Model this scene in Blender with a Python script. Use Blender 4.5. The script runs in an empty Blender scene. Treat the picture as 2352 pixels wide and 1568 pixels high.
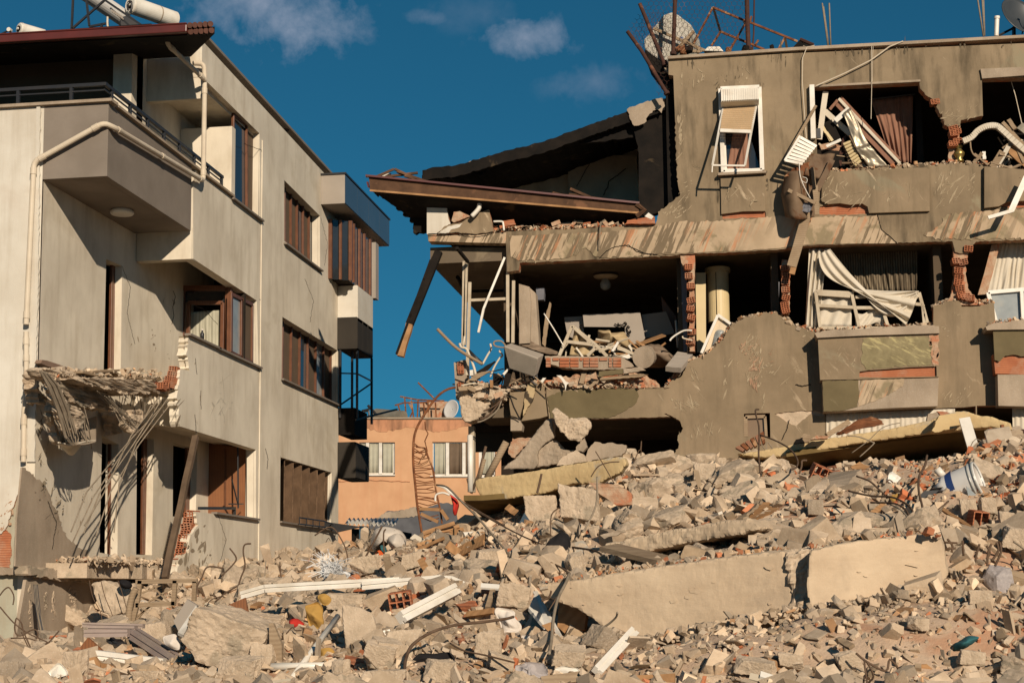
import bpy, math, random
import numpy as np
from mathutils import Vector, Matrix, noise
from mathutils.geometry import tessellate_polygon
R = math.radians
rnd = random.Random(7)
rng = np.random.default_rng(7)
SC = bpy.context.scene
COL = SC.collection
# ------------------------------------------------------------------ camera
PF, PX, PY = 3600.0,1176.0,940.0          # focal length and principal point, in units of a 2352 wide picture
CAMZ = 1.7
_P, _Y, _A = R(6.85), R(8.5),0.010
FW = Vector((-math.sin(_Y) * math.cos(_P), math.cos(_Y) * math.cos(_P), math.sin(_P)))
_r = Vector((math.cos(_Y), math.sin(_Y),0)); _u = _r.cross(FW)
RT = _r * math.cos(_A) - _u * math.sin(_A); UP = _u * math.cos(_A) + _r * math.sin(_A)
CO = Vector((0,0, CAMZ))
cd = bpy.data.cameras.new('camera'); cam = bpy.data.objects.new('camera', cd); COL.objects.link(cam)
M = Matrix((RT, UP, -FW)).transposed().to_4x4(); M.translation = CO
cam.matrix_world = M
cd.sensor_width = 36; cd.lens = 36 * PF / 2352
cd.shift_y = (PY - 784) / 2352
cd.clip_end = 3000; cd.clip_start = 0.1
SC.camera = cam
# ------------------------------------------------------------------ light
SUN = Vector((0.50,-1.0,0.43)).normalized()          # towards the sun
EL = math.asin(SUN.z); AZ = math.atan2(SUN.x, SUN.y)
ld = bpy.data.lights.new('sun', 'SUN'); ld.energy = 4.8; ld.angle = R(0.5); ld.color = (1.0,0.85,0.68)
lo = bpy.data.objects.new('sun', ld); COL.objects.link(lo); lo.rotation_euler = SUN.to_track_quat('Z', 'Y').to_euler()
SC.view_settings.view_transform = 'Standard'; SC.view_settings.look = 'None'
SC.view_settings.exposure = 0.12; SC.view_settings.gamma = 1.0
SC.render.engine = 'CYCLES'

def ray(x, y): return FW + RT * ((x - PX) / PF) - UP * ((y - PY) / PF)
W = bpy.data.worlds.new('World'); SC.world = W; W.use_nodes = True
nt = W.node_tree; nt.nodes.clear()
def N(nt, t, **k):
    n = nt.nodes.new(t)
    for a, b in k.items():
        if a == 'i':
            for p, v in b.items(): n.inputs[p].default_value = v
        else: setattr(n, a, b)
    return n
def L(nt, a, b): nt.links.new(a, b)
out = N(nt, 'ShaderNodeOutputWorld'); bg = N(nt, 'ShaderNodeBackground', i={1: 0.052}); L(nt, bg.outputs[0], out.inputs[0])
sky = N(nt, 'ShaderNodeTexSky', sky_type='NISHITA', sun_disc=False, sun_elevation=EL, sun_rotation=AZ, air_density=1.0, dust_density=0.0, ozone_density=3.0)
def vm(nt, op, a, b=None):
    n = N(nt, 'ShaderNodeVectorMath', operation=op)
    for i, v in enumerate((a, b)):
        if v is None: continue
        if isinstance(v, (tuple, Vector)): n.inputs[i].default_value = tuple(v)
        else: L(nt, v, n.inputs[i])
    return n
def mt(nt, op, a, b=None, c=None, clamp=False):
    n = N(nt, 'ShaderNodeMath', operation=op, use_clamp=clamp)
    for i, v in enumerate((a, b, c)):
        if v is None: continue
        if isinstance(v, (int, float)): n.inputs[i].default_value = v
        else: L(nt, v, n.inputs[i])
    return n.outputs[0]
tc = N(nt, 'ShaderNodeTexCoord'); dirv = vm(nt, 'NORMALIZE', tc.outputs['Generated']).outputs[0]
skv = vm(nt, 'NORMALIZE', vm(nt, 'ADD', dirv, (0,0,.13)).outputs[0]).outputs[0]; L(nt, skv, sky.inputs[0])
tint = vm(nt, 'MULTIPLY', sky.outputs[0], (0.21,0.88,0.95)).outputs[0]
nz = N(nt, 'ShaderNodeTexNoise', i={'Scale': 42.0, 'Detail': 10.0, 'Roughness': 0.6, 'Distortion': 0.15}); L(nt, dirv, nz.inputs['Vector'])
total = None
# clouds: centre direction, half widths (radians), strength
for (cx, cy, wx, wy, st) in [(650,30,.046,.026,.95),(540,8,.036,.018,.7),(1208,88,.028,.013,.8),(980,40,.013,.005,.35),(1375,192,.032,.011,.28),(1090,30,.03,.012,.15)]:
    c = ray(cx, cy).normalized(); hx = Vector((c.y, -c.x, 0)).normalized(); hy = hx.cross(c)
    dx = mt(nt, 'DIVIDE', vm(nt, 'DOT_PRODUCT', dirv, hx).outputs['Value'], wx)
    dy = mt(nt, 'DIVIDE', vm(nt, 'DOT_PRODUCT', dirv, hy).outputs['Value'], wy)
    q = mt(nt, 'SQRT', mt(nt, 'ADD', mt(nt, 'MULTIPLY', dx, dx), mt(nt, 'MULTIPLY', dy, dy)))
    m = mt(nt, 'SUBTRACT', 1.15, q)
    m = mt(nt, 'ADD', m, mt(nt, 'MULTIPLY', mt(nt, 'SUBTRACT', nz.outputs[0], 0.52),3.2))
    m = mt(nt, 'MULTIPLY', mt(nt, 'MULTIPLY', m, 0.75, clamp=True), mt(nt, 'MULTIPLY', mt(nt, 'SUBTRACT', 1.6, q),1.5, clamp=True))
    m = mt(nt, 'MULTIPLY', m, st)
    total = m if total is None else mt(nt, 'MAXIMUM', total, m)
mx = N(nt, 'ShaderNodeMix', data_type='RGBA'); L(nt, total, mx.inputs[0]); L(nt, tint, mx.inputs[6])
mx.inputs[7].default_value = (4.6,5.6,7.4,1)
L(nt, mx.outputs[2], bg.inputs[0])
# ------------------------------------------------------------------ picture coordinates -> world points
def fr(ox, oy, s): return lambda *v: [(ox + v[i] / s, oy + v[i + 1] / s) for i in range(0, len(v),2)]
D = fr(0,0,1); Z1 = fr(0,0,2.559); Z2 = fr(0,588,2.559); Z3 = fr(0,955.5,2.559)
A = fr(808.5,349.1,2.908); B = fr(735,771.8,2.908); C = fr(1433.3,0,2.559); E_ = fr(1525.1,496.1,2.844)
G = fr(1433.3,955.5,2.559); F_ = fr(735,1029,2.908); H_ = fr(1249.5,569.6,5.12); K = fr(1800.8,165.4,4.267)
I_ = fr(1433.3,0,5.12); J_ = fr(0,808.5,5.12); Q = fr(1010.7,771.8,5.12); L_ = fr(716.6,349.1,6.392); M_ = fr(1690.5,918.8,3.555); N_ = fr(0,1341.4,6.4)
def onY(p, Y): d = ray(*p); return CO + d * (Y / d.y)
def onX(p, X): d = ray(*p); return CO + d * (X / d.x)
def onZ(p, z): d = ray(*p); return CO + d * ((z - CAMZ) / d.z)
def RY(pts, Y): return [onY(p, Y) for p in pts]
def RX(pts, X): return [onX(p, X) for p in pts]
def RYs(pts, Ys): return [onY(p, y) for p, y in zip(pts, Ys)]
def proj(p):
    d = Vector(p) - CO; z = d.dot(FW); return PX + PF * d.dot(RT) / z, PY - PF * d.dot(UP) / z, z
def jag(pts, amp=3.0, step=7.0, seed=0):
    r = random.Random(seed + len(pts) * 13 + int(pts[0][0])); o = [pts[0]]
    for a, b in zip(pts[:-1], pts[1:]):
        d = math.hypot(b[0] - a[0], b[1] - a[1]); n = max(1, int(d / step))
        for i in range(1, n + 1):
            t = i / n; k = 0 if i == n else 1
            o.append((a[0] + (b[0] - a[0]) * t + k * r.uniform(-amp, amp), a[1] + (b[1] - a[1]) * t + k * r.uniform(-amp, amp)))
    return o
# ------------------------------------------------------------------ mesh building
class MB:
    def __init__(s): s.v = []; s.f = []; s.m = []; s.c = []
    def add(s, vs, fs, m=0):
        o = len(s.v); s.v += [tuple(v) for v in vs]; s.f += [tuple(i + o for i in f) for f in fs]; s.m += [m] * len(fs); return s
    def box(s, c, d, rot=None, m=0):
        c = Vector(c); x, y, z = d[0] / 2, d[1] / 2, d[2] / 2
        vs = [Vector((a, b, e)) for a in (-x, x) for b in (-y, y) for e in (-z, z)]
        if rot is not None:
            rm = rot if isinstance(rot, Matrix) else Matrix.Rotation(rot[2], 3, 'Z') @ Matrix.Rotation(rot[1], 3, 'Y') @ Matrix.Rotation(rot[0], 3, 'X')
            vs = [rm @ v for v in vs]
        return s.add([v + c for v in vs], [(0,1,3,2),(4,6,7,5),(0,4,5,1),(2,3,7,6),(0,2,6,4),(1,5,7,3)], m)
    def bar(s, p, q, w, h, up=(0,0,1), m=0, segs=1, wob=0):
        p = Vector(p); q = Vector(q); t = (q - p).normalized(); u = Vector(up); sd = t.cross(u)
        if sd.length < 1e-3: sd = t.cross(Vector((0,1,0)))
        sd.normalize(); u = sd.cross(t); vs = []; fs = []
        for i in range(segs + 1):
            c = p.lerp(q, i / segs)
            if wob and 0 < i < segs: c = c + Vector([rnd.uniform(-wob, wob) for _ in range(3)])
            vs += [c + sd * a * w / 2 + u * b * h / 2 for a, b in ((-1,-1),(1,-1),(1,1),(-1,1))]
            if i:
                o = i * 4; fs += [(o - 4 + k, o - 4 + (k + 1) % 4, o + (k + 1) % 4, o + k) for k in range(4)]
        fs += [(3,2,1,0), tuple(segs * 4 + k for k in range(4))]
        return s.add(vs, fs, m)
    def tube(s, pts, r, n=6, m=0, cap=True):
        pts = [Vector(p) for p in pts]; vs = []; fs = []; ref = None
        for i, p in enumerate(pts):
            t = (pts[min(i + 1, len(pts) - 1)] - pts[max(i - 1,0)])
            t = t.normalized() if t.length > 1e-6 else Vector((0,0,1))
            if ref is None: ref = t.cross(Vector((0.3,0.2,1))).normalized()
            ref = (ref - t * ref.dot(t)); ref = ref.normalized() if ref.length > 1e-5 else t.cross(Vector((1,.2,0))).normalized()
            w = t.cross(ref); rr = r[i] if isinstance(r, (list, tuple)) else r
            vs += [p + ref * math.cos(k * 2 * math.pi / n) * rr + w * math.sin(k * 2 * math.pi / n) * rr for k in range(n)]
            if i: fs += [((i - 1) * n + k, (i - 1) * n + (k + 1) % n, i * n + (k + 1) % n, i * n + k) for k in range(n)]
        if cap: fs += [tuple(reversed(range(n))), tuple((len(pts) - 1) * n + k for k in range(n))]
        return s.add(vs, fs, m)
    def prism(s, outer, vec, holes=(), mf=0, ms=1, mb=None):
        vec = Vector(vec); loops = [list(map(Vector, outer))] + [list(map(Vector, h)) for h in holes]
        flat = [v for l in loops for v in l]; n = len(flat)
        tris = tessellate_polygon(loops)
        mb = ms if mb is None else mb
        # orient: front normal should oppose vec
        fs = []
        for t in tris:
            a, b, c = (flat[i] for i in t)
            if (b - a).cross(c - a).dot(vec) > 0: t = (t[0], t[2], t[1])
            fs.append(tuple(t))
        s.add(flat, fs, mf); s.add([v + vec for v in flat], [tuple(reversed(f)) for f in fs], mb)
        o = 0
        for l in loops:
            k = len(l); s.add(l + [v + vec for v in l], [(i, (i + 1) % k, (i + 1) % k + k, i + k) for i in range(k)], ms)
        return s
    def grid(s, fn, nu, nv, m=0):
        vs = [fn(i / nu, j / nv) for j in range(nv + 1) for i in range(nu + 1)]
        return s.add(vs, [(j * (nu + 1) + i, j * (nu + 1) + i + 1,(j + 1) * (nu + 1) + i + 1,(j + 1) * (nu + 1) + i) for j in range(nv) for i in range(nu)], m)
    def sheet(s, fn, nu, nv, th=0.004, m=0):
        g = MB().grid(fn, nu, nv); s.v_off = len(s.v); s.add(g.v, g.f, m); return s
    def lathe(s, prof, c, n=20, axis=(0,0,1), m=0):
        q = Vector((0,0,1)).rotation_difference(Vector(axis)); c = Vector(c); vs = []; fs = []
        for i, (r, z) in enumerate(prof):
            vs += [c + q @ Vector((r * math.cos(k * 2 * math.pi / n), r * math.sin(k * 2 * math.pi / n), z)) for k in range(n)]
            if i: fs += [((i - 1) * n + k, (i - 1) * n + (k + 1) % n, i * n + (k + 1) % n, i * n + k) for k in range(n)]
        return s.add(vs, fs, m)
    def build(s, name, mats, parent=None, smooth=False, bevel=0, label=None, solid=0, fix=True):
        me = bpy.data.meshes.new(name); loc = Vector((0,0,0))
        if parent is not None:
            p = parent
            while p is not None: loc += p.location; p = p.parent
        org = Vector((0,0,0))
        if parent is None:
            a = np.array(s.v); org = Vector((float(a[:, 0].mean()), float(a[:, 1].mean()), float(a[:, 2].min())))
        me.from_pydata([(x - loc.x - org.x, y - loc.y - org.y, z - loc.z - org.z) for x, y, z in s.v], [], s.f)
        if not isinstance(mats, (list, tuple)): mats = [mats]
        for mm in mats: me.materials.append(mm)
        if len(mats) > 1: me.polygons.foreach_set('material_index', s.m)
        if fix and len(s.f) < 60000:
            import bmesh
            b = bmesh.new(); b.from_mesh(me); bmesh.ops.remove_doubles(b, verts=b.verts, dist=1e-5); bmesh.ops.recalc_face_normals(b, faces=b.faces); b.to_mesh(me); b.free()
        if smooth: me.polygons.foreach_set('use_smooth', [True] * len(me.polygons))
        me.update()
        o = bpy.data.objects.new(name, me); COL.objects.link(o); o.parent = parent; o.location = org
        if solid: q = o.modifiers.new('thickness', 'SOLIDIFY'); q.thickness = solid; q.offset = 0
        if bevel: q = o.modifiers.new('bevel', 'BEVEL'); q.width = bevel; q.segments = 2; q.limit_method = 'ANGLE'
        if label: o['label'] = label
        return o
def tag(o, label=None, cat=None, group=None, kind=None):
    for k, v in (('label', label),('category', cat),('group', group),('kind', kind)):
        if v: o[k] = v
    return o
def thing(name, label, cat, loc=(0,0,0), group=None):
    o = bpy.data.objects.new(name, None); COL.objects.link(o); o.location = loc; o.empty_display_size = .1
    return tag(o, label, cat, group)
# ------------------------------------------------------------------ materials
def lin(h):
    h = h.lstrip('#'); return tuple((c / 12.92 if c <= .04045 else ((c + .055) / 1.055) ** 2.4) for c in (int(h[i:i + 2], 16) / 255 for i in (0,2,4)))
def mat(name, c1, c2=None, sc=3.0, rough=0.85, bump=0.0, bsc=30.0, metal=0.0, stain=None, st_amt=0.5, st_sc=(2.5,2.5,.35), speck=None, attr=False, spec=0.15, mottle=None, mo_sc=.8, mo_t=.55, detail=8, trans=0, coords='Object', wave=None, bdist=.005, mo_w=.05):
    m = bpy.data.materials.new(name); m.use_nodes = True; t = m.node_tree; bs = t.nodes['Principled BSDF']
    bs.inputs['Roughness'].default_value = rough; bs.inputs['Metallic'].default_value = metal; bs.inputs['Specular IOR Level'].default_value = spec
    if coords == 'World': co = N(t, 'ShaderNodeNewGeometry').outputs['Position']
    else: co = N(t, 'ShaderNodeTexCoord').outputs['Object']
    def nz(scale, det=detail, ro=.6, vec=None, dist=0):
        n = N(t, 'ShaderNodeTexNoise', i={'Scale': scale, 'Detail': det, 'Roughness': ro, 'Distortion': dist}); L(t, vec or co, n.inputs['Vector']); return n.outputs[0]
    def ramp(v, a, b):
        n = N(t, 'ShaderNodeMapRange', i={1: a, 2: b}); L(t, v, n.inputs[0]); return n.outputs[0]
    def mix(f, a, b, typ='MIX'):
        n = N(t, 'ShaderNodeMix', data_type='RGBA', blend_type=typ)
        if isinstance(f, float): n.inputs[0].default_value = f
        else: L(t, f, n.inputs[0])
        for k, v in ((6, a),(7, b)):
            if isinstance(v, tuple): n.inputs[k].default_value = (*v[:3], 1)
            else: L(t, v, n.inputs[k])
        return n.outputs[2]
    def scaled(v):
        n = N(t, 'ShaderNodeMapping', vector_type='POINT'); n.inputs['Scale'].default_value = v; L(t, co, n.inputs[0]); return n.outputs[0]
    c2 = c2 or tuple(x * .8 for x in c1)
    col = mix(ramp(nz(sc),.35,.65), c1, c2)
    if mottle: col = mix(ramp(nz(mo_sc, 5,.6, dist=.6), mo_t, mo_t + mo_w), col, mottle)
    if stain: col = mix(mt(t, 'MULTIPLY', ramp(nz(1.0,7,.65, scaled(st_sc)),.48,.72), st_amt), col, stain)
    if speck:
        s2 = N(t, 'ShaderNodeTexVoronoi', i={'Scale': speck[0]}); L(t, co, s2.inputs['Vector'])
        col = mix(mt(t, 'MULTIPLY', ramp(s2.outputs['Distance'], .30,.18), speck[2]), col, speck[1])
    if wave:  # (scale, axis, colour, amount): fine bands (wood grain, ribs)
        wv = N(t, 'ShaderNodeTexWave', wave_type='BANDS', bands_direction=wave[1], i={'Scale': wave[0], 'Distortion': wave[4] if len(wave) > 4 else 3.0, 'Detail': 3.0, 'Detail Scale': 1.5}); L(t, co, wv.inputs['Vector'])
        col = mix(mt(t, 'MULTIPLY', wv.outputs['Fac'], wave[3]), col, wave[2])
    if attr:
        a = N(t, 'ShaderNodeAttribute', attribute_name='tint'); col = mix(1.0, col, a.outputs['Color'], 'MULTIPLY')
    L(t, col, bs.inputs['Base Color'])
    if bump:
        b = N(t, 'ShaderNodeBump', i={'Strength': bump, 'Distance': bdist}); hh = nz(bsc, 10,.68); L(t, hh, b.inputs['Height']); L(t, b.outputs[0], bs.inputs['Normal'])
    if trans: bs.inputs['Transmission Weight'].default_value = trans
    m.diffuse_color = (*c1[:3], 1)
    return m
def scratch(m, col, rot, amt, sc=(14,14,1.6), t0=.62, t1=.7, msk=(.9,.5,.58)):
    """adds stroke-like wear to a material: stretched noise along a tilted direction, only inside broad patches"""
    t = m.node_tree; bs = t.nodes['Principled BSDF']; src = bs.inputs['Base Color'].links[0].from_socket
    co = N(t, 'ShaderNodeTexCoord').outputs['Object']
    mp = N(t, 'ShaderNodeMapping', vector_type='TEXTURE'); mp.inputs['Rotation'].default_value = (0, rot, 0); L(t, co, mp.inputs[0])
    mp2 = N(t, 'ShaderNodeMapping'); mp2.inputs['Scale'].default_value = sc; L(t, mp.outputs[0], mp2.inputs[0])
    n = N(t, 'ShaderNodeTexNoise', i={'Scale': 1.0, 'Detail': 6.0, 'Roughness': .65, 'Distortion': .3}); L(t, mp2.outputs[0], n.inputs['Vector'])
    k = N(t, 'ShaderNodeTexNoise', i={'Scale': msk[0], 'Detail': 3.0}); L(t, co, k.inputs['Vector'])
    r1 = N(t, 'ShaderNodeMapRange', i={1: t0,2: t1}); L(t, n.outputs[0], r1.inputs[0])
    r2 = N(t, 'ShaderNodeMapRange', i={1: msk[1], 2: msk[2]}); L(t, k.outputs[0], r2.inputs[0])
    f = mt(t, 'MULTIPLY', mt(t, 'MULTIPLY', r1.outputs[0], r2.outputs[0]), amt)
    x = N(t, 'ShaderNodeMix', data_type='RGBA'); L(t, f, x.inputs[0]); L(t, src, x.inputs[6]); x.inputs[7].default_value = (*col, 1); L(t, x.outputs[2], bs.inputs['Base Color'])
    return m
m_cream = mat('cream_plaster', (.68,.61,.485),(.55,.485,.38),.8,.9,.5,55, stain=(.34,.27,.18), st_amt=.45, st_sc=(3.2,3.2,.7), coords='Object', mottle=(.47,.40,.29), mo_sc=.45, mo_t=.58, mo_w=.16)
m_white_wall = mat('white_plaster', (.60,.565,.485),(.50,.455,.375),1.0,.9,.6,60, stain=(.38,.32,.24), st_amt=.5, st_sc=(5,5,.4), mottle=(.5,.44,.36), mo_sc=.45, mo_t=.58, mo_w=.15)
m_greyplaster = mat('grey_plaster', (.22,.185,.15),(.18,.15,.12),1.5,.9,.35,60)
m_taupe = mat('taupe_plaster', (.265,.198,.125),(.19,.142,.088),1.1,.92,.5,45, stain=(.075,.058,.036), st_amt=.45, st_sc=(3.5,3.5,.5), mottle=(.24,.20,.13), mo_sc=.6, mo_t=.62)
m_taupe_top = mat('stained_taupe_plaster', (.27,.205,.13),(.18,.135,.084),1.0,.92,.5,45, stain=(.035,.028,.018), st_amt=.85, st_sc=(3.2,3.2,.55), mottle=(.25,.21,.135), mo_sc=.7, mo_t=.62)
scratch(m_taupe, (.48,.38,.26), R(-35),.8,(9,9,1.8),.60,.68,(.75,.50,.60))
scratch(m_taupe, (.36,.17,.09), R(-15),.5,(7,7,2.2),.64,.72,(1.0,.56,.66))
scratch(m_taupe_top, (.45,.37,.25), R(-38),.6,(12,12,1.2),.66,.70,(.5,.54,.62))
m_band = mat('scraped_band_plaster', (.46,.35,.235),(.34,.255,.165),1.6,.92,.5,40, mottle=(.24,.19,.115), mo_sc=1.0, mo_t=.56)
scratch(m_band, (.15,.112,.07), R(24),.95,(9,9,.8),.50,.54,(.35,.40,.46))
scratch(m_band, (.44,.20,.10), R(24),.8,(13,13,.9),.56,.62,(.6,.42,.5))
m_greenish = mat('olive_plaster', (.15,.118,.062),(.115,.09,.047),2,.9,.4,50)
scratch(m_greenish, (.33,.27,.16), R(-40),.6,(10,10,1.3),.62,.68,(1.4,.5,.6))
m_oldcon = mat('weathered_concrete', (.37,.295,.215),(.27,.21,.15),1.4,.92,.8,28, stain=(.13,.105,.07), st_amt=.4, st_sc=(3,3,.8), speck=(40,(.5,.45,.38),.25))
m_greencon = mat('pale_green_concrete', (.40,.39,.30),(.31,.29,.215),1.2,.92,.8,28, stain=(.30,.235,.16), st_amt=.7, st_sc=(4,4,.5))
m_con = mat('broken_concrete', (.52,.41,.295),(.38,.295,.205),5.0,.95,1.0,24, speck=(34,(.62,.54,.42),.25), mottle=(.32,.26,.185), mo_sc=1.5, mo_t=.56, bdist=.012)
m_con_t = mat('broken_concrete_pieces', (.54,.43,.31),(.41,.315,.22),6.0,.95,1.0,34, attr=True, coords='World', speck=(34,(.62,.55,.45),.2), bdist=.006)
m_beamcon = mat('dusty_beam_concrete', (.55,.43,.295),(.46,.35,.235),1.6,.95,.9,18, stain=(.36,.26,.17), st_amt=.5, st_sc=(.8,.8,5.0), speck=(60,(.62,.53,.40),.12), mottle=(.40,.31,.215), mo_sc=1.3, mo_t=.54, mo_w=.12, bdist=.006)
m_dust = mat('dusty_ground', (.52,.385,.27),(.42,.30,.205),4.0,.97,1.0,35, mottle=(.42,.25,.155), mo_sc=.7, mo_t=.56, coords='World', bdist=.012)
m_street = mat('street_asphalt', (.06,.056,.05),(.09,.08,.065),2.0,.95,.5,50, coords='World')
m_brick = mat('red_hollow_brick', (.46,.175,.085),(.36,.125,.06),5,.9,.8,35, stain=(.45,.34,.24), st_amt=.75, st_sc=(3,3,3), wave=(9, 'Z', (.20,.07,.035),.7,1.0))
m_rim = mat('broken_masonry', (.44,.33,.225),(.36,.185,.105),7,.95,1.0,22, mottle=(.42,.17,.09), mo_sc=3.2, mo_t=.54, bdist=.02)
m_yellow = mat('yellow_paint_concrete', (.56,.42,.22),(.48,.345,.175),2.0,.9,.7,25, mottle=(.40,.35,.265), mo_sc=1.1, mo_t=.60, stain=(.34,.24,.12), st_amt=.5, st_sc=(1,1,2))
m_yellow_shade = mat('shade_dark_yellow', (.17,.115,.045),(.12,.08,.03),2.0,.9,.3,25)  # yellow paint darkened to hold the shade below the slabs
m_orange = mat('orange_render', (.58,.335,.185),(.50,.28,.15),1.0,.9,.3,60, stain=(.45,.20,.10), st_amt=.35, st_sc=(2,2,.3), coords='Object')
m_orange_top = mat('stained_orange_render', (.55,.27,.145),(.42,.20,.11),1.2,.9,.3,60, stain=(.13,.075,.045), st_amt=.95, st_sc=(3.0,3.0,.45))
m_wood = mat('brown_window_wood', (.16,.062,.026),(.10,.038,.016),6,.45,.1,60, wave=(6, 'X', (.09,.03,.012),.5), spec=.5)
m_door = mat('brown_door_panel', (.26,.105,.038),(.20,.075,.027),3,.5,.1,60, wave=(10, 'X', (.13,.05,.02),.6,1.2), spec=.5)
m_beamwood = mat('dark_roof_timber', (.105,.055,.03),(.06,.032,.018),4,.8,.5,40, mottle=(.15,.075,.04), mo_sc=1.3, mo_t=.6)
m_rawwood = mat('splintered_wood', (.40,.225,.105),(.29,.155,.07),4,.85,.5,40, wave=(7, 'Y', (.20,.11,.05),.5))
m_greywood = mat('dusty_wood', (.34,.255,.165),(.24,.17,.105),3,.9,.5,40, wave=(8, 'Z', (.19,.13,.08),.5))
m_black = mat('charred_timber', (.016,.012,.009),(.007,.006,.005),3,.9,.6,25, mottle=(.05,.035,.02), mo_sc=2, mo_t=.62)
m_white = mat('white_pvc', (.72,.68,.60),(.60,.55,.46),2.5,.45,.05,40, stain=(.42,.34,.24), st_amt=.55, st_sc=(3,3,3), spec=.5)
m_mauve = mat('mauve_pvc', (.34,.27,.235),(.27,.21,.18),3,.5,.1,40, stain=(.42,.34,.25), st_amt=.6, st_sc=(4,4,4))
m_pipe = mat('cream_pvc_pipe', (.60,.52,.40),(.52,.44,.33),2,.5,.05,30, stain=(.38,.29,.19), st_amt=.4, st_sc=(3,3,3))
m_metal = mat('painted_dark_metal', (.022,.024,.028),(.035,.032,.03),3,.45,.1,50, metal=.3, spec=.5)
m_rust = mat('rusty_steel', (.22,.085,.035),(.10,.038,.018),7,.8,.5,50, mottle=(.33,.19,.10), mo_sc=3, mo_t=.56)
m_darkrust = mat('dark_rusty_pipe', (.075,.034,.024),(.045,.022,.016),5,.8,.5,50, mottle=(.16,.07,.04), mo_sc=3, mo_t=.6)
m_rebar = mat('rusted_rebar', (.13,.085,.055),(.075,.045,.028),9,.85,.4,80)
m_dustbar = mat('dusty_rebar', (.27,.22,.16),(.19,.15,.105),9,.85,.4,80)
m_gutter = mat('dark_red_gutter', (.10,.020,.015),(.07,.015,.011),2,.4,.05,30, spec=.5)
m_tile = mat('red_roof_tile', (.12,.055,.038),(.08,.036,.026),5,.8,.4,40, mottle=(.06,.04,.03), mo_sc=2.5, mo_t=.58)
m_tank = mat('white_enamel', (.70,.665,.58),(.62,.57,.48),2,.4,.05,30, stain=(.45,.35,.24), st_amt=.5, st_sc=(3,3,3), spec=.5)
m_glass = mat('dark_glass', (.018,.021,.024),(.025,.028,.03),2,.08,0, spec=.8)
m_glass_d = mat('dusty_glass', (.30,.32,.31),(.22,.24,.24),3,.18,0, spec=.6, stain=(.42,.38,.30), st_amt=.6, st_sc=(2,2,2))
m_panelglass = mat('blue_grey_cladding', (.060,.075,.090),(.050,.062,.075),1,.16,0, spec=.9)
m_darkclad = mat('dark_cladding', (.040,.034,.027),(.030,.026,.021),1.5,.75,0, spec=.1)
m_dustwhite = mat('dusty_white_paint', (.50,.43,.32),(.40,.33,.235),3,.8,.2,40, stain=(.30,.23,.15), st_amt=.6, st_sc=(4,4,4))
m_lightclad = mat('beige_cladding', (.33,.285,.235),(.29,.25,.205),1.5,.5,0)
m_curt_pink = mat('dusty_pink_curtain', (.27,.145,.095),(.21,.11,.072),3,.9,.2,60, wave=(5, 'X', (.22,.10,.065),.4))
m_curt_white = mat('off_white_curtain', (.58,.52,.42),(.52,.455,.35),2,.9,.2,60, stain=(.38,.31,.21), st_amt=.4, st_sc=(3,3,2))
m_curt_dark = mat('brown_grey_striped_curtain', (.22,.175,.115),(.15,.115,.075),3,.9,.2,60, wave=(7, 'X', (.055,.04,.025),.9,2.0), stain=(.03,.022,.015), st_amt=.8, st_sc=(2,2,.8))
m_curt_sheer = mat('pale_window_curtain', (.46,.44,.34),(.36,.34,.26),2,.9,0, wave=(5, 'X', (.25,.24,.18),.6,1.0))
m_slatcurt = mat('brown_blind', (.15,.105,.07),(.12,.085,.055),2,.8,0, wave=(6, 'Y', (.10,.07,.045),.5,1.0))
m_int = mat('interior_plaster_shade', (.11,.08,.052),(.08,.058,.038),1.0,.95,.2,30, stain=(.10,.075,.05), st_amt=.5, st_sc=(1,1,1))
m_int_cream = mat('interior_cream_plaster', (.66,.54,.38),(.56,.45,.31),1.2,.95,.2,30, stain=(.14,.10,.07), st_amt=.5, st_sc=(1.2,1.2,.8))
m_int_dark = mat('darkened_interior', (.035,.026,.019),(.02,.015,.011),1.2,.95,.2,30)  # near-black stands in for the darkness of unlit rooms
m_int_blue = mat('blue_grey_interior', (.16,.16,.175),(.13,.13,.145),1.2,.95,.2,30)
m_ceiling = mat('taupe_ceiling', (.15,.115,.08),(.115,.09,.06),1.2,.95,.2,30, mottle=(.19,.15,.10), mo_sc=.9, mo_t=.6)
m_cabinet = mat('yellow_cabinet', (.60,.475,.26),(.52,.41,.22),1.5,.5,.05,30, spec=.4)
m_foam = mat('yellow_foam', (.42,.25,.07),(.32,.18,.045),4,.95,.9,20)
m_cloth_black = mat('black_cloth', (.012,.011,.012),(.02,.018,.018),4,.9,.6,25)
m_cloth_white = mat('white_cloth', (.62,.56,.49),(.52,.46,.39),4,.9,.3,25, stain=(.42,.33,.24), st_amt=.4, st_sc=(5,5,5))
m_cloth_grey = mat('lilac_grey_cloth', (.40,.36,.34),(.30,.27,.26),5,.95,.9,30)
m_cloth_red = mat('red_cloth', (.50,.035,.025),(.38,.03,.02),4,.85,.3,25)
m_cloth_orange = mat('orange_cloth', (.62,.13,.03),(.5,.08,.02),4,.85,.3,25)
m_cloth_teal = mat('teal_cloth', (.035,.13,.14),(.03,.10,.11),5,.85,.5,25)
m_cloth_brown = mat('brown_grey_cloth', (.27,.20,.14),(.17,.125,.085),6,.9,.5,25, wave=(3, 'Z', (.11,.075,.05),.5,5.0))
m_floral = mat('pale_floral_fabric', (.55,.49,.41),(.50,.44,.37),4,.9,.3,25, mottle=(.24,.18,.14), mo_sc=5.5, mo_t=.58)
m_dish = mat('white_dish_metal', (.62,.60,.56),(.55,.53,.49),3,.4,0, spec=.5)
m_dishshade = mat('shaded_grey_dish', (.045,.05,.052),(.035,.038,.04),3,.4,0, spec=.5)  # darkened for the shade on a dish turned from the sun
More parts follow.
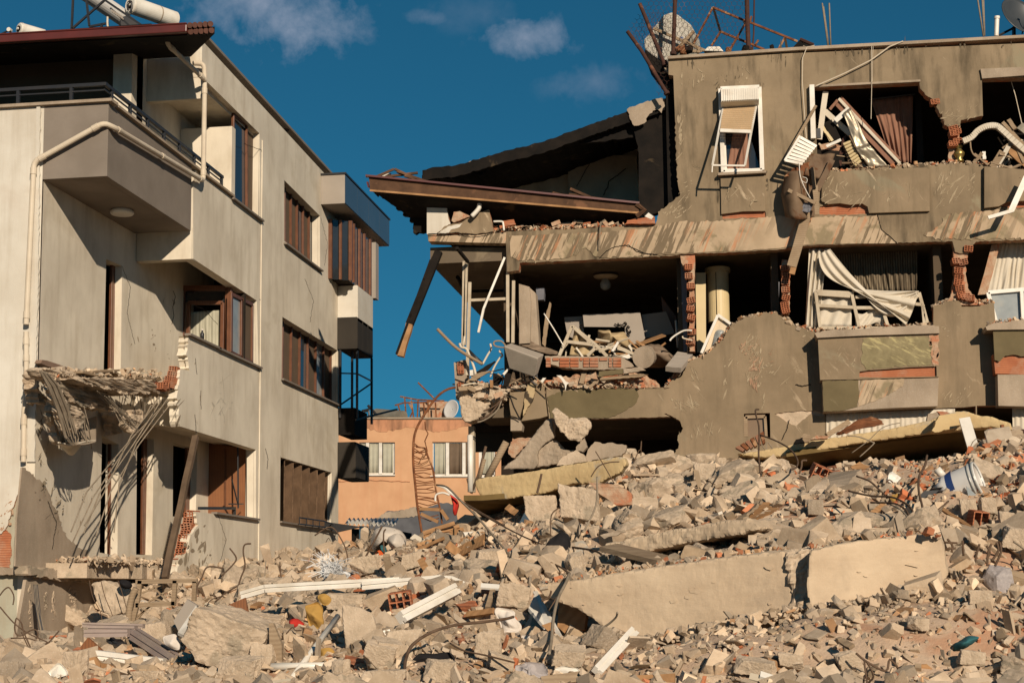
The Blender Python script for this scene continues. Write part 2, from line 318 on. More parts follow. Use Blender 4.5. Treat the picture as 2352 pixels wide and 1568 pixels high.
m_glitter = mat('dull_galvanised_sheet', (.38,.33,.25),(.30,.26,.19),3,.42,.25,12, metal=.55, stain=(.25,.18,.11), st_amt=.6, st_sc=(2,2,2))
m_rustsheet = mat('rusty_sheet_metal', (.17,.115,.07),(.12,.075,.045),2.5,.7,.3,20, mottle=(.10,.045,.02), mo_sc=1.6, mo_t=.52)
m_shutter = mat('tan_shutter_slats', (.52,.375,.225),(.44,.315,.185),2,.6,.05,30)
m_brass = mat('tarnished_brass', (.42,.30,.10),(.30,.21,.07),4,.35,.05,30, metal=.8)
m_green = mat('dull_green_paint', (.12,.14,.09),(.16,.16,.11),5,.8,.3,30)
m_blue = mat('blue_plastic', (.03,.07,.22),(.03,.06,.18),3,.5,0)
m_grey_unit = mat('ribbed_grey_metal', (.24,.205,.16),(.18,.155,.12),2.5,.6,.1,30, wave=(26, 'X', (.08,.065,.05),.7,.6))
m_insul = mat('glass_wool', (.62,.62,.60),(.5,.5,.5),5,.95,.8,15)
m_mattress = mat('soiled_padding', (.46,.35,.20),(.33,.24,.13),3,.95,.7,15, mottle=(.06,.045,.03), mo_sc=2.2, mo_t=.56)
m_tankback = mat('peeling_white_blue_tank', (.46,.43,.37),(.36,.33,.27),6,.8,.4,20, mottle=(.05,.085,.22), mo_sc=2.6, mo_t=.60, speck=(9,(.20,.22,.13),.4))
m_bird = mat('bird_feathers', (.10,.06,.045),(.06,.04,.03),20,.8)
m_haze = None
# ================================================================== LEFT BUILDING
X1, X2,YF = -10.28,-9.27,21.55
LB = thing('apartment_building', 'cream three storey apartment building with grey corner balcony on the left', 'building', (-11.5,24,0))
def P1(name, mb, mats, **k): return mb.build(name, mats, k.pop('parent', LB), **k)
# front wall: bare concrete core with a plaster skin broken away at the bottom right
core = MB().box((-12.1,YF + .15,4.2),(3.6,.22,9.7))
P1('wall_core', core, m_greencon)
sk = [Vector((-13.9,YF, 9.1)), Vector((X1,YF, 9.1)), Vector((X1,YF, 4.95))] + RY(jag(Z3(190,225,130,300,122,420,62,560,45,640,8,690),2.5,5), YF) + [Vector((-11.9,YF, 2.6)), Vector((-13.9,YF, 2.6))]
P1('front_wall', MB().prism(sk, (0,.036,0), ms=1), [m_white_wall, m_rim])
br = MB(); br.prism(RY(jag(Z3(-60,700,5,665,40,670,62,690,66,800,55,890,0,900,-60,905),2,5), YF + .028),(0,.01,0))
P1('exposed_brick', br, m_brick)
lz = onY(Z3(80,905)[0], YF).z
P1('ledge', MB().prism(RY(jag(D(-60,1296,20,1304,62,1307,80,1311),2,8) + jag(D(84,1326,40,1322,-60,1312),2,6), YF - .10),(0,.2,0), ms=0), m_oldcon)
# side wall 1 (faces the gap), with door openings
def ring(pts, amp=0, step=8): return jag(pts + [pts[0]], amp, step)[:-1] if amp else pts
w1 = [Vector((X1,YF + .005,9.1)), Vector((X1,25.1,9.1)), Vector((X1,25.1,11.4)), Vector((X1,29.2,11.4)), Vector((X1,29.2,-.3)), Vector((X1,YF + .005,-.3))]
d_up = D(244,595,280.5,611,277,862,238,852)
d_l1 = Z3(600,115,697,165,690,820,585,800)
d_l2 = Z3(805,108,905,135,893,815,800,812)
w_l3 = Z3(1018,155,1160,190,1150,600,1015,588)
low = Z3(545,985,1050,1000,1050,1210,600,1195)
P1('side_wall', MB().prism(w1,(-.22,0,0), [RX(q, X1) for q in (d_up, d_l1, d_l2, w_l3)] + [RX(jag(low + [low[0]], 4,8)[:-1], X1)], ms=0), m_cream)
# room darkness behind the openings: inner walls coloured near-black for it
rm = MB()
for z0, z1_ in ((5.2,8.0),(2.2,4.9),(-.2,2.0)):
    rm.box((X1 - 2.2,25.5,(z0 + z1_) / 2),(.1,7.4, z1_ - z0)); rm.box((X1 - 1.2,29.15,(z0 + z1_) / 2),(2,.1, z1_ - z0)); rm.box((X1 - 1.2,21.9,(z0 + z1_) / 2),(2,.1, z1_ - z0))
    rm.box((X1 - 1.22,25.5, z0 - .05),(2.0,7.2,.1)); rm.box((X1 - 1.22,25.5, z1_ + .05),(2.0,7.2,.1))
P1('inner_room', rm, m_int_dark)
def wood_leaf(name, q, x, dx=-.12, mt_=None, n=3):
    a = RX(q, x + dx); b = MB()
    for i in range(n):
        t0, t1 = i / n, (i + 1) / n
        for (p, r_) in ((a[0], a[1]), ):
            u0 = a[0].lerp(a[1], t0 + .02); u1 = a[0].lerp(a[1], t1 - .02); l0 = a[3].lerp(a[2], t0 + .02); l1 = a[3].lerp(a[2], t1 - .02)
            b.prism([u0, u1, l1, l0], (-.05 - .03 * (i % 2),0,0), ms=0)
    return P1(name, b, mt_ or m_wood, parent=LB, bevel=.008)
wood_leaf('door', D(258,600,275,608,271,860,253,856), X1)
wood_leaf('door', Z3(650,140,695,160,690,820,645,810), X1)
wood_leaf('door', Z3(845,120,880,128,872,812,838,812), X1)
wood_leaf('window_frame', Z3(1100,175,1130,180,1125,592,1095,588), X1)
# side facade 2 (far, plane X2): plaster skin + masonry core
fo = D(461,92) + D(461,225) + Z1(1215,480,1525,785,1530,1300,1362,1163) + Z1(1150,1000,1135,1070) + D(443.5,545,443.5,594) + Z2(1510,262,1520,660,1275,540,1105,468) + jag(Z2(1110,475,1095,570,1115,672,1060,670,1040,820,1050,930,1060,1000),2,5) + Z2(1505,1137) + Z3(1505,603,1150,560) + jag(Z3(1150,560,1165,640,1120,700,1110,800,1050,850,1040,960,1060,1110),2,5)
xr = [onX(p, X2) for p in fo]
xr[0] = Vector((X2,25.55,11.49)); xr[1] = onX(Z1(1185,452)[0], X2)
xr += [Vector((X2,25.0,-.3)), Vector((X2,34.95,-.3)), Vector((X2,34.95,11.25))]
holes2 = [D(653,414,735,496,735,628,653,553), D(648.7,727.5,775.7,804.9,775.7,931.9,646.7,870), D(644,1049.3,762,1084.5,760,1210,642,1199.7)]
hx = [RX(h, X2) for h in holes2]
P1('side_facade', MB().prism(xr, (-.05,0,0), hx, ms=0), m_cream)
core2 = [Vector((v.x - .053, v.y + (.05 if i > 10 and v.y < 27 else 0), v.z)) for i, v in enumerate(xr)]
P1('masonry_core', MB().prism(core2,(-.13,0,0), [[v + Vector((-.053,0,0)) for v in h] for h in hx], mf=0, ms=1), [m_oldcon, m_cream])
# near-black walls for the darkness behind far facade
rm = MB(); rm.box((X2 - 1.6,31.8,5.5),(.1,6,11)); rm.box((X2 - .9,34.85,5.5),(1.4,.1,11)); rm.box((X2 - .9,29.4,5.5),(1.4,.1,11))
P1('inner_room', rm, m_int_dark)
# pilaster seam
P1('pilaster', MB().prism([Vector((X2 + .02,29.0,.2)), Vector((X2 + .02,30.35,.2)), Vector((X2 + .02,30.35,10.7)), Vector((X2 + .02,29.0,10.7))], (-.018,0,0), ms=0), m_cream)
# window sills
def sill(p, q, x, proud=.07, m=m_greyplaster):
    a, b = onX(p, x), onX(q, x); zz = (a.z + b.z) / 2
    P1('window_sill', MB().box(((x + proud / 2 - .02),(a.y + b.y) / 2, zz),(proud + .04, b.y - a.y + .1,.035)), m)
sill((653,553),(735,628), X2); sill((646.7,870),(775.7,931.9), X2); sill((642,1199),(775,1218), X2)
sill(Z1(1362,1165)[0], Z1(1530,1300)[0], X2); sill(Z2(1275,540)[0], Z2(1520,660)[0], X2); sill(Z3(1260,570)[0], Z3(1505,605)[0], X2)
sill(Z2(1105,468)[0], Z2(1275,535)[0], X2)
# windows recessed in the side facade
def side_window(q, x, n, kind, dep=.16, fr_=.055, fill=None):
    a = RX(q, x - dep); b = MB(); up = Vector((0,0,1))
    r = P1('window', MB().bar(a[0], a[1], fr_, fr_).bar(a[3], a[2], fr_, fr_).bar(a[0], a[3], fr_, fr_, (1,0,0)).bar(a[1], a[2], fr_, fr_, (1,0,0)), m_wood, bevel=.006)
    g = MB(); mu = MB()
    for i in range(n + 1):
        t = i / n
        if 0 < i < n: mu.bar(a[0].lerp(a[1], t), a[3].lerp(a[2], t),.035,.05,(1,0,0))
    if mu.v: mu.build('mullion', m_wood, r)
    for i in range(n):
        t0, t1 = i / n, (i + 1) / n; k = kind[i % len(kind)]
        off = Vector((-.03,0,0)); u0, u1, l1, l0 = [v + off for v in (a[0].lerp(a[1], t0), a[0].lerp(a[1], t1), a[3].lerp(a[2], t1), a[3].lerp(a[2], t0))]
        MB().prism([u0, u1, l1, l0], (-.012,0,0), ms=0).build('pane' if k == 'g' else 'blind', {'g': m_glass, 'b': m_slatcurt, 'd': m_glass_d}[k], r)
    return r
side_window(holes2[0], X2,6, 'bbgbgb'); side_window(holes2[1], X2,7, 'bbgbdbg'); 
side_window(Z1(1370,672,1522,790,1527,1298,1368,1168), X2,2, 'gb', .10)
# lowest window closed by tall folding wooden shutters
a = RX(holes2[2], X2 - .12); sh = MB()
for i in range(13):
    t0, t1 = i / 13,(i + 1) / 13; u0, u1 = a[0].lerp(a[1], t0 + .008), a[0].lerp(a[1], t1 - .008); l0, l1 = a[3].lerp(a[2], t0 + .008), a[3].lerp(a[2], t1 - .008)
    d0, d1 = (-.05,.09) if i % 2 else (.09,-.05)
    u0.x += d0; l0.x += d0; u1.x += d1; l1.x += d1
    sh.prism([u0, u1, l1, l0], (-.022,0,0), ms=0)
P1('folding_shutter', sh, mat('dark_wood_shutter', (.17,.105,.062),(.11,.068,.04),5,.6,.2,50, wave=(14, 'Y', (.03,.018,.01),.6)), bevel=.006)
g = MB(); q = [onX(p, X2 + .12) for p in Z3(1760,595,1900,615,1985,640)]
for k in range(2): g.tube([v + Vector((0,0,-.13 * k)) for v in q], .016)
for i in range(7): p = q[0].lerp(q[-1], i / 6); g.tube([p, p + Vector((0,0,-.14))], .012)
P1('window_guard', g, m_metal)
# --- upper roof beam box and soffit
P1('roof_beam', MB().box(((X1 + X2) / 2 + .0,25.62,10.97),(X2 - X1 - .01,.14,1.05)).box(((X1 + X2) / 2 - .06,27.4,10.80),(X2 - X1 - .13,3.4,.10)).box((X1 + .5,28.9,10.0),(1.0,.1,1.8)), m_cream)
P1('front_wall_upper', MB().box((-12.3,25.35,10.2),(3.4,.2,2.3)), m_int)  # dark colour holds dirt and the shade of the roof overhang
P1('column', MB().box((-10.45,25.12,10.15),(.34,.5,2.3)), m_cream)
P1('roof_fill', MB().box((-12.3,25.30,11.5),(4.4,.1,.5)), m_black)
P1('balcony_beam', MB().box(((X1 + X2) / 2,25.30,7.78),(X2 - X1 - .02,.2,.55)), m_cream)
P1('floor_slab', MB().box(((X1 + X2) / 2,26.4,8.06),(X2 - X1 - .04,2.2,.14)), m_cream)
# recessed end walls with the corner windows
Yt, Y2b = 27.22,27.55
P1('recess_wall', MB().box(((X1 + X2) / 2, Yt + .1,9.3),(X2 - X1 - .01,.2,2.3)), m_cream)
ly = onX((416,978), X2).y
P1('balcony_beam', MB().prism([Vector((X1 + .01,25.25,5.35)), Vector((X2 - .19,25.25,5.35)), Vector((X2 - .19,25.25,4.62)), Vector((X1 + .01,25.25,4.72))], (0,.22,0), ms=0), m_cream)
P1('floor_slab', MB().box(((X1 + X2) / 2 - .05,27.3,4.78),(X2 - X1 - .3,4.0,.14)), m_cream)
# corner window on floor two: front-facing casement + side light
a = [onY(p, Y2b) for p in Z2(1078,190,1345,190,1348,560,1075,470)]
wn = P1('corner_window', MB().bar(a[0], a[1], .10,.10,(0,1,0)).bar(a[0], a[3], .07,.07,(0,1,0)).bar(a[1], a[2], .12,.10,(0,1,0)), m_wood, bevel=.006)
cz = [onY(p, Y2b - .03) for p in Z2(1110,275,1310,275,1305,560,1105,480)]
MB().bar(cz[0], cz[1], .07,.07,(0,1,0)).bar(cz[1], cz[2], .07,.07,(0,1,0)).bar(cz[0], cz[3], .07,.07,(0,1,0)).build('casement', m_wood, wn, bevel=.005)
top = [onY(p, Y2b + .03) for p in Z2(1080,200,1340,200,1340,270,1080,270)]
MB().prism(top, (0,.01,0), ms=0).build('pane', m_glass, wn)
def cloth(name, mats, fn, nu, nv, label=None, cat=None, group=None, parent=None, th=.006):
    o = MB().grid(fn, nu, nv).build(name, mats, parent, smooth=True, solid=th)
    if label: tag(o, label, cat, group)
    return o
def bil(q, u, v): return q[0].lerp(q[1], u).lerp(q[3].lerp(q[2], u), v)
def curtain(name, q, mats, folds, amp, nrm=(0,-1,0), label=None, group=None, parent=None, seed=0, nu=60, nv=14, wavy=.25):
    nrm = Vector(nrm); r = random.Random(seed); ph = r.uniform(0,6)
    def fn(u, v):
        w = u + .35 / folds * noise.noise(Vector((u * folds * .7, v * 1.6, seed))); f = math.sin(w * folds * 2 * math.pi + ph + wavy * math.sin(v * 3 + ph)) * (.7 + .9 * noise.noise(Vector((u * folds * .6, v * 1.1, seed + 9)))) + .9 * noise.noise(Vector((u * folds * 1.9, v * 2.2, seed + 3)))
        return bil(q, u, v) + nrm * amp * f * (.35 + .65 * v)
    return cloth(name, mats, fn, nu, nv, label, 'curtain', group, parent)
curtain('curtain', [onY(p, Y2b + .12) for p in Z2(1112,330,1292,318,1290,556,1108,480)], m_curt_sheer, 5,.02, label='pale green-white curtain inside the brown corner window on the middle floor', seed=3)
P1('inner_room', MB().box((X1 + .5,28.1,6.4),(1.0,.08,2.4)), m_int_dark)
b2 = [onX(p, X2 - .06) for p in Z2(1352,222,1478,285,1476,628,1350,565)]
wn2 = P1('corner_window', MB().bar(b2[0], b2[1], .07,.07).bar(b2[3], b2[2], .07,.07).bar(b2[0], b2[3], .09,.09,(1,0,0)).bar(b2[1], b2[2], .07,.07,(1,0,0)).bar(b2[0].lerp(b2[1], .48), b2[3].lerp(b2[2], .48),.07,.07,(1,0,0)), m_wood, bevel=.006)
MB().prism([b2[0], b2[0].lerp(b2[1], .45), b2[3].lerp(b2[2], .45), b2[3]], (-.012,0,0), ms=0).build('pane', m_glass_d, wn2)
MB().prism([b2[0].lerp(b2[1], .5), b2[1], b2[2], b2[3].lerp(b2[2], .5)], (-.012,0,0), ms=0).build('blind', m_slatcurt, wn2)
# level one: brown wood panelling behind the broken opening
YP = 29.02
P1('wood_panel', MB().prism([onY(p, YP) for p in Z3(1185,150,1445,190,1442,600,1180,590)], (0,.05,0), ms=0), m_door)
P1('wood_panel', MB().prism([onY(p, YP - .03) for p in Z3(1318,190,1326,192,1326,540,1318,540)], (0,.02,0), ms=0), m_wood)
P1('recess_wall', MB().prism([onY(p, YP + .02) for p in Z3(905,100,1020,140,1016,600,900,830)], (0,.1,0), ms=0).prism([onY(p, YP - .04) for p in Z3(1160,150,1188,160,1184,600,1156,600)], (0,.1,0), ms=0).prism([onY(p, YP - .05) for p in Z3(1445,180,1500,196,1500,604,1442,604)], (0,.09,0), ms=0), m_cream)
P1('railing', MB().bar(onX(Z3(1170,540)[0], X2 - .3), onX(Z3(1380,540)[0], X2 - .3),.05,.05).bar(onX(Z3(1380,535)[0], X2 - .3), onX(Z3(1380,590)[0], X2 - .3),.04,.04).tube([onX(p, X2 - .2) for p in Z3(1398,175,1400,540)], .016).tube([onX(p, X2 - .2) for p in Z3(1345,515,1430,515)], .012).tube([onX(p, X2 - .2) for p in Z3(1362,370,1402,530)], .014), m_metal)
# --- grey corner balcony on the top floor
zb = 7.97; yb1 = 25.12
gb = MB().box(((X1 + X2) / 2,YF + .06,(zb + 9.1) / 2),(X2 - X1 + .01,.12,9.1 - zb)).box((X2 - .06,(YF + yb1) / 2 + .06,(zb + 9.1) / 2),(.12, yb1 - YF - .12,9.1 - zb)).box(((X1 + X2) / 2 - .06,(YF + yb1) / 2 + .06, zb + .1),(X2 - X1 - .12, yb1 - YF - .13,.2))
bal = P1('balcony', gb, m_greyplaster, bevel=.006)
cp = MB().box(((-13.9 + X2) / 2 + .03,YF + .06,9.12),(13.9 + X2 + .10,.26,.045)).box((X2 - .06,(YF + 27.1) / 2 + .2,9.12),(.24,27.1 - YF - .1,.04))
cp.build('coping', m_oldcon, bal)
rl = MB(); z_r = 9.42
rl.bar((-13.9,YF + .1, z_r),(X2 - .1,YF + .1, z_r),.05,.05).bar((X2 - .1,YF + .08, z_r),(X2 - .1,27.0, z_r),.05,.05)
rl.bar((-13.9,YF + .1, z_r - .09),(X2 - .1,YF + .1, z_r - .09),.02,.02).bar((X2 - .1,YF + .08, z_r - .09),(X2 - .1,27.0, z_r - .09),.02,.02)
for x in (-13.2,-12.4,-11.6,-10.75,-9.9): rl.bar((x, YF + .1,9.12),(x, YF + .1, z_r),.045,.045,(0,1,0))
for i in range(8): y = YF + .35 + i * .72; rl.bar((X2 - .1, y, 9.12),(X2 - .1, y, z_r),.045,.045,(0,1,0))
P1('railing', rl, m_metal)
lamp = MB().lathe([(0,0),(.17,0),(.19,.02),(.19,.05),(.16,.06),(.16,.075),(0,.08)], onZ(Z1(718,1235)[0], zb) - Vector((0,0,.075)),24)
P1('ceiling_lamp', lamp, m_tank, smooth=False)
# --- downpipes
def pipe(pts, r, mats=m_pipe, n=10, collar=True, parent=LB, name='downpipe'):
    b = MB().tube(pts, r, n)
    if collar:
        for p, q in zip(pts[:-1], pts[1:]):
            for t in (.06,.94):
                if (q - p).length > .4: c = p.lerp(q, t); d = (q - p).normalized() * .045; b.tube([c - d, c + d], r * 1.18, n)
    return b.build(name, mats, parent, smooth=False)
def elbow(pts, k=.12, n=4):
    o = [pts[0]]
    for i in range(1, len(pts) - 1):
        a, b, c = pts[i - 1], pts[i], pts[i + 1]; p = b + (a - b).normalized() * k; q = b + (c - b).normalized() * k
        for j in range(n + 1): t = j / n; o.append(p * (1 - t) ** 2 + b * 2 * t * (1 - t) + q * t * t)
    return o + [pts[-1]]
yp = YF - .10
p1 = [onY(Z1(158,1567)[0], yp)]; p1 = [onY(p, yp) for p in D(72,690)] ; 
main = [onY(p, yp) for p in D(60,745,78,372)] + [onY(p, yp) for p in Z1(622,722)] + [Vector((X2 + .08, yp + .02, onY(Z1(622,722)[0], yp).z - .02)), Vector(onX(Z1(1195,1062)[0], X2 + .10)), Vector(onX(Z1(1203,490)[0], X2 + .10))]
main[2] = Vector((X2 - .02, yp, main[2].z))
main = [main[0], main[1], main[2], Vector((X2 + .08,YF + .08, main[2].z - .03)), main[4], main[5]]
def pieces(pts, r):
    b = MB(); e = elbow(pts, .09)
    b.tube(e, r, 12)
    for p, q in zip(pts[:-1], pts[1:]):
        l = (q - p).length
        if l > .5:
            for t in [.14 / l, 1 - .14 / l] + ([.5] if l > 2.5 else []):
                c = p.lerp(q, t); d = (q - p).normalized() * .05; b.tube([c - d, c + d], r * 1.2,12)
    return b
P1('downpipe', pieces(main, .042), m_pipe)
top_ = [onX(Z1(1203,490)[0], X2 + .10), onX(Z1(1200,375)[0], X2 + .10), onX(Z1(1200,375)[0], X2 + .10) + Vector((-.2,0,.02))]
P1('downpipe', pieces(top_, .042), m_pipe)
gy = 23.7
P1('downpipe', pieces([onX(Z1(1205,470)[0], X2 + .12), Vector(onY(Z1(985,262)[0], gy + .45)), Vector(onY(Z1(978,215)[0], gy + .4))], .04), m_pipe)
lo_ = [onY(p, yp) for p in (D(60,745) + J_(300,0,310,70))]
P1('downpipe', pieces([onY(p, yp) for p in D(60,762) + J_(310,180,300,380)], .04), m_pipe)
P1('downpipe', pieces([onY(p, yp) for p in J_(318,390,282,700,275,1290)], .04), m_pipe)
P1('pipe_chase', MB().prism(RY(D(84,240) + jag(D(92,240,88,640,82,850,80,1060),1.5,8) + jag(D(62,1060,66,850,72,640),1.0,20), YF - .035),(0,.034,0), ms=0), m_white_wall)
# --- roof with red gutter and tiles
zR, zL = onY(Z1(1110,185)[0], gy).z, onY(D(0,95)[0], gy).z
gx = onY(Z1(1110,185)[0], gy).x; ex = onY(Z1(1262,180)[0], gy).x
P1('roof', MB().prism([Vector((-14.5, gy, zL + .06)), Vector((ex, gy, zR + .05)), Vector((X2 - .15, gy + 1.7, zR + .32)), Vector((-14.5, gy + 1.7, zL + .32))], (0,0,-.12), ms=0), m_black)
P1('gutter', MB().bar((-14.5, gy - .04, zL + .02),(gx, gy - .04, zR + .02),.14,.13).bar((-14.5, gy - .09, zL + .10),(gx, gy - .09, zR + .10),.05,.03), m_gutter, bevel=.015)
tl = MB()
for i in range(5):
    x = gx + (ex - gx) * (i + .5) / 5; tl.tube([Vector((x, gy - .08, zR + .07)), Vector((min(x, gx), gy + .5, zR + .2))], (ex - gx) / 9,8); tl.tube([Vector((x, gy - .03, zR - .02)), Vector((min(x, gx), gy + .5, zR + .14))], (ex - gx) / 9,8)
P1('roof_tiles', tl, m_tile)
P1('parapet_cap', MB().box((X2 - .05,30.3,11.5 + .005),(.2,9.4,.05),(R(-1.3),0,0)), m_greyplaster)
# --- far bays on the side facade
def bay(z0, z1, y0, y1, pr, mside, mfront, name='bay', seams=3, soff=None):
    c = ((X2 + pr / 2),(y0 + y1) / 2,(z0 + z1) / 2)
    o = P1(name, MB().box(c, (pr, y1 - y0, z1 - z0)), mfront, bevel=.01)
    s = MB(); w = (y1 - y0 - .02) / seams
    for i in range(seams): s.box((X2 + pr + .006, y0 + .01 + w * (i + .5),(z0 + z1) / 2),(.012, w - .012, z1 - z0 - .03))
    s.build('cladding_panel', mside, o)
    return o
def zz(p, x=X2): return onX(p, x).z
ya = onX((737,405), X2).y; yb_ = onX((775,740), X2).y
pr = .55
c0 = bay(zz((737,470)), zz((737,403)), ya, ya + 4.4, pr, m_panelglass, m_lightclad, 'roof_canopy', 4)
zt = zz((737,403)); MB().box((X2 + pr / 2, ya + 2.2, zt + .02),(pr + .06,4.46,.04)).build('canopy_edge', m_metal, c0)
c1 = bay(zz((776,740)), zz((776,657)), yb_, yb_ + 1.5,.47, m_white_wall, m_white_wall, 'bay_apron', 1)
c2 = bay(zz((776,803)), zz((776,730)), yb_ - .02, yb_ + 1.5,.47, m_darkclad, m_darkclad, 'bay_cladding', 3)
yc_ = onX((775,1050), X2).y
c3 = bay(zz((775,1098)), zz((775,1015)), yc_, yc_ + 1.3,.42, m_darkclad, m_darkclad, 'bay_cladding', 3)
P1('bay_apron', MB().box((X2 + .20, yc_ + .65, zz((775,962)) - .05),(.38,1.2,.62)), m_black)
# upper bay glazing, its glass darkened for the shade under the canopy
by0 = onX((757,560), X2 + .02).y
bw = [Vector((X2 + .04, by0, zz((757,540)) + .35)), Vector((X2 + .45, by0 + .25, zz((757,540)) + .35)), Vector((X2 + .45, by0 + .25, zz((757,640)) - .02)), Vector((X2 + .04, by0, zz((757,640)) - .02))]
wb = P1('bay_window', MB().bar(bw[0], bw[3], .08,.08,(0,1,0)).bar(bw[1], bw[2], .08,.08,(0,1,0)).bar(bw[0].lerp(bw[1], .5), bw[3].lerp(bw[2], .5),.06,.06,(0,1,0)), m_wood)
MB().prism([v + Vector((0,.04,0)) for v in bw], (0,.02,0), ms=0).build('pane', m_glass, wb)
bs = [bw[1], Vector((X2 + .45, by0 + 2.6, bw[1].z)), Vector((X2 + .45, by0 + 2.6, bw[2].z)), bw[2]]
MB().prism([v + Vector((-.04,0,0)) for v in bs], (-.02,0,0), ms=0).build('pane', m_glass, wb)
bb = MB()
for t in (.12,.35,.55,.8,1): bb.bar(bs[0].lerp(bs[1], t), bs[3].lerp(bs[2], t),.10 if t > .9 else .06,.06,(1,0,0))
bb.build('mullion', m_wood, wb)
MB().bar(bs[0].lerp(bs[1], 1.0), bs[3].lerp(bs[2], 1.0),.3,.12,(1,0,0)).build('post', m_lightclad, wb)
# steel frame below the dark bay
sf = MB(); zt_, zb_ = zz((776,803)), zz((776,930))
for (x, y) in ((.06,.05),(.25,.4),(.42,.2),(.45,1.5)): sf.bar((X2 + x, yb_ + y, zb_ - .3),(X2 + x, yb_ + y, zt_),.05,.05,(0,1,0))
sf.bar((X2 + .42, yb_ + .2, zt_ - .55),(X2 + .45, yb_ + 1.5, zt_ - .55),.03,.03).bar((X2 + .06, yb_ + .05, zb_),(X2 + .45, yb_ + 1.5, zt_ - .6),.03,.03).bar((X2 + .06, yb_ + .05, zt_ - .55),(X2 + .42, yb_ + .2, zt_ - .55),.03,.03)
sf.bar((X2 + .4, yb_ + .1, zb_ - .35),(X2 + .95, yb_ + 2.0, zb_ + .1),.05,.04)
P1('steel_frame', sf, m_metal)
# --- collapsed balcony of floor two hanging from the side wall: sagging slab, ribs of reinforcement
HB = thing('hanging_slab', 'broken concrete balcony slab sagging off the cream wall with its bent rebar bared', 'rubble slab', (-10,23.5,4))
xs = X1 + .35
def hx_(p, x): return onX(p, x)
slab = MB()
def lump(outline, xa, th, seed, amp=3, bulge=.07):
    q = jag(outline + [outline[0]], amp, 7, seed)[:-1]
    return slab.prism([onX(p, xa + rnd.uniform(-.03,.03)) for p in q], (-th, 0,0), ms=0)
lump(J_(470,215,640,190,900,260,1000,330,1180,380,1390,640,1330,700,1100,650,960,640,840,560,760,500,640,330,520,260), X1 + .62,.22,1)
lump(J_(860,310,1400,310,1900,350,2060,470,2040,520,1800,470,1500,490,1250,430,1000,370), X1 + .85,.5,2)
lump(J_(650,330,720,420,790,600,960,660,1000,760,990,900,880,930,800,900,740,760,690,560,620,400), X1 + .75,.14,3)
lump(J_(590,560,640,600,700,800,760,1000,830,1090,690,1070,640,900), X1 + .45,.1,4)
lump(J_(1240,700,1400,720,1440,960,1290,980,1270,800), X1 + .15,.08,5)
lump(J_(1500,800,1560,690,1660,670,1700,740,1620,900,1550,945,1510,900), X1 + .7,.12,6)
lump(J_(440,200,470,460,560,560,540,620,470,590,430,430), X1 + .25,.2,7)
so = slab.build('slab_piece', m_con, HB)
def displace(o, st=.06, sc=.25, lev=2):
    if lev:
        m = o.modifiers.new('sub', 'SUBSURF'); m.subdivision_type = 'SIMPLE'; m.levels = lev; m.render_levels = lev
    t = bpy.data.textures.new('rough', 'CLOUDS'); t.noise_scale = sc; t.noise_depth = 3
    d = o.modifiers.new('rough', 'DISPLACE'); d.texture = t; d.strength = st; d.mid_level = .5; d.texture_coords = 'LOCAL'; return o
displace(so, .12,.18,3)
cu = MB().grid(lambda u, v: onX((J_(690 + 440 * u, 0)[0][0], J_(0,1085 - 380 * (1 - v) * u * 0 - 60 * math.sin(u * 3.1) + 60 * v)[0][1]), X1 + .5 - .35 * v),20,6)
lp = lambda u, v: onX((J_(680 + 450 * u, 0)[0][0], J_(0,1060 + 20 * math.sin(u * 5) + v * (130 * math.exp(-((u - .35) / .22) ** 2)))[0][1]), X1 + .62 - .3 * v)
cu = MB().grid(lp, 24,6); cu.build('plaster_flap', m_cream, HB, smooth=True, solid=.02)
# canopy-like curved sheet at bottom of the flap
cs = MB().grid(lambda u, v: onX((J_(780 + 350 * u, 0)[0][0], J_(0,750 + 300 * v + 40 * math.sin(3.1 * u))[0][1]), X1 + .2 + .45 * v * v),16,10); cs.build('plaster_flap', m_oldcon, HB, smooth=True, solid=.02)
def px_path(F, x, *v, sag=0): return [onX(p, x) for p in F(*v)]
rb = MB(); rr = random.Random(5)
for k in range(16):   # big bundle falling from the corner
    o = k * 9; q = [J_(465 + o * .7,215 + k * 2)[0], J_(560 + o, 400)[0], J_(680 + o * 1.0,700)[0], J_(760 + o * 1.1 + rr.uniform(-15,15),980 + rr.uniform(-40,40))[0]]
    if k % 3 == 0: q.append(J_(840 + o * .5,1090)[0])
    rb.tube([onX(p, X1 + .80 + .02 * math.sin(k) - .05 * (i == 0)) for i, p in enumerate(q)], .010,5)
for k in range(16):
    x = 600 + k * 26; y = 560 + rr.uniform(-20,30) + k * 6
    rb.tube([onX(p, X1 + .55 + rr.uniform(-.1,.1)) for p in (J_(x, y)[0], J_(x + 50, y + 200)[0], J_(x + 90 + rr.uniform(-20,20), y + 400 + rr.uniform(-90,90))[0])], .008,5)
for k in range(14):
    x = 1100 + k * 22; y = 430 + k * 14
    rb.tube([onX(p, X1 + .75 + rr.uniform(-.15,.1)) for p in (J_(x, y)[0], J_(x + 160, y + 170 + rr.uniform(-20,20))[0], J_(x + 300 + rr.uniform(-60,60), y + 330 + rr.uniform(-80,80))[0])], .007,5)
for k in range(16):
    x = 1400 + k * 34; y = 400 + k * 8; a = rr.uniform(-60,90)
    rb.tube([onX(p, X2 - .1 - rr.uniform(0,.3)) for p in (J_(x, y)[0], J_(x + a * .5, y + 110)[0], J_(x + a, y + 190 + rr.uniform(-60,50))[0])], .007,5)
rb.build('rebar', m_dustbar, HB)
rb = MB()   # long bars from the right end of the slab down to the lower balcony
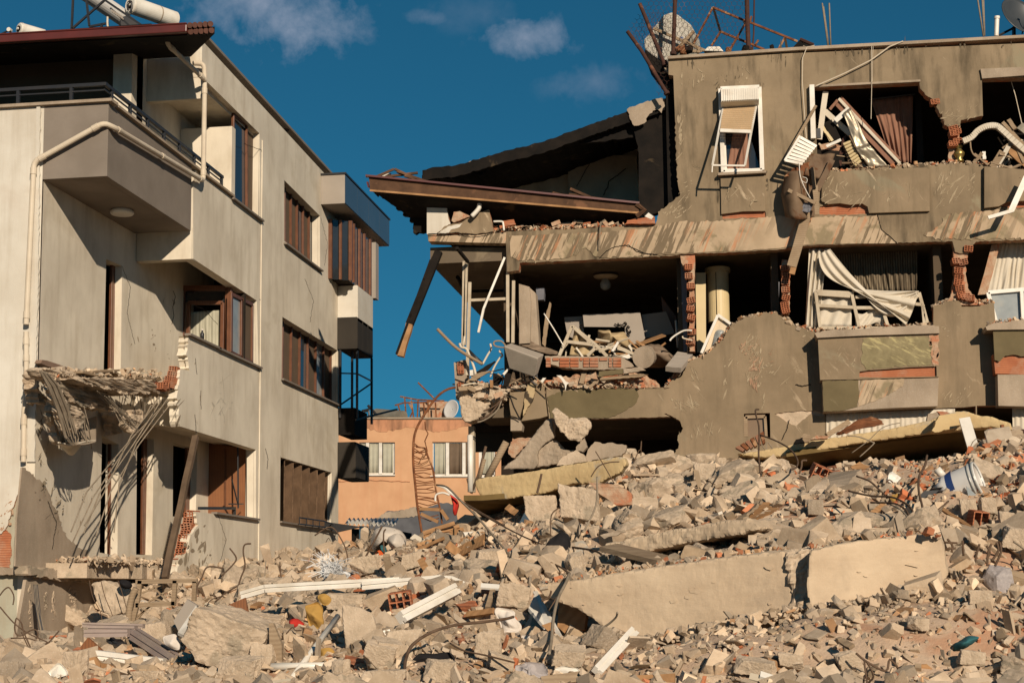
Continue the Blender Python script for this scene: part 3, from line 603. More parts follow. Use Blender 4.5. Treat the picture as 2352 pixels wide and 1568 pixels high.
for (x0, y0, x1, y1, x2, y2) in ((2000,540,1500,1060,1020,1640),(1900,560,1560,1100,1170,1660),(2040,560,1640,1080,1300,1640),(1850,580,1540,980,1230,1640),(1960,560,1600,1080,1400,1560),(1780,620,1640,880,1100,1700),(1870,520,1700,760,1620,880)):
    q = [J_(x0, y0)[0], J_(x1 + rr.uniform(-10,10), y1)[0], J_(x2, y2)[0]]
    if y2 > 1500: q.append((q[-1][0] - 28 + rr.uniform(-20,20), q[-1][1] + 75 + rr.uniform(-10,40)))
    rb.tube([onX(q[0], X2 - .15)] + [onX(p, X2 - .30) for p in q[1:]], .011,5)
rb.build('rebar', m_dustbar, HB)
hb_tiles = MB().prism(RX(J_(500,90,560,100,950,232,1000,300,880,250,560,165,480,130), X1 + .12),(-.1,0,0), ms=0)
hb_tiles.build('tile_strip', m_curt_pink if 0 else mat('brown_skirting_tile', (.26,.17,.12),(.2,.13,.09),3,.6,.1), HB)
hm = MB()
for (a, b, w) in (((880,235),(1190,310),.25),((1010,235),(1330,215),.22),((1250,215),(1400,300),.2),((1480,300),(1840,320),.16),((1820,318),(1890,350),.12)):
    hm.bar(onX(J_(*a)[0], X1 + .5), onX(J_(*b)[0], X1 + .5), w, .03)
hm.build('floor_board', m_greywood, HB)
# hollow bricks at the broken end of the parapets
def hollow_brick(mb, c, rot, d=(.19,.13,.085), n=(3,2)):
    """hollow clay block: a grid of walls around holes running through it"""
    rm_ = Matrix.Rotation(rot[2], 3, 'Z') @ Matrix.Rotation(rot[1], 3, 'Y') @ Matrix.Rotation(rot[0], 3, 'X'); c = Vector(c); t = .012
    for i in range(n[0] + 1):
        x = -d[0] / 2 + d[0] * i / n[0]; mb.box(c + rm_ @ Vector((x, 0,0)),(t, d[1], d[2]), rm_)
    for j in range(n[1] + 1):
        z = -d[2] / 2 + d[2] * j / n[1]
        for i in range(n[0]):
            x = -d[0] / 2 + d[0] * (i + .5) / n[0]; mb.box(c + rm_ @ Vector((x, 0, z)),(d[0] / n[0] - t, d[1], t), rm_)
    return mb
hbk = MB()
for (x, y) in ((2050,210),(2040,270),(2010,330),(1980,380),(2050,330),(1940,400),(1890,410)): hollow_brick(hbk, onX(J_(x, y)[0], X2 - .12),(rr.uniform(-.2,.2), rr.uniform(-.2,.2), rr.uniform(-.3,.3)),(.13,.18,.10),(3,3))
P1('hollow_brick_edge', hbk, m_brick)
hbk = MB()
for i, (x, y) in enumerate(((1120,585),(1135,575),(1110,620),(1098,650),(1095,690),(1085,720),(1075,760),(1065,800),(1030,860),(1020,900),(1115,655),(1060,830))): hollow_brick(hbk, onX(Z3(x, y)[0], X2 - .14),(rr.uniform(-.1,.1), rr.uniform(-.15,.15), rr.uniform(-.2,.2)),(.16,.17,.12),(3,3))
P1('hollow_brick_edge', hbk, m_brick)
hbk = MB()   # hole in the lit wall
for i in range(12):
    a = i * 2.4; r_ = 8 + i * 3.2; p = Z3(962 + math.cos(a) * r_, 590 + math.sin(a) * r_ * 1.6)[0]; hollow_brick(hbk, onY(p, YP - .05),(rr.uniform(-.3,.3), rr.uniform(-.3,.3), rr.uniform(-.3,.3)),(.17,.12,.09),(3,2))
P1('hollow_brick_edge', hbk, m_brick)
# level-one floor slab with its broken front
P1('floor_slab', MB().prism(jag([(X1,21.9),(X2 - .4,22.6),(X2 - .2,24.5),(X2 - .15,27)], .06,.3,2) and [Vector((x, y, 2.28)) for x, y in jag([(X1 - .01,21.9),(X2 - .5,22.3),(X2 - .25,24.5),(X2 - .2,28.9)], .07,.25,2)] + [Vector((X1 - .01,28.9,2.28))], (0,0,-.22), ms=0), m_con)
sk = [onX(p, X1 + .03) for p in jag(Z3(130,300,240,380,300,480,350,610,400,720,520,800),4,5) + Z3(520,850,165,905,90,880,100,600)]
P1('fallen_plaster_patch', MB().prism(sk, (-.025,0,0), ms=0), m_oldcon)
P1('lower_wall', MB().prism([onX(p, X1 + .06) for p in jag(Z3(165,905,330,960,520,985,560,1100,600,1240,640,1420),4,6) + D(20,1560)], (-.05,0,0), ms=0), m_oldcon)
P1('slab_edge', MB().prism([onX(p, X1 + .16) for p in jag(Z3(160,880,330,905,520,880,760,900,1000,900),4,5) + jag(Z3(1010,960,760,965,520,968,330,960,165,925),4,5)], (-.2,0,0), ms=0), m_con)
lb = MB()
P1('lower_concrete', MB().box((-12.1,YF + .16,0),(3.7,.1,3.6)), m_greencon)
cr = MB()   # crack lines in the plaster
for F, x, pts in ((Z2, X2 + .001,(1525,255,1560,262,1580,290,1610,300,1645,325)),(Z1, X2 + .001,(1598,1035,1600,1080,1620,1110,1645,1165)),(Z2, X1 + .001,(1018,205,1030,240,1015,300,1022,350,1010,400)),(Z2, X2 + .001,(1145,930,1150,985,1153,1050)),(Z2, X2 + .001,(1148,600,1152,650,1158,695)),(Z2, X2 + .022,(1560,1130,1575,1190,1570,1250)),(Z2, X2 + .001,(1180,790,1178,840,1182,900))):
    q = jag(F(*pts),.5,3); cr.tube([onX(p, x) for p in q], .007,4)
def crack(X, F, pts, w=.0045, amp=1.2, Y=None):
    q = jag(F(*pts), amp, 4, len(pts) * 7); cr.tube([onX(p, X) if Y is None else onY(p, Y) for p in q], w, 4)
crack(X2 + .001, D, (592,845,610,880,600,930,625,985,618,1030,645,1048)); crack(X2 + .001, D, (443,700,470,712,500,745)); crack(X2 + .001, D, (737,500,752,560,745,610)); crack(X2 + .001, D, (592,1192,620,1230,610,1290,640,1340)); crack(X2 + .001, D, (500,1180,520,1240,505,1290,530,1340)); crack(X1 + .001, D, (280,611,300,660,292,720,310,790)); crack(X1 + .046, D, (110,1150,130,1200,120,1260)); crack(X2 + .001, D, (560,330,600,345,640,400),.005); crack(X2 + .001, D, (700,640,720,690,712,740),.005)
P1('crack', cr, m_black)

def strokes(name, F, spots, Y, m, seed=0, X=None, parent=None, thick=.003, jitter=20):
    """thin scars left by falling debris: slender plates a few millimetres proud, leaning the same way"""
    r = random.Random(seed); b = MB()
    for (cx, cy, rx, ry, n, ln, ang, w) in spots:
        for k in range(int(n * .8)):
            t = r.uniform(0,6.28); q = r.random() ** .8; x, y = cx + rx * q * math.cos(t), cy + ry * q * math.sin(t); a = math.radians(ang + r.gauss(0, jitter)); l = ln * min(1.5, r.gammavariate(1.6,.33)); ww = w * min(1.6, r.gammavariate(1.8,.32))
            dx, dy = math.cos(a),-math.sin(a); P = []
            for s_, e in ((-1,.15),(-.5,.8),(.1,1),(.6,.55),(1,.1)): P.append((x + dx * l * s_ / 2 - dy * ww * e / 2 + r.uniform(-.5,.5), y + dy * l * s_ / 2 + dx * ww * e / 2 + r.uniform(-.5,.5)))
            for s_, e in ((.6,.5),(0,.9),(-.6,.6)): P.append((x + dx * l * s_ / 2 + dy * ww * e / 2 + r.uniform(-.5,.5), y + dy * l * s_ / 2 - dx * ww * e / 2 + r.uniform(-.5,.5)))
            P = [F(px, py)[0] for px, py in P]
            if X is None: b.prism(RY(P, Y - .0005 * (k % 5)),(0, thick, 0), ms=0)
            else: b.prism(RX(P, X + .0005 * (k % 5)),(-thick, 0,0), ms=0)
    return b.build(name, m, parent, fix=False)
m_chip = mat('chipped_plaster_core', (.30,.245,.17),(.24,.19,.13),6,.95,.5,40)
m_chipl = mat('pale_filler', (.62,.56,.45),(.5,.44,.34),6,.95,.5,40)
strokes('plaster_chip', Z2, [(812,480,6,30,3,60,88,10),(915,560,20,60,4,60,85,18),(900,460,20,50,8,30,80,7),(1020,250,8,60,3,60,88,12),(965,265,5,12,2,24,85,6),(1000,450,12,30,4,26,60,5),(770,520,10,20,3,24,80,8),(240,1000,8,90,10,70,88,16),(280,1110,12,90,6,30,85,7),(1000,590,30,20,3,14,60,6)], 0, m_chip, 31, X1 + .004, LB)
strokes('plaster_chip', Z3, [(330,560,60,160,22,40,70,12),(260,440,60,120,16,40,60,16),(240,260,6,60,5,60,88,12),(500,500,60,180,10,30,85,6),(640,700,30,60,6,30,85,7)], 0, m_chip, 32, X1 + .045, LB)
strokes('plaster_chip', Z3, [(1190,760,50,120,26,60,80,18),(1100,830,40,90,14,60,80,18),(1230,880,30,80,12,50,85,10),(1570,180,10,120,6,60,88,5),(1320,900,60,60,8,26,80,5),(1330,720,60,60,5,20,80,4)], 0, m_chip, 33, X2 + .004, LB)
strokes('plaster_chip', Z3, [(1215,900,16,100,14,50,80,10),(1180,800,16,60,10,40,80,9)], 0, m_chipl, 34, X2 + .009, LB)
strokes('plaster_chip', Z2, [(1150,640,4,40,2,60,88,6),(1050,860,5,100,6,70,86,9),(1180,830,4,60,2,60,88,5),(1580,1180,8,60,3,50,88,5),(1160,990,8,60,3,50,86,6)], 0, m_chip, 35, X2 + .004, LB)
strokes('plaster_chip', Z1, [(1590,1140,5,8,2,20,80,8),(1630,1120,12,40,5,30,75,3),(1610,1060,6,20,3,24,85,3)], 0, m_chipl, 36, X2 + .004, LB)
strokes('plaster_chip', Z3, [(60,520,30,120,14,40,60,14),(20,620,20,60,10,40,60,12)], YF - .004, m_rim, 37, None, LB)
strokes('concrete_scar', N_, [(790,330,30,230,20,110,86,34),(1090,330,60,190,40,70,70,34),(680,260,30,140,14,90,105,26),(450,330,20,400,26,90,86,26),(1290,450,30,60,10,40,80,16),(1080,100,80,60,20,60,50,22)], 0, m_con, 38, X1 + .07, LB, .012)
# soot and damp blotches as worn paint
strokes('grime_patch', Z2, [(1310,860,70,200,26,110,86,16)], 0, mat('sooty_cream_plaster', (.50,.45,.36),(.40,.355,.28),2,.95,.3,40),39, X2 + .003, LB, .002)

P1('bay_core', MB().box((X2 + .21, by0 + 1.45,(bs[0].z + bs[2].z) / 2),(.38,2.3, bs[0].z - bs[2].z - .02)), m_int_dark)  # near-black box added for the dark area under the canopy
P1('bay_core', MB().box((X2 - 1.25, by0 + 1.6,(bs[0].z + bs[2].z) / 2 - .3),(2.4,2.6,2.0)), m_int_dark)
# ================================================================== RIGHT BUILDING
YR = 28.3
RB = thing('damaged_apartment_building', 'grey-brown apartment block with its outer walls torn open on the right', 'building', (1,30,0))
def P2(name, mb, mats, **k): return mb.build(name, mats, k.pop('parent', RB), **k)
def wall(name, outer, holes=(), skin=None, Y=YR, core_m=None, th=.19, edge_m=None, skt=.035, hole_grow=True):
    """plaster skin (polygon traced at its real distance) in front of a masonry core"""
    o = RY(outer, Y); hs = [RY(h, Y) for h in holes]
    s = P2(name, MB().prism(o, (0, skt, 0), hs, ms=1), [skin or m_taupe, m_rim])
    sh = Vector((0, skt + .003,0))
    P2('masonry_core', MB().prism([v + sh for v in o], (0, th, 0), [[v + sh for v in h] for h in hs], mf=0, ms=0), core_m or m_rim)
    return s
def patch(name, pts, m, Y, th=.02, seed=0, amp=2.5, step=5, close=True, skin_side=1):
    q = jag(pts + [pts[0]], amp, step, seed)[:-1] if amp else pts
    return P2(name, MB().prism(RY(q, Y),(0, th, 0), ms=0), m)
# ---- top storey wall with shutter window hole and the big torn opening
XR = 2720
out3 = C(285,345) + C(262,345)[:0] + D(XR, 96)
out3 = C(262,345) + [(XR, 84)] + [(XR, 552)] + jag(C(2351,1408,2070,1420,2050,1440,2040,1470,1990,1490,1945,1480,1930,1418),1.2,5) + jag(C(1930,1418,1500,1430,1075,1442,920,1465,700,1480,400,1492,160,1500),1.0,8) + jag(A(2190,690,1560,722,1120,740,1112,790),1.0,8) + A(1035,800,1030,640,1028,532) + jag(A(1028,530,1400,518,1700,502,2028,486),1.5,7) + jag(C(187,1310,200,1245,275,1190,330,1150,318,1090,305,850,300,700),2.2,5) + C(290,445,262,440)
hA = C(575,604,797,600,812,1002,583,1010)
hB = C(1118,512,1735,482) + jag(C(1740,520,1790,570,1830,600,1850,650,1870,670,1885,735,1915,742),2.5,4) + jag(C(1975,738,1980,706,2110,682),1.5,5) + C(2103,462) + [(XR - 60,170)] + [(XR - 60,395)] + jag(C(2351,1005,2160,1000,2100,962,1960,955,1850,968,1650,965,1545,985,1400,992,1210,1000,1140,1015),2.5,5)
hBrk1 = jag(C(1150,1260,1152,1215,1200,1205,1270,1198,1330,1208,1400,1200,1425,1218,1432,1258,1290,1262,1150,1262),1.2,5)[:-1]
hBrk2 = jag(C(575,1262,700,1245,832,1245,832,1278,580,1285,575,1262),1,6)[:-1]
hBrk3 = jag(C(2210,1215,2250,1190,2360,1185,2380,1215,2300,1222,2210,1215),1,5)[:-1]
o3 = RY(out3,YR); skin_h = [RY(h, YR) for h in (hA, hB, hBrk1, hBrk2, hBrk3)]
P2('outer_wall', MB().prism(o3,(0,.035,0), skin_h, ms=1), [m_taupe_top, m_rim])
sh = Vector((0,.038,0)); P2('masonry_core', MB().prism([v + sh for v in o3], (0,.19,0), [[v + sh for v in h] for h in skin_h[:2]], ms=0), m_rim)
P2('exposed_brick', MB().prism([v + Vector((0,.026,0)) for v in RY(C(1120,1190,1450,1190,1450,1275,1120,1275), YR)], (0,.01,0), ms=0).prism([v + Vector((0,.026,0)) for v in RY(C(560,1235,850,1235,850,1290,560,1290), YR)], (0,.01,0), ms=0).prism([v + Vector((0,.026,0)) for v in RY(C(2190,1180,2400,1180,2400,1230,2190,1230), YR)], (0,.01,0), ms=0), m_brick)
P2('parapet_cap', MB().prism(RY(C(258,330,1000,278,2351,205) + [(XR, 76)] + [(XR, 84)] + C(2351,222,1000,296,258,346), YR - .07),(0,.32,0), ms=0), m_oldcon)
# scraped lower band of the top storey: its own thin render coat
bd = jag(A(1050,560,1400,545,1700,535,2040,500),2,7) + jag(C(190,1330,330,1300,560,1300,900,1270,1150,1275,1430,1272,1490,1262,1500,1300,1520,1360,1560,1390,1612,1430),2.5,6) + jag(C(1300,1432,1075,1436,920,1458,700,1473,400,1486,170,1492),1,8) + jag(A(2100,688,1700,704,1630,700,1560,640,1500,690,1350,712,1130,728,1060,700),3,7)
P2('scraped_render', MB().prism(RY(bd, YR - .012),(0,.011,0), ms=0), m_band)
patch('scraped_render', C(1900,1260,2100,1240,2370,1225,2400,1400,2100,1410,1950,1405,1830,1408,1760,1380,1850,1330), m_band, YR - .012,.011,3,4,6)
# proud spandrel panels
patch('spandrel_panel', C(1205,1010,1780,985,1795,1000,1797,1240,1440,1252,1432,1215,1400,1196,1330,1204,1270,1194,1200,1200,1160,1180,1165,1080,1190,1040), m_taupe, YR - .07,.068,5,0)
patch('spandrel_panel', C(568,1045,828,1030,830,1240,700,1242,572,1258), m_taupe, YR - .055,.053,6,0)
patch('spandrel_panel', C(2118,978,2400,1000,2400,1180,2350,1180,2250,1186,2205,1212,2118,1222), m_taupe, YR - .10,.098,7,0)
P2('lintel', MB().prism(RY(C(1120,500,1742,468,1742,480,1120,512), YR - .04),(0,.038,0), ms=0), m_oldcon)
P2('lintel', MB().prism(RY(C(2095,405,2400,392,2400,440,2105,462), YR - .05),(0,.048,0), ms=0), m_oldcon)
# ---- middle storey
out2 = jag(B(2340,345),1) + jag(E_(0,1130,60,1060,110,1050,150,960,200,930,280,900,340,850,400,780,440,710,520,668,600,650,680,630,740,628,800,680,870,728,980,748),2.5,5) + E_(985,760,1760,742) + jag(E_(1760,590,1830,570,1890,545,1935,562,1945,592,2030,590,2100,575,2155,565),2,5) + E_(2165,690) + [(XR, 740)] + [(XR, 1130)] + D(1500,1130,1470,1130) + jag(E_(20,1600,60,1560,95,1510,90,1440,125,1385,95,1330,40,1300,0,1290),2,4) + B(2340,538) + jag(B(2340,538,2000,548,1700,552,1530,550),.8,8) + B(1512,400) + jag(B(1512,352,1700,352,2000,348,2340,345),1.5,6)
hW = E_(522,1290,692,1285,695,1445,525,1440)
hP = E_(1056,1283,1960,1248,2036,1240,2040,1500,1056,1500)
hP2 = E_(2044,1238,2700,1230,2700,1500,2046,1500)
hPl = jag(E_(722,1290,820,1275,900,1268,1000,1275,1052,1290,1050,1308,960,1290,905,1330,865,1370,820,1352,770,1320,722,1290),1.5,5)[:-1]
o2 = RY(out2,YR); h2 = [RY(h, YR) for h in (hW, hP, hP2, hPl)]
P2('outer_wall', MB().prism(o2,(0,.035,0), h2, ms=1), [m_taupe, m_rim])
P2('masonry_core', MB().prism([v + sh for v in o2], (0,.19,0), [[v + sh for v in h] for h in h2[:3]], ms=0), m_rim)
P2('exposed_concrete', MB().prism([v + Vector((0,.024,0)) for v in RY(E_(700,1262,1055,1262,1055,1385,700,1385), YR)], (0,.01,0), ms=0), m_con)
# olive repaint band along the slab edge on the left
patch('olive_paint_coat', B(1518,405,1600,372,1720,358,2000,350,2110,352,2130,400,2115,440,2050,490,1990,520,1930,545,1540,548), m_greenish, YR - .016,.015,9,1.5,6)
# end pieces of the slab (angled prism left of the band)
P2('column_stub', MB().prism(RY(Q(1240,540,1225,640,1262,940,1180,965,950,1000,1000,900,1100,700,1130,560), YR - .03),(0,.28,0), ms=0), m_taupe, bevel=.01)
P2('column_stub', MB().prism(RY(Q(820,660,1000,650,980,800,930,970,835,950,815,800), YR - .08),(0,.28,0), ms=0), m_taupe)
P2('column_stub', MB().prism(RY(Q(830,950,940,985,970,1050,960,1110,830,1112), YR - .05),(0,.25,0), ms=0), m_oldcon)
P2('splintered_timber', MB().prism(RY(jag(Q(1030,560,1130,540,1110,680,1070,780,1020,860,975,940,1000,700,1030,560),1.5,4), YR - .12),(0,.08,0), ms=0), m_mattress)
# ---- bays (boxed parapets standing proud of the wall)
YB = YR - .38
def bay2(pts, Y, mats, holes=(), name='bay_parapet'):
    o = RY(pts, Y); return P2(name, MB().prism(o, (0,YR - Y + .0,0), [RY(h, Y) for h in holes], ms=0), mats)
bb_hole = jag(E_(1270,1055,1275,1015,1340,1005,1440,998,1600,985,1790,978,1792,1050,1600,1052,1400,1058,1270,1055),1.5,5)[:-1]
P2('bay_parapet', MB().prism(RY(E_(1005,795,1795,768,1795,1050,1600,1054,1270,1065,1020,1070), YB),(0,.05,0), [RY(bb_hole[:-1] if 0 else E_(1275,1050,1278,1015,1340,1006,1440,1000,1600,987,1780,980,1782,1046,1600,1050,1400,1054), YB)], ms=0), m_taupe)
P2('exposed_brick', MB().prism(RY(E_(1240,960,1793,960,1793,1068,1240,1074), YB + .052),(0,.12,0), ms=0), m_brick)
P2('bay_core', MB().prism(RY(E_(1010,800,1792,773,1792,958,1238,958,1238,1072,1022,1075), YB + .054),(0,.32,0), ms=0), m_oldcon)
patch('scratched_render', E_(1300,800,1700,785,1750,800,1745,970,1600,978,1320,1000,1290,960), mat('yellow_scratched_render', (.25,.21,.115),(.17,.14,.075),5,.9,.6,40), YB - .008,.007,11,3,6)
scratch(bpy.data.materials['yellow_scratched_render'], (.42,.36,.18), R(-60),.8,(10,10,2.2),.52,.6,(1.5,.4,.5))
patch('scratched_render', E_(1730,780,1793,776,1793,975,1755,970,1740,900), m_rim, YB - .008,.007,12,3,6)
P2('bay_sill', MB().prism(RY(jag(E_(985,765,1090,742,1280,738,1500,722,1700,710,1795,718),1.5,6) + E_(1800,765,1300,780,1000,795), YB - .06),(0,.44,0), ms=0), m_oldcon)
P2('bay_base', MB().prism(RY(E_(1035,1078,1795,1056,1787,1240,1500,1252,1160,1272,1042,1277), YB + .03),(0,.37,0), ms=0), m_oldcon)
patch('olive_paint_coat', E_(1035,1077,1270,1070,1275,1150,1262,1245,1160,1270,1043,1275), m_greenish, YB + .015,.014,13,1,8)
patch('scraped_render', E_(1285,1070,1570,1062,1560,1110,1440,1180,1350,1215,1265,1245), m_band, YB + .018,.011,14,1.2,6)
# second bay at the right edge
P2('bay_sill', MB().prism(RY(jag(E_(2100,722,2150,700,2250,690,2340,676),1.5,5) + [(XR, 730)] + [(XR, 752)] + E_(2150,742,2110,745), YB - .06),(0,.44,0), ms=0), m_oldcon)
P2('bay_parapet', MB().prism(RY(E_(2150,744) + [(XR, 752)] + [(XR, 815)] + jag(E_(2345,915,2290,905,2230,912,2190,950,2160,940),1.5,5), YB),(0,.05,0), ms=0), m_greenish)
P2('exposed_brick', MB().prism(RY(E_(2152,900) + [(XR, 800)] + [(XR, 860)] + E_(2340,1035,2230,1030,2165,1030), YB + .052),(0,.3,0), ms=0), m_brick)
P2('bay_base', MB().prism(RY(E_(2180,1035) + [(XR, 861)] + [(XR, 940)] + E_(2185,1238), YB + .04),(0,.33,0), ms=0), m_oldcon)
# ---- piers between the rooms, with bared hollow brick
def pier(outline, m, Y=YR, th=.25, name='pier'): return P2(name, MB().prism(RY(outline, Y),(0, th, 0), ms=0), m)
pier(A(2192,688,2290,686) + jag(A(2290,686,2285,1000,2290,1330),1,8) + jag(A(2255,1330,2250,1000,2250,800,2200,740),2,5), m_rim, YR + .05)
pier(E_(770,285,835,290) + jag(E_(820,320,822,500,818,640),1,6) + jag(E_(765,640,775,500,768,400),1.5,6), m_rim, YR + .03,.5)
pier(jag(E_(1900,180,2025,170,2000,210,1985,250,1968,300,1975,400,1985,470,2040,540,2100,580),2,5) + jag(E_(1840,580,1880,500,1898,400,1892,250,1900,180),2,5), m_rim, YR + .04,.22)
P2('column', MB().prism(RY(A(1115,880,1185,900,1195,1000,1190,1275,1118,1280), YR + .35),(0,.3,0), ms=0).prism(RY(A(1185,905,1225,940,1250,1290,1195,1280), YR + .42),(0,.3,0), ms=0), m_oldcon)
P2('column', MB().prism(RY(A(2195,735,2235,760,2240,1330,2215,1330), YR + .35),(0,.12,0), ms=0), m_int_blue)
hb = MB(); r5 = random.Random(11)
def bricks_at(F, pts, Y, d=(.16,.12,.09), n=(3,3), j=.25):
    for i in range(0, len(pts),2): hollow_brick(hb, onY(F(pts[i], pts[i + 1])[0], Y),(r5.uniform(-j, j), r5.uniform(-j, j), r5.uniform(-j, j)), d, n)
bricks_at(A, (2245,770,2250,830,2262,900,2265,990,2260,1050,2262,1110,2270,1200,2262,1270), YR + .02,(.13,.12,.1))
bricks_at(E_, (790,345,795,390,792,430,795,480,795,530,790,580,793,620), YR, (.13,.12,.1))
bricks_at(E_, (1925,360,1930,400,1920,440,1935,470,1990,215,1905,300,1955,300,1940,520,1970,530,2000,540), YR, (.14,.12,.1))
bricks_at(C, (1935,758,1935,790,1955,830,1930,850,1950,775,1825,605), YR + .04,(.15,.12,.09))
P2('hollow_brick_edge', hb, m_brick)
pier(C(1915,740,1975,740) + jag(C(1978,740,1965,850,1962,950),1,5) + jag(C(1905,950,1915,850,1912,740),2,5), m_rim, YR + .14,.14)
# ---- floors, ceilings and inner walls of the storeys
def zY(F, x, y, Y=YR): return onY(F(x, y)[0], Y).z
zc2 = 7.93; zf2 = 5.32; zc1 = 4.97; zf3 = 8.35
rooms = MB()
XL = -4.45
def slabbox(x0, x1, y0, y1, z0, z1): return ((x0 + x1) / 2,(y0 + y1) / 2,(z0 + z1) / 2),(x1 - x0, y1 - y0, z1 - z0)
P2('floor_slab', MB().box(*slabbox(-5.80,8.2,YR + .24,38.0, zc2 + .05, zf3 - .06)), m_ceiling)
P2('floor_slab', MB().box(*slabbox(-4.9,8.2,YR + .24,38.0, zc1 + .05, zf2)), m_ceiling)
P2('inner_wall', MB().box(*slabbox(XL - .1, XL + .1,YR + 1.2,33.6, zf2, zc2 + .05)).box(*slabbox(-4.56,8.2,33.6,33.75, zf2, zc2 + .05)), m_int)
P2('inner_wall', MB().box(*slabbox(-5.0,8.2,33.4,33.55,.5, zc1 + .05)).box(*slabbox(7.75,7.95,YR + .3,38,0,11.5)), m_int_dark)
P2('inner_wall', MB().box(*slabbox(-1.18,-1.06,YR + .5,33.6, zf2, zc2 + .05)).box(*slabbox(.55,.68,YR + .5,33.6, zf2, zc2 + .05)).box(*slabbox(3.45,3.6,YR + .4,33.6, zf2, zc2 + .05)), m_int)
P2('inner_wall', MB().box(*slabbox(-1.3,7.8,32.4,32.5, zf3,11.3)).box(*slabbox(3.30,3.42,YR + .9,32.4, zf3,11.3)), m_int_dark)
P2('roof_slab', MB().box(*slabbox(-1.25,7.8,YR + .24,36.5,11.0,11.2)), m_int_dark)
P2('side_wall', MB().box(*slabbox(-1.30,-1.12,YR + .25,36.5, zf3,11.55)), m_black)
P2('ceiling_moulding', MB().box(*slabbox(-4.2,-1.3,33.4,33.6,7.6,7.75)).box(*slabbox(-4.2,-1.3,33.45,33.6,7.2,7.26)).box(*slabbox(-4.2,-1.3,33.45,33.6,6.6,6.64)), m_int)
# balcony slab corner on the left (front edge + underside continue deep into the house)
P2('balcony_slab', MB().prism(RY(jag(A(505,552,700,556,850,552,1030,535),.8,8) + A(1028,610,700,602,510,596), YR - .02),(0,.3,0), ms=0), m_band, bevel=.01)
P2('balcony_parapet', MB().prism(RY(A(500,548,500,250,618,255) + jag(A(620,300,640,420,660,480,600,520,560,548),1.5,5), YR - .02),(0,.18,0), ms=1), [m_white_wall, m_rim])
P2('balcony_parapet', MB().prism(RY(jag(A(570,545,620,495,730,470,800,430,915,382),1,6) + A(918,400,945,530) + jag(A(945,532,820,548,760,540,570,548),1,6), YR - .06),(0,.14,0), ms=1), [m_taupe, m_rim])
patch('paint_remnant', A(572,545,640,498,740,475,720,500,660,520,640,545), m_white_wall, YR - .068,.007,4,1,4)
P2('soffit_trim', MB().bar(onY(A(690,628)[0], YR + .25), onY(A(1025,632)[0], YR + .25),.05,.05).bar(onZ(A(700,640)[0], zc2), onZ(A(775,735)[0], zc2),.05,.05), m_black)
# steel posts under the balcony
st = MB()
for pts in ((750,730,742,1290),(788,870,770,1490),(1040,720,1042,1270),(1080,860,1075,1275),(765,735,750,1290)): st.bar(onY(A(pts[0], pts[1])[0], YR + .12), onY(A(pts[2], pts[3])[0], YR + .12),.055,.055,(0,1,0))
st.bar(onY(A(795,990)[0], YR + .15), onY(A(1045,980)[0], YR + .15),.05,.05)
P2('balcony_post', st, m_dustwhite)
P2('balcony_bar', MB().bar(onY(A(1020,705)[0], YR - .05), onY(A(880,1045)[0], YR - .1),.05,.04).bar(onY(A(880,1045)[0], YR - .1), onY(A(845,1205)[0], YR - .1),.045,.04), m_white)
P2('soffit_pipe', MB().tube(RYs(A(705,835,740,900,745,940),(29.5,30,30.2)),.04,6).tube([onY(p, 31) for p in A(775,930,1030,925)], .03,6), m_black)
P2('old_column', MB().prism(RY(A(680,1405,755,1385,765,1400,770,1650,695,1650), YR + .1),(0,.3,0), ms=0), m_oldcon)
hb = MB(); bricks_at(Q, (240,350,245,400,245,580), YR + .06,(.1,.04,.13),(2,4),.03); P2('hollow_brick_edge', hb, m_brick)
# ---- attic storey on the left: cream room under the burnt sloping roof
zfl = 8.35
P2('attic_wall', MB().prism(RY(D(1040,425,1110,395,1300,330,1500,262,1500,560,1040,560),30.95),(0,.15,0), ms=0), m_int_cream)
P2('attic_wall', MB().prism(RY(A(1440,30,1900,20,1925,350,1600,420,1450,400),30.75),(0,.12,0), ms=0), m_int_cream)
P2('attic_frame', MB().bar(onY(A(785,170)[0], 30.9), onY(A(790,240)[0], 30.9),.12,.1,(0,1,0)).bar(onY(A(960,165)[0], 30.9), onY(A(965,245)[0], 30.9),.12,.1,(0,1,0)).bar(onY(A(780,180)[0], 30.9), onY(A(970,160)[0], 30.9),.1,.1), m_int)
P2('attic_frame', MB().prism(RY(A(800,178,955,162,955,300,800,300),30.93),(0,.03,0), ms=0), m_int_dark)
top = A(470,122,555,100,690,90,870,38,1000,0) + D(1250,325,1350,288,1440,256,1500,238,1532,226)
top = jag(top, 1.5,7)
rf = MB(); a_ = [onY(p, YR + .3) for p in top]; b_ = [v + Vector((0,5.2,.35)) for v in a_]
for i in range(len(a_) - 1):
    rf.add([a_[i], a_[i + 1], b_[i + 1], b_[i]] + [v - Vector((0,0,.22)) for v in (a_[i], a_[i + 1], b_[i + 1], b_[i])], [(0,1,2,3),(7,6,5,4),(0,4,5,1),(3,2,6,7),(0,3,7,4),(1,5,6,2)])
P2('attic_roof', rf, m_black)
hang = top + jag(D(1530,275,1465,312,1400,322,1310,330,1230,345,1120,378),3,8) + jag(A(870,150,790,150,740,165,680,130,600,160,520,200,505,180,470,122),3,6)
P2('charred_gable', MB().prism(RY(hang, YR + .5),(0,.1,0), ms=0), m_black)
patch('gable_plaster', A(668,110,720,85,870,42,830,60,800,110,760,150,720,165,690,140), m_oldcon, YR + .44,.05,3,2,5)
P2('charred_wall', MB().prism(RY(jag(D(1440,258,1530,226,1548,180,1552,300,1557,420,1565,470),2,7) + jag(A(2100,360,2030,410,1960,430,1925,400,1915,300),2,6) + jag(D(1467,350,1455,300,1440,258),2,6), YR + .42),(0,.2,0), ms=0), m_black)
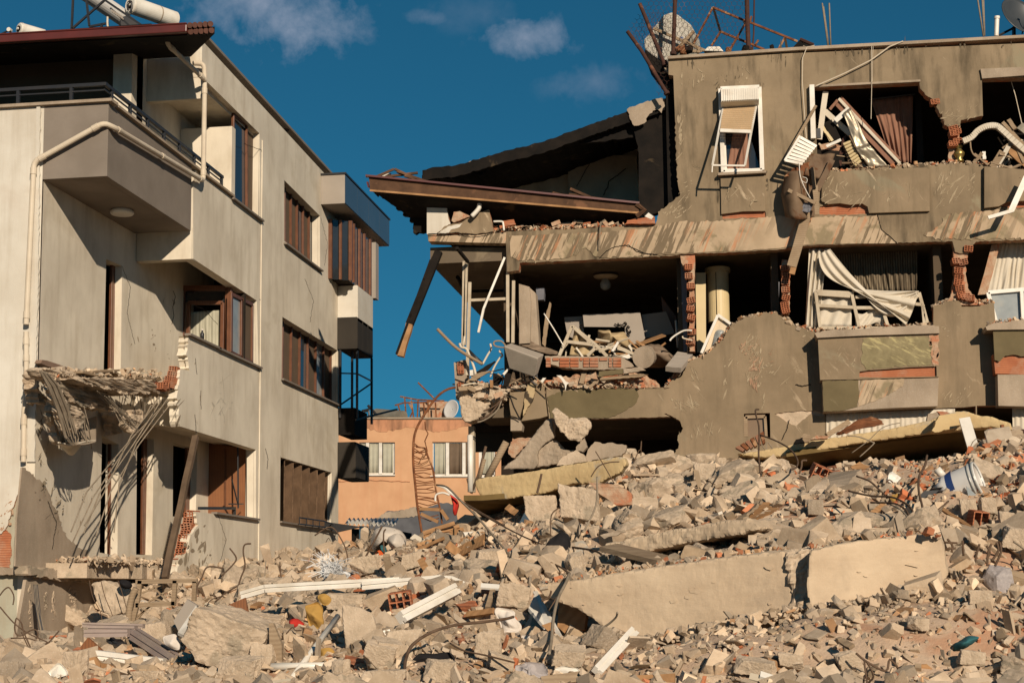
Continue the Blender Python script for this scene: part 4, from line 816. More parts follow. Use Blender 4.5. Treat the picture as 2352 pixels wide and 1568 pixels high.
patch('gable_plaster', I_(40,1280,400,1160,450,1150,480,1250,440,1330,380,1290,300,1340,240,1450,120,1480,70,1400), m_oldcon, YR + .26,.03,8,3,6)
bt = MB()
for i in range(12): t = i / 11; p = a_[0].lerp(a_[len(a_) // 2], t); bt.bar(p + Vector((0,.1,-.12)), p + Vector((.1,5.0,.2)),.06,.1)
P2('roof_rafter', bt, m_black)
P2('loose_corner_block', MB().prism(RY(I_(470,800,570,795,575,870,520,850), YR + .1),(0,.2,0), ms=0), m_oldcon)
# ---- fallen eave: fascia timber with the tile fringe and rafters
FE = thing('fallen_roof_eave', 'long brown timber eave with a tile fringe lying slanted across the torn attic', 'roof', (-4,28,9.3))
f0, f1 = onY(A(112,165)[0], YR - .55), onY(A(1920,352)[0], YR - .10)
g0, g1 = onY(A(120,250)[0], YR - .55), onY(A(1920,400)[0], YR - .10)
nn = 40; fs_ = MB()
fs_.prism([f0.lerp(f1, i / nn) for i in range(nn + 1)] + [g0.lerp(g1, i / nn) + Vector((0,0,.0)) for i in range(nn, -1,-1)], (0,.06,0), ms=0)
fs_.build('fascia_board', m_beamwood, FE)
MB().bar(f0 + Vector((-.05,-.02,.01)), f1 + Vector((0,-.02,.02)),.10,.035).build('metal_edge', m_gutter, FE)
wv = MB(); NT = 34; dv = (g1 - g0)
for i in range(NT):
    c0_, c1_ = g0 + dv * (i / NT), g0 + dv * ((i + 1) / NT); q = []
    for k in range(9): t = k / 8; q.append(c0_.lerp(c1_, t) + Vector((0,-.015,.015 + .075 * math.sin(math.pi * t) ** .8)))
    wv.prism(q + [c1_ + Vector((0,-.015,-.0)), c0_ + Vector((0,-.015,-.0))], (0,.012,0), ms=0)
    for k in range(8): wv.add([q[k], q[k + 1], q[k + 1] + Vector((.02,.6,-.02)), q[k] + Vector((.02,.6,-.02))], [(0,1,2,3)])
wv.build('tile_fringe', m_beamwood, FE)
MB().bar(g0 + Vector((0,.0,-.02)), g1 + Vector((0,.0,-.02)),.03,.035).build('batten', m_rawwood, FE)
un = MB(); un.prism([g0 + Vector((.05,.05,-.03)), g1 + Vector((0,.05,-.03)), g1 + Vector((0,2.2,-.35)), g0 + Vector((1.5,2.4,-.9))], (0,0,.02), ms=0); un.build('roof_boarding', m_black, FE)
rf2 = MB()   # stepped rafters visible under the left end
for i, (x, y, l) in enumerate(((205,280,1.9),(255,310,2.2),(300,355,2.5),(345,398,2.8),(390,440,3.0),(412,490,3.1))):
    p = onY(A(x, y)[0], YR + .15 + i * .42); rf2.bar(p, p + Vector((3.2,0,-.38)),.09,.17)
rf2.prism(RY(L_(845,480,860,560,915,552,1030,660,1155,668,1140,748,1210,780,1262,768,1240,842,1362,855,1340,932,1460,950,1438,1022,1492,1028,1485,1185,1520,1205,1560,1175,1620,1185,1700,1160,1760,560), YR + .35),(0,.12,0), ms=0)
rf2.build('rafter', m_black, FE)
tp = MB()
for a, b, w in (((165,165),(280,115),.05),((285,115),(445,190),.06),((230,165),(440,140),.05),((300,130),(500,200),.07),((350,160),(470,195),.05)): tp.bar(onY(A(*a)[0], YR - .3), onY(A(*b)[0], YR - .2), w, .04)
tp.build('broken_batten', m_beamwood, FE)
MB().prism(RY(A(170,160,220,143,260,142,240,165), YR - .1),(0,.05,0), ms=0).build('tile_scrap', m_white_wall, FE)
MB().prism(RY(A(95,200,108,198,116,238,105,235), YR - .5),(0,.05,0), ms=0).build('end_flashing', m_gutter, FE)
lf = MB()
for a, b, w in (((1300,285),(1500,300),.09),((1460,250),(1600,310),.12),((1450,285),(1670,318),.06),((1340,275),(1420,295),.08)): lf.bar(onY(A(*a)[0], YR + .3), onY(A(*b)[0], YR + .3), w, .05)
lf.build('loose_board', m_beamwood, FE)
MB().tube([onY(p, YR - .12) for p in A(1900,350,1955,390,1900,430)], .05,6).build('timber_end', m_beamwood, FE)
# ---- hanging charred timber on the left
HT = thing('hanging_timber', 'long notched roof timber dangling from the balcony corner, its lower end raw orange wood', 'timber', (-6,28.2,6))
e0, e1, em = onY(A(580,665)[0], YR + .1), onY(A(325,1365)[0], YR - .2), onY(A(385,1150)[0], YR - .12)
MB().bar(e0, em, .14,.11,(0,1,0)).build('charred_length', m_black, HT)
MB().bar(em, e1,.13,.105,(0,1,0), segs=5, wob=.008).build('raw_end', m_rawwood, HT)
nb = MB()
for t in (.1,.28,.46,.62,.8): p = e0.lerp(e1, t) + Vector((-.07,-.03,.03)); nb.bar(p, p + (e1 - e0).normalized() * .42,.045,.07,(0,1,0))
nb.build('batten_stub', m_black, HT)
# ---- curved wall texture: roller shutter window of the top storey
SW = thing('awning_shutter', 'white window unit with box hood and tan roller shutter swung out, right block top floor', 'window shutter', (2.0,YR - .1,9.2))
def qb(F, *v, Y): return RY(F(*v), Y)
fw_ = MB(); o_ = qb(C, 566,525,795,515,812,1003,583,1015, Y=YR - .045)
for a, b in ((0,1),(1,2),(2,3),(3,0)): fw_.bar(o_[a], o_[b], .08,.09,(0,1,0))
fw_.build('outer_frame', m_white, SW, bevel=.006)
hd = MB(); a = qb(C, 565,528,790,518,790,585,567,597, Y=YR - .30)
hd.prism(a, (0,.012,0), ms=0).prism([a[0], a[1], a[1] + Vector((0,.28,.04)), a[0] + Vector((0,.28,.04))], (0,0,.012), ms=0).prism([a[3], a[2], a[2] + Vector((0,.26,-.06)), a[3] + Vector((0,.26,-.06))], (0,0,.01), ms=0)
hd.prism([a[0], a[3], a[3] + Vector((0,.27,-.04)), a[0] + Vector((0,.27,.02))], (.01,0,0), ms=0).prism([a[1], a[2], a[2] + Vector((0,.27,-.04)), a[1] + Vector((0,.27,.02))], (.01,0,0), ms=0)
hd.build('hood', m_white, SW)
rb_ = MB()
for i in range(17): t = (i + .5) / 17; rb_.bar(a[0].lerp(a[1], t) + Vector((0,-.004,0)), a[3].lerp(a[2], t) + Vector((0,-.004,0)),.012,.012,(0,1,0)); rb_.bar(a[3].lerp(a[2], t) + Vector((0,0,-.004)), a[3].lerp(a[2], t) + Vector((0,.25,-.062)),.012,.012)
rb_.build('hood_rib', m_white, SW)
s_t = qb(C, 582,640,776,626, Y=YR - .10); s_b = qb(C, 565,768,745,775, Y=YR - .33)
slat = MB(); NS = 12
for i in range(NS):
    t0, t1 = i / NS, (i + .86) / NS; l0, l1 = s_t[0].lerp(s_b[0], t0), s_t[0].lerp(s_b[0], t1); r0, r1 = s_t[1].lerp(s_b[1], t0), s_t[1].lerp(s_b[1], t1)
    mid0, mid1 = (l0 + l1) / 2 + Vector((0,-.018,0)),(r0 + r1) / 2 + Vector((0,-.018,0))
    slat.add([l0, r0, mid1, mid0, r1, l1], [(0,1,2,3),(3,2,4,5)])
slat.build('shutter_slats', m_shutter, SW, solid=.008)
MB().bar(s_b[0], s_b[1], .05,.06).build('bottom_rail', m_white, SW)
ar = MB(); e_l, e_r = onY(C(520,972)[0], YR - .62), onY(C(710,975)[0], YR - .62)
ar.bar(s_t[0], e_l, .03,.03).bar(s_t[1], e_r, .03,.03).bar(e_l, e_r, .03,.03).bar(e_l, e_l + Vector((-.01,0,-.13)),.02,.02)
ar.build('swing_arm', m_white, SW)
MB().prism(qb(C, 590,770,735,780,790,960,800,1000,592,1005, Y=YR + .06),(0,.01,0), ms=0).build('pane', m_glass, SW)
inn = qb(C, 585,780,740,780,745,1000,597,1002, Y=YR + .0); i2 = MB()
i2.bar(inn[0], inn[3], .06,.06,(0,1,0)).bar(inn[2], inn[3], .05,.05,(0,1,0)); i2.build('inner_frame', m_white, SW)
MB().prism(qb(C, 553,1015,835,1003,835,1015,553,1030, Y=YR - .15),(0,.14,0), ms=0).build('sill', m_oldcon, SW)
curtain('curtain', qb(C, 640,780,725,780,735,1000,605,1003, Y=YR + .045), m_curt_pink, 4,.012, label='narrow dusty pink curtain behind the pane of the awning shutter window', seed=2, nu=40)
# ---- curtains
curtain('curtain', qb(C, 1452,590,1700,560,1690,960,1575,950, Y=YR + .75), m_curt_pink, 6,.05, label='long brown-pink curtain hanging in the torn top floor room', seed=5, nu=90, nv=20)
P2('curtain_rail', MB().tube(RY(C(1440,585,1710,555), YR + .75),.02), m_metal)
curtain('curtain', qb(E_, 1090,200,1660,190,1650,488,1230,495, Y=YR + .9), m_curt_dark, 13,.03, label='dark striped brown curtain behind the fallen window on the middle floor', seed=7, nu=140, nv=12)
def drape():
    L0 = RY(E_(950,215,1090,215), YR + .25)
    def fn(u, v):
        # narrow gathered top spreading to the sill
        xl = 948 - 25 * v; xr_ = 1000 + 85 * (1 - v) * (1 - v) + 30 * v + (1 if v < .1 else 0) * 0
        x = xl + (xr_ - xl) * u; y = 215 + 515 * v
        return onY(E_(x, y)[0], YR + .2 + .04 * math.sin(u * 22 + v * 3))
    cloth('curtain', m_curt_white, fn, 40,20, 'gathered off-white curtain strip hanging at the left of the fallen white window', 'curtain')
    def fn2(u, v):   # swag thrown diagonally over the window
        xa, ya = 1000 + 90 * u, 215 + 270 * (0 if u > .5 else 0)
        P = [(1085,215),(1300,500),(1480,620),(1580,710)]; S = [(1010,250),(1010,490),(1300,490),(1665,490)]
        def bz(Q_, t): a_, b__, c_, d_ = Q_; k = 1 - t; return tuple(k ** 3 * a_[i] + 3 * k * k * t * b__[i] + 3 * k * t * t * c_[i] + t ** 3 * d_[i] for i in (0,1))
        p, s = bz(P, v), bz(S, v); sag = 60 * math.sin(u * math.pi) * v
        x = p[0] + (s[0] - p[0]) * u; y = p[1] + (s[1] - p[1]) * u + sag * .4
        return onY(E_(x, y)[0], YR - .02 + .05 * math.sin(u * 16 + v * 6) * (.3 + v) + .04 * u)
    cloth('curtain', m_curt_white, fn2,44,44, 'cream drape thrown diagonally over the fallen white window frame', 'curtain')
    def fn3(u, v):
        x = 1305 + 340 * u + 20 * v; y = 492 + (150 * math.sin(u * math.pi * .9 + .2)) * v + 15 * v
        return onY(E_(x, y)[0], YR + .03 + .03 * math.sin(v * 24 + u * 5))
    cloth('curtain', m_curt_white, fn3,40,30, 'crumpled cream cloth sagging over the right half of the fallen window', 'curtain')
drape()
# fallen white window behind / under the drape
FWN = thing('fallen_window', 'large white multi-pane window frame leaning out behind the cream drape, middle floor', 'window', (2.5,YR, 6))
fwm = MB(); Yw = YR + .08
for a, b in (((990,490),(1020,730)),((990,492),(1240,505)),((1005,510),(1215,525)),((1010,585),(1240,598)),((1225,505),(1275,730)),((1250,600),(1420,600)),((1250,530),(1400,520)),((1440,650),(1462,720)),((1665,500),(1720,700)),((1640,575),(1690,580)),((1600,640),(1560,715)),((1690,580),(1700,700)),((1020,730),(1460,735))): fwm.bar(onY(E_(*a)[0], Yw), onY(E_(*b)[0], Yw),.06,.06,(0,1,0))
fwm.build('frame', m_dustwhite, FWN, bevel=.006)
sh_ = MB()
sh_.grid(lambda u, v: onY(E_(1015 + 210 * u, 530 + 190 * v)[0], YR + .16 + .03 * math.sin(u * 14 + v * 5)),24,10)
sh_.grid(lambda u, v: onY(E_(1250 + 190 * u, 620 + 100 * v + 20 * math.sin(u * 7))[0], YR + .16 + .03 * math.sin(u * 14 + v * 9)),24,8)
sh_.build('net_lining', m_curt_white, FWN, smooth=True, solid=.004)
# right-edge window with white curtain and reed mat
curtain('curtain', RY(E_(2190,170) + [(2400,556)] + [(2400,680)] + E_(2105,500), YR + .5), m_curt_white, 10,.04, label='white curtain gathered in the broken opening at the right edge, middle floor', seed=9, nu=80)
WR = thing('sash_window', 'white sash with a dusty pane standing at the right edge under the white curtain', 'window', (4.8,YR, 6))
q = RY(E_(2115,500) + [(2385,662)] + [(2385,740)] + E_(2168,695), YR + .12)
MB().bar(q[0], q[1], .07,.06,(0,1,0)).bar(q[0], q[3], .07,.06,(0,1,0)).bar(onY(E_(2335,490)[0], YR + .1), onY(E_(2345,680)[0], YR + .1),.06,.06,(0,1,0)).build('frame', m_white, WR, bevel=.005)
MB().prism([v + Vector((0,.03,0)) for v in q], (0,.01,0), ms=0).build('pane', m_glass_d, WR)
tag(MB().prism(RY(E_(2140,190,2195,180,2160,330,2110,510,2050,515,2090,380), YR + .3),(0,.03,0), ms=0).build('reed_mat', m_rim), 'brown woven mat strip hanging beside the white curtain at the right edge', 'mat')
# ground-floor curtain / metal shutter strip behind the yellow slab
curtain('curtain', RY(E_(1060,1290,1900,1258,1900,1480,1060,1480), YR + .0), m_curt_white, 22,.022, nu=260, nv=6, label='white pleated curtain low behind the yellow slab, ground floor', seed=4, wavy=.1)
curtain('curtain', RY(E_(2275,1240) + [(2430,928)] + [(2430,1050)] + E_(2280,1500), YR + .0), m_curt_white, 8,.03, nu=80, nv=6, label='white pleated curtain at the right edge of the ground floor', seed=6, wavy=.1)
# small ground window
P2('small_window', MB().bar(*RY(E_(532,1310,535,1440), YR + .02),.07,.05,(0,1,0)).bar(*RY(E_(532,1312,660,1308), YR + .02),.06,.05,(0,1,0)).bar(*RY(E_(660,1308,668,1440), YR + .02),.05,.05,(0,1,0)), m_greywood)
P2('small_window', MB().prism(RY(E_(535,1315,660,1312,665,1445,538,1445), YR + .05),(0,.01,0), ms=0), mat('dusty_brown_pane', (.20,.135,.08),(.17,.11,.065),2,.3,0, spec=.5))
# white jamb at left of the big opening and thin cables
P2('window_jamb', MB().bar(*RY(C(1103,502,1112,818), YR - .06),.09,.10,(0,1,0)), m_white, bevel=.006)
cb = MB()
def cable(F, pts, Y, r=.008, m=None): cb.tube([onY(p, Y) for p in F(*pts)], r, 5)
cable(C, (1130,505,1300,430,1450,355,1560,275,1640,243), YR - .09,.012); cable(C, (1120,268,1075,280,1050,340,1048,480,1060,660,1072,815), YR - .07,.008); cable(C, (1455,258,1456,500,1452,700), YR - .06,.006); cable(C, (2270,460,2300,560,2340,735), YR + .3,.008); cable(C, (1465,258,1462,330,1460,480), YR - .06,.004)
P2('cable', cb, m_pipe)
cr = MB()
for F, pts in ((A, (1655,705,1700,660,1760,632,1850,622,1900,665,1960,680,2040,685)),(C, (1490,1262,1500,1300,1515,1350,1570,1395,1612,1437)),(C, (160,1500,100,1480,60,1460,0,1440)),(A, (508,548,600,545,700,538,800,555,900,545,940,533)),(E_, (860,1100,900,1110,960,1100)),(E_, (820,1330,800,1400,770,1460)),(E_, (0,740,0,741)),(A, (1500,230,1530,180,1560,120,1600,60)),(A, (1680,290,1690,260,1710,230,1715,195,1780,150,1830,110))):
    if len(pts) < 6: continue
    Y = YR - .015 if F is not A or pts[0] not in (1500,1680) else 30.72
    if pts[:2] == (508,548): Y = YR - .08
    if pts[0] == 1490: Y = YR - .016
    cr.tube([onY(p, Y) for p in jag(F(*pts),.8,3)], .008,4)
P2('crack', cr, m_black)

m_scar = mat('pale_plaster_scar', (.37,.295,.195),(.27,.21,.135),9,.95,.5,40)
m_scar2 = mat('reddish_plaster_scar', (.30,.17,.105),(.34,.235,.15),7,.95,.5,40)
WY = YR - .006
strokes('scrape_mark', E_, [(560,850,90,70,60,60,60,9),(600,990,70,130,60,60,65,9),(210,1040,40,50,12,90,120,9),(110,1230,110,60,34,110,130,8),(400,1140,20,70,6,110,75,13),(430,960,60,40,12,50,50,8),(690,1020,70,60,18,60,55,8),(870,990,30,30,6,50,40,8),(800,1090,30,40,6,70,80,10),(650,1220,15,100,16,60,88,8),(220,1420,120,70,26,100,100,7),(900,900,110,120,14,30,40,6),(1870,1190,90,60,26,60,50,6),(1980,1140,60,40,12,60,50,6),(1860,770,90,60,10,26,30,5),(1900,640,80,40,10,26,50,5),(320,1380,60,50,10,70,60,6)], WY, m_scar, 1, None, RB)
strokes('scrape_mark', E_, [(590,990,45,120,50,60,60,11),(560,860,70,50,26,50,50,10),(600,1110,30,60,16,60,80,10),(700,900,60,60,8,40,45,8)], WY - .004, m_scar2,2, None, RB)
strokes('scrape_mark', C, [(1250,1100,80,90,26,70,60,8),(1400,1160,100,60,20,60,55,8),(1180,1150,40,80,16,60,55,8),(1520,1130,90,70,12,70,60,7),(1680,1120,60,70,10,90,65,6),(640,1130,60,60,14,70,50,7),(760,1180,60,50,16,50,45,7),(2240,1100,60,60,12,90,85,6)], YR - .075, m_scar, 3, None, RB)
strokes('scrape_mark', C, [(1900,1120,80,110,44,90,50,8),(2040,1090,40,80,14,70,50,7),(380,1140,60,90,26,60,40,7),(430,990,30,40,8,60,-20,7),(310,1240,90,40,34,60,55,7),(1930,690,90,70,30,70,40,6),(2030,640,50,60,16,50,60,6),(540,690,20,30,6,20,90,6),(700,440,60,50,8,40,90,9),(460,460,160,60,16,60,92,9),(330,700,30,60,10,60,95,10),(330,850,12,90,20,60,90,14)], WY, m_scar, 4, None, RB)
strokes('scrape_mark', A, [(1180,660,30,60,10,70,80,9),(1270,600,40,40,6,90,70,10),(1340,620,30,30,5,70,80,9),(1500,620,60,60,5,110,68,5),(1400,690,30,20,5,40,100,12),(1200,730,90,20,8,40,60,7)], YR - .018, m_scar, 5, None, RB)
strokes('scrape_mark', E_, [(1120,890,60,90,12,40,60,7),(1230,960,20,60,8,40,60,8),(1770,900,20,90,14,60,85,10)], YB - .006, m_scar, 6, None, RB)

P2('shutter_box', MB().prism(RY(B(1030,640,1280,636,1280,768,1030,772),30.0),(0,.1,0), ms=0), m_darkclad)
P2('ground_post', MB().prism(RY(B(990,600,1028,600,1030,1040,992,1040), YR + .3),(0,.16,0), ms=0), m_dustwhite)
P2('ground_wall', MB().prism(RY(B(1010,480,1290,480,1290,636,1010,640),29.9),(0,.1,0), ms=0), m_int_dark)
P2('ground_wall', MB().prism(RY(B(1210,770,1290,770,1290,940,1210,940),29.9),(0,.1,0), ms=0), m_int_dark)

m_drip = mat('black_mould_drip', (.075,.06,.04),(.11,.088,.058),5,.95,.2,40)
strokes('damp_drip', C, [(900,330,60,40,12,90,90,9),(945,350,8,30,3,80,90,14),(1250,300,260,30,18,70,90,9),(1600,280,200,26,16,70,90,9),(2000,260,300,26,20,60,90,9),(660,440,90,50,10,50,90,7),(560,500,30,20,8,36,60,7),(810,510,16,40,8,40,100,7),(400,370,140,20,10,50,90,8)], WY, m_drip, 7, None, RB, jitter=6)
strokes('damp_drip', C, [(840,1060,8,60,10,60,90,12),(552,1100,6,80,10,60,90,12),(690,1025,130,6,6,40,5,6)], WY, m_drip, 8, None, RB, jitter=6)
# ================================================================== GROUND, HEAP
tag(MB().box((0,60,-.06),(900,900,.1)).build('ground', m_street), kind='structure')
YO = 62.0
OH = thing('orange_house', 'low salmon-orange rendered house with white windows seen through the gap', 'building', (-7,YO, 1))
def P3(name, mb, mats, **k): return mb.build(name, mats, k.pop('parent', OH), **k)
wins = [B(262,708,500,708,500,922,262,922), B(750,706,1005,706,1005,930,750,930), B(1060,706,1172,706,1172,935,1060,935)]
yo = [B(-400,548)[0], B(1400,548)[0], B(1400,1700)[0], B(-400,1700)[0]]
P3('wall', MB().prism(RY(yo, YO),(0,.2,0), [RY(w, YO) for w in wins], ms=0), m_orange)
P3('stained_parapet', MB().prism(RY(B(-400,552,1215,552) + jag(B(1215,630,990,600,800,640,600,610,400,640,260,600,-400,620),3,7), YO - .015),(0,.012,0), ms=0), m_orange_top)
P3('roof_edge', MB().prism(RY(B(-400,541,1400,541,1400,552,-400,552), YO - .08),(0,9,0), ms=0), m_oldcon)
for k, (q, xs_) in enumerate(((wins[0], 0),(wins[1], 0),(wins[2], 0))):
    a = RY(q, YO + .12); f = MB()
    for i in range(4): f.bar(a[i], a[(i + 1) % 4], .11,.06,(0,1,0))
    for x in ((318,405),(852,962),(1070,))[k]:
        p = RY(B(x, 712, x, 920 + k * 10), YO + .06); f.bar(p[0], p[1], .13,.06,(0,1,0))
    w = P3('window', f, m_white)
    if k == 0: segs = ((330,398, m_curt_sheer),(420,495, m_curt_sheer),(262,305, m_curt_sheer))
    elif k == 1: segs = ((765,845, m_curt_sheer),(862,955, m_slatcurt),(972,1000, m_slatcurt))
    else: segs = ((1085,1165, m_curt_sheer),)
    for (x0, x1, mm) in segs:
        qq = RY(B(x0,715, x1,715, x1,918, x0,918), YO + .12)
        curtain('net_curtain', qq, mm, 3,.03, parent=None, nu=30, nv=3, label='hazy')
    P3('pane', MB().prism([v + Vector((0,.5,0)) for v in a], (0,.02,0), ms=0), m_int_dark, parent=w)
    P3('window_sill', MB().bar(a[3] + Vector((-.05,-.14,-.04)), a[2] + Vector((.05,-.14,-.04)),.12,.06), m_white)
for o in [o for o in bpy.data.objects if o.name.startswith('net_curtain')]:
    del o['label']; del o['category']; w = min((q for q in OH.children if q.name.startswith('window') and 'sill' not in q.name), key=lambda q: abs((q.data.vertices[0].co.x + q.location.x + OH.location.x) - o.location.x))
    mw = o.location.copy(); o.parent = w; o.location = mw - w.location - OH.location
P3('seam', MB().tube(jag([(0,0),(1,0)], 0,1) and [onY(p, YO - .01) for p in jag(B(80,972,330,960,600,972),1.2,8)], .02,4), m_orange_top)
# lower exposed old wall, corrugated shed roof, shed darkness
P3('bare_wall_patch', MB().prism(RY(jag(B(385,1212,440,1170,560,1160,630,1140,700,1150,800,1110,900,1120),2,6) + B(1000,1700,300,1700,330,1220), YO - .06),(0,.05,0), ms=0), mat('bluish_grey_render', (.115,.115,.12),(.08,.08,.085),1.5,.9,.3,30))
P3('worn_render_edge', MB().prism(RY(jag(B(380,1216,440,1172,560,1162,640,1136,650,1200,560,1212),2,5), YO - .09),(0,.02,0), ms=0), m_oldcon)
SHD = thing('shed', 'dark low shed with a corrugated sheet roof below the orange house', 'shed', (-8,40,0))
cg = MB(); p0, p1 = onY(B(165,1255)[0], 38), onY(B(505,1262)[0], 37); q0, q1 = onY(B(190,1222)[0], 38.8), onY(B(525,1222)[0], 38.8)
cg.grid(lambda u, v: p0.lerp(p1, u).lerp(q0.lerp(q1, u), v) + Vector((0,0,.035 * math.sin(u * 60 * 1.2))),220,2); cg.build('corrugated_roof', m_tank, SHD, solid=.01)
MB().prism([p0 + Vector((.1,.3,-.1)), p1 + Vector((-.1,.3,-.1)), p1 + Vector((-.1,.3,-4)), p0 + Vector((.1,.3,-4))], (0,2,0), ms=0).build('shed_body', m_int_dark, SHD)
MB().prism(RY(B(262,1265,320,1268,320,1420,262,1420),37.25),(0,.03,0), ms=0).build('shed_door', mat('faded_blue_door', (.05,.10,.14),(.04,.08,.11),3,.6), SHD)
MB().prism(RY(B(-60,1225,265,1270,265,1275,110,1310,-60,1250),34),(0,.05,0), ms=0).build('awning_edge', m_metal, SHD)
# rooftop clutter on the orange house
def strand(mb, F, pts, Y, r=.012, n=5): mb.tube([onY(p, Y) for p in F(*pts)], r, n); return mb
rc = MB()
for pts in ((535,403,650,425,830,432),(500,462,560,445,700,442,760,430),(565,410,575,540),(610,430,625,545),(655,425,650,540),(690,440,700,520),(520,455,545,540),(590,440,620,500,600,545),(655,310,760,415),(720,430,725,540),(770,440,775,540)): strand(rc, B, pts, YO + 1.0,.035)
tag(rc.build('rooftop_scaffold', m_rust), 'thin rusty rebar frame on the roof of the orange house', 'metal frame')
tag(MB().prism(RY(B(665,440,850,435,850,545,665,545), YO + 1.6),(0,.4,0), ms=0).build('rooftop_box', m_rim), 'dull box behind the rusty frame on the orange house roof', 'box')
tk = onY(B(450,510)[0], YO + .8)
tag(MB().tube([tk + Vector((-.55,.3,-.05)), tk + Vector((.75,-.3,-.25))], .27,16, cap=True).build('old_drum', m_glitter, smooth=False), 'dented metal drum lying on the roof of the orange house', 'drum')
SA = thing('satellite_mount', 'small broken antenna arm beside the drum on the orange house roof', 'antenna', tuple(onY(B(310,540)[0], YO + .5)))
a = MB(); strand(a, B, (320,462,372,520), YO + .5,.06); strand(a, B, (280,500,320,490,350,470), YO + .5,.05); strand(a, B, (262,545,300,505,330,500), YO + .5,.03); strand(a, B, (330,545,325,500), YO + .5,.04)
a.build('arm', m_metal, SA)
MB().prism(RY(B(265,530,328,530,328,548,265,548), YO + .3),(0,.3,0), ms=0).build('base', m_oldcon, SA)
def dish(name, label, c, rad, axis, depth, m, arm=None, stretch=1):
    t = thing(name, label, 'satellite dish', tuple(c)); ax = Vector(axis).normalized()
    prof = [(0.001,0)] + [(rad * k / 8, depth * (k / 8) ** 2) for k in range(1,9)]
    o = MB().lathe(prof, c, 28, ax).build('dish', m, t, smooth=True, solid=.015)
    bk = MB().lathe([(0,-.10),(.07,-.10),(.07,0),(0,.0)], Vector(c),10, ax); bk.tube([Vector(c) - ax * .08, Vector(c) - ax * .10 + Vector((0,0,-rad * .9))], .025,8); bk.build('bracket', m_metal, t)
    if arm is None: f = Vector(c) + ax * rad * 1.0; MB().tube([Vector(c) + ax * depth - Vector((0,0, rad * .85)), f], .012,6).tube([f, f - ax * .08], .03,8).build('feed_arm', m_metal, t)
    return t
dish('satellite_dish', 'white satellite dish turned towards the camera at the right end of the orange house roof', onY(B(882,490)[0], YO + 1.2),.40,(-.45,-.75,.15),.07, m_dish, arm=0)
# ---- heap of rubble: height from points read at their real distance
cps = []
def cp(x, y, Y, n=1): p = onY((x, y), Y); cps.append((p.x, p.y, p.z - (.12 if Y < 15 else .09) - (.10 if x < 620 and Y > 15 else 0)))
for x, y, Y in ((-300,1590,11),(0,1568,11.5),(300,1568,11.5),(700,1568,11.3),(1100,1568,11.2),(1500,1568,11.0),(1900,1568,11.0),(2352,1568,11.0),(2700,1568,11),
                (-200,1500,16.5),(60,1490,16.5),(300,1500,16.5),(560,1455,16),(850,1440,15),(1100,1440,14.2),(-200,1475,20),(100,1475,20.6),(350,1455,20.6),
                (1480,1468,13.0),(1700,1420,13.0),(1900,1385,13.0),(2160,1345,13.1),(2450,1350,13.2),(1250,1460,13.2),(2700,1350,13.3),
                (480,1385,20.5),(700,1350,20),(900,1350,18.5),(1150,1330,17),(700,1335,24),(800,1300,24.5),(950,1260,24.5),(1100,1230,22),
                (1300,1285,16.6),(1550,1270,16.0),(1850,1225,15.6),(2150,1215,15.3),(2400,1200,15.3),(2700,1200,15.3),
                (1300,1200,20.5),(1600,1160,19.5),(1900,1130,19),(2200,1100,18.5),(2450,1080,18),(2800,1080,18),
                (1450,1060,25),(1250,1140,24.5),(1700,1075,23.5),(1900,1080,23),(2150,1062,22),(2352,1010,21.5),(2700,1000,21.5),
                (1500,1055,27.8),(1900,1050,27.8),(2352,1020,27.8),(1200,1180,27.8),(900,1250,27),(800,1290,30),(1000,1260,30)): cp(x, y, Y)
cps += [(-12,28,1.6),(-6.5,33,1.4),(-7,38,.6),(-8,44,.2),(0,8.8,.35),(-4,8.8,.35),(4,8.8,.35),(0,6.5,.0),(-5,6.5,0),(5,6.5,0),(9,9,0.2),(-8,8,.2),(12,20,3.4)]
CP = np.array(cps)
def hmap(x, y):
    x = np.asarray(x, float); y = np.asarray(y, float); sh_ = x.shape; x = x.ravel(); y = y.ravel()
    d2 = (x[:, None] - CP[None, :, 0]) ** 2 + ((y[:, None] - CP[None, :, 1]) * 1.0) ** 2 + .05
    w = d2 ** -1.9; z = (w * CP[None, :, 2]).sum(1) / w.sum(1); return z.reshape(sh_)
def H(x, y): return float(hmap(np.array([x]), np.array([y]))[0])
gx_ = np.arange(-15,13.01,.14); gy_ = np.arange(5.5,46,.14); GX, GY = np.meshgrid(gx_, gy_); GZ = hmap(GX, GY)
def fnoise(X, Y, s, seed=0): return np.array([noise.fractal(Vector((x * s, y * s, seed)),1.0,2.0,4) for x, y in zip(X.ravel(), Y.ravel())]).reshape(X.shape)
GZ = GZ + .10 * fnoise(GX, GY, .9) + .035 * fnoise(GX, GY, 3.5,4)
ny_, nx_ = GX.shape
me = bpy.data.meshes.new('rubble_mound'); idx = np.arange(ny_ * nx_).reshape(ny_, nx_)
fq = np.stack([idx[:-1, :-1], idx[:-1,1:], idx[1:, 1:], idx[1:, :-1]], -1).reshape(-1,4)
me.from_pydata(np.stack([GX, GY, GZ], -1).reshape(-1,3).tolist(), [], fq.tolist()); me.materials.append(m_dust); me.polygons.foreach_set('use_smooth', [True] * len(me.polygons))
o = bpy.data.objects.new('rubble_mound', me); COL.objects.link(o); tag(o, kind='structure')
def gh(x, y):   # ground height with its relief
    i = (x - gx_[0]) / .14; j = (y - gy_[0]) / .14; i0 = int(max(0, min(nx_ - 2, i))); j0 = int(max(0, min(ny_ - 2, j))); a, b = i - i0, j - j0
    return float(GZ[j0, i0] * (1 - a) * (1 - b) + GZ[j0, i0 + 1] * a * (1 - b) + GZ[j0 + 1, i0] * (1 - a) * b + GZ[j0 + 1, i0 + 1] * a * b)
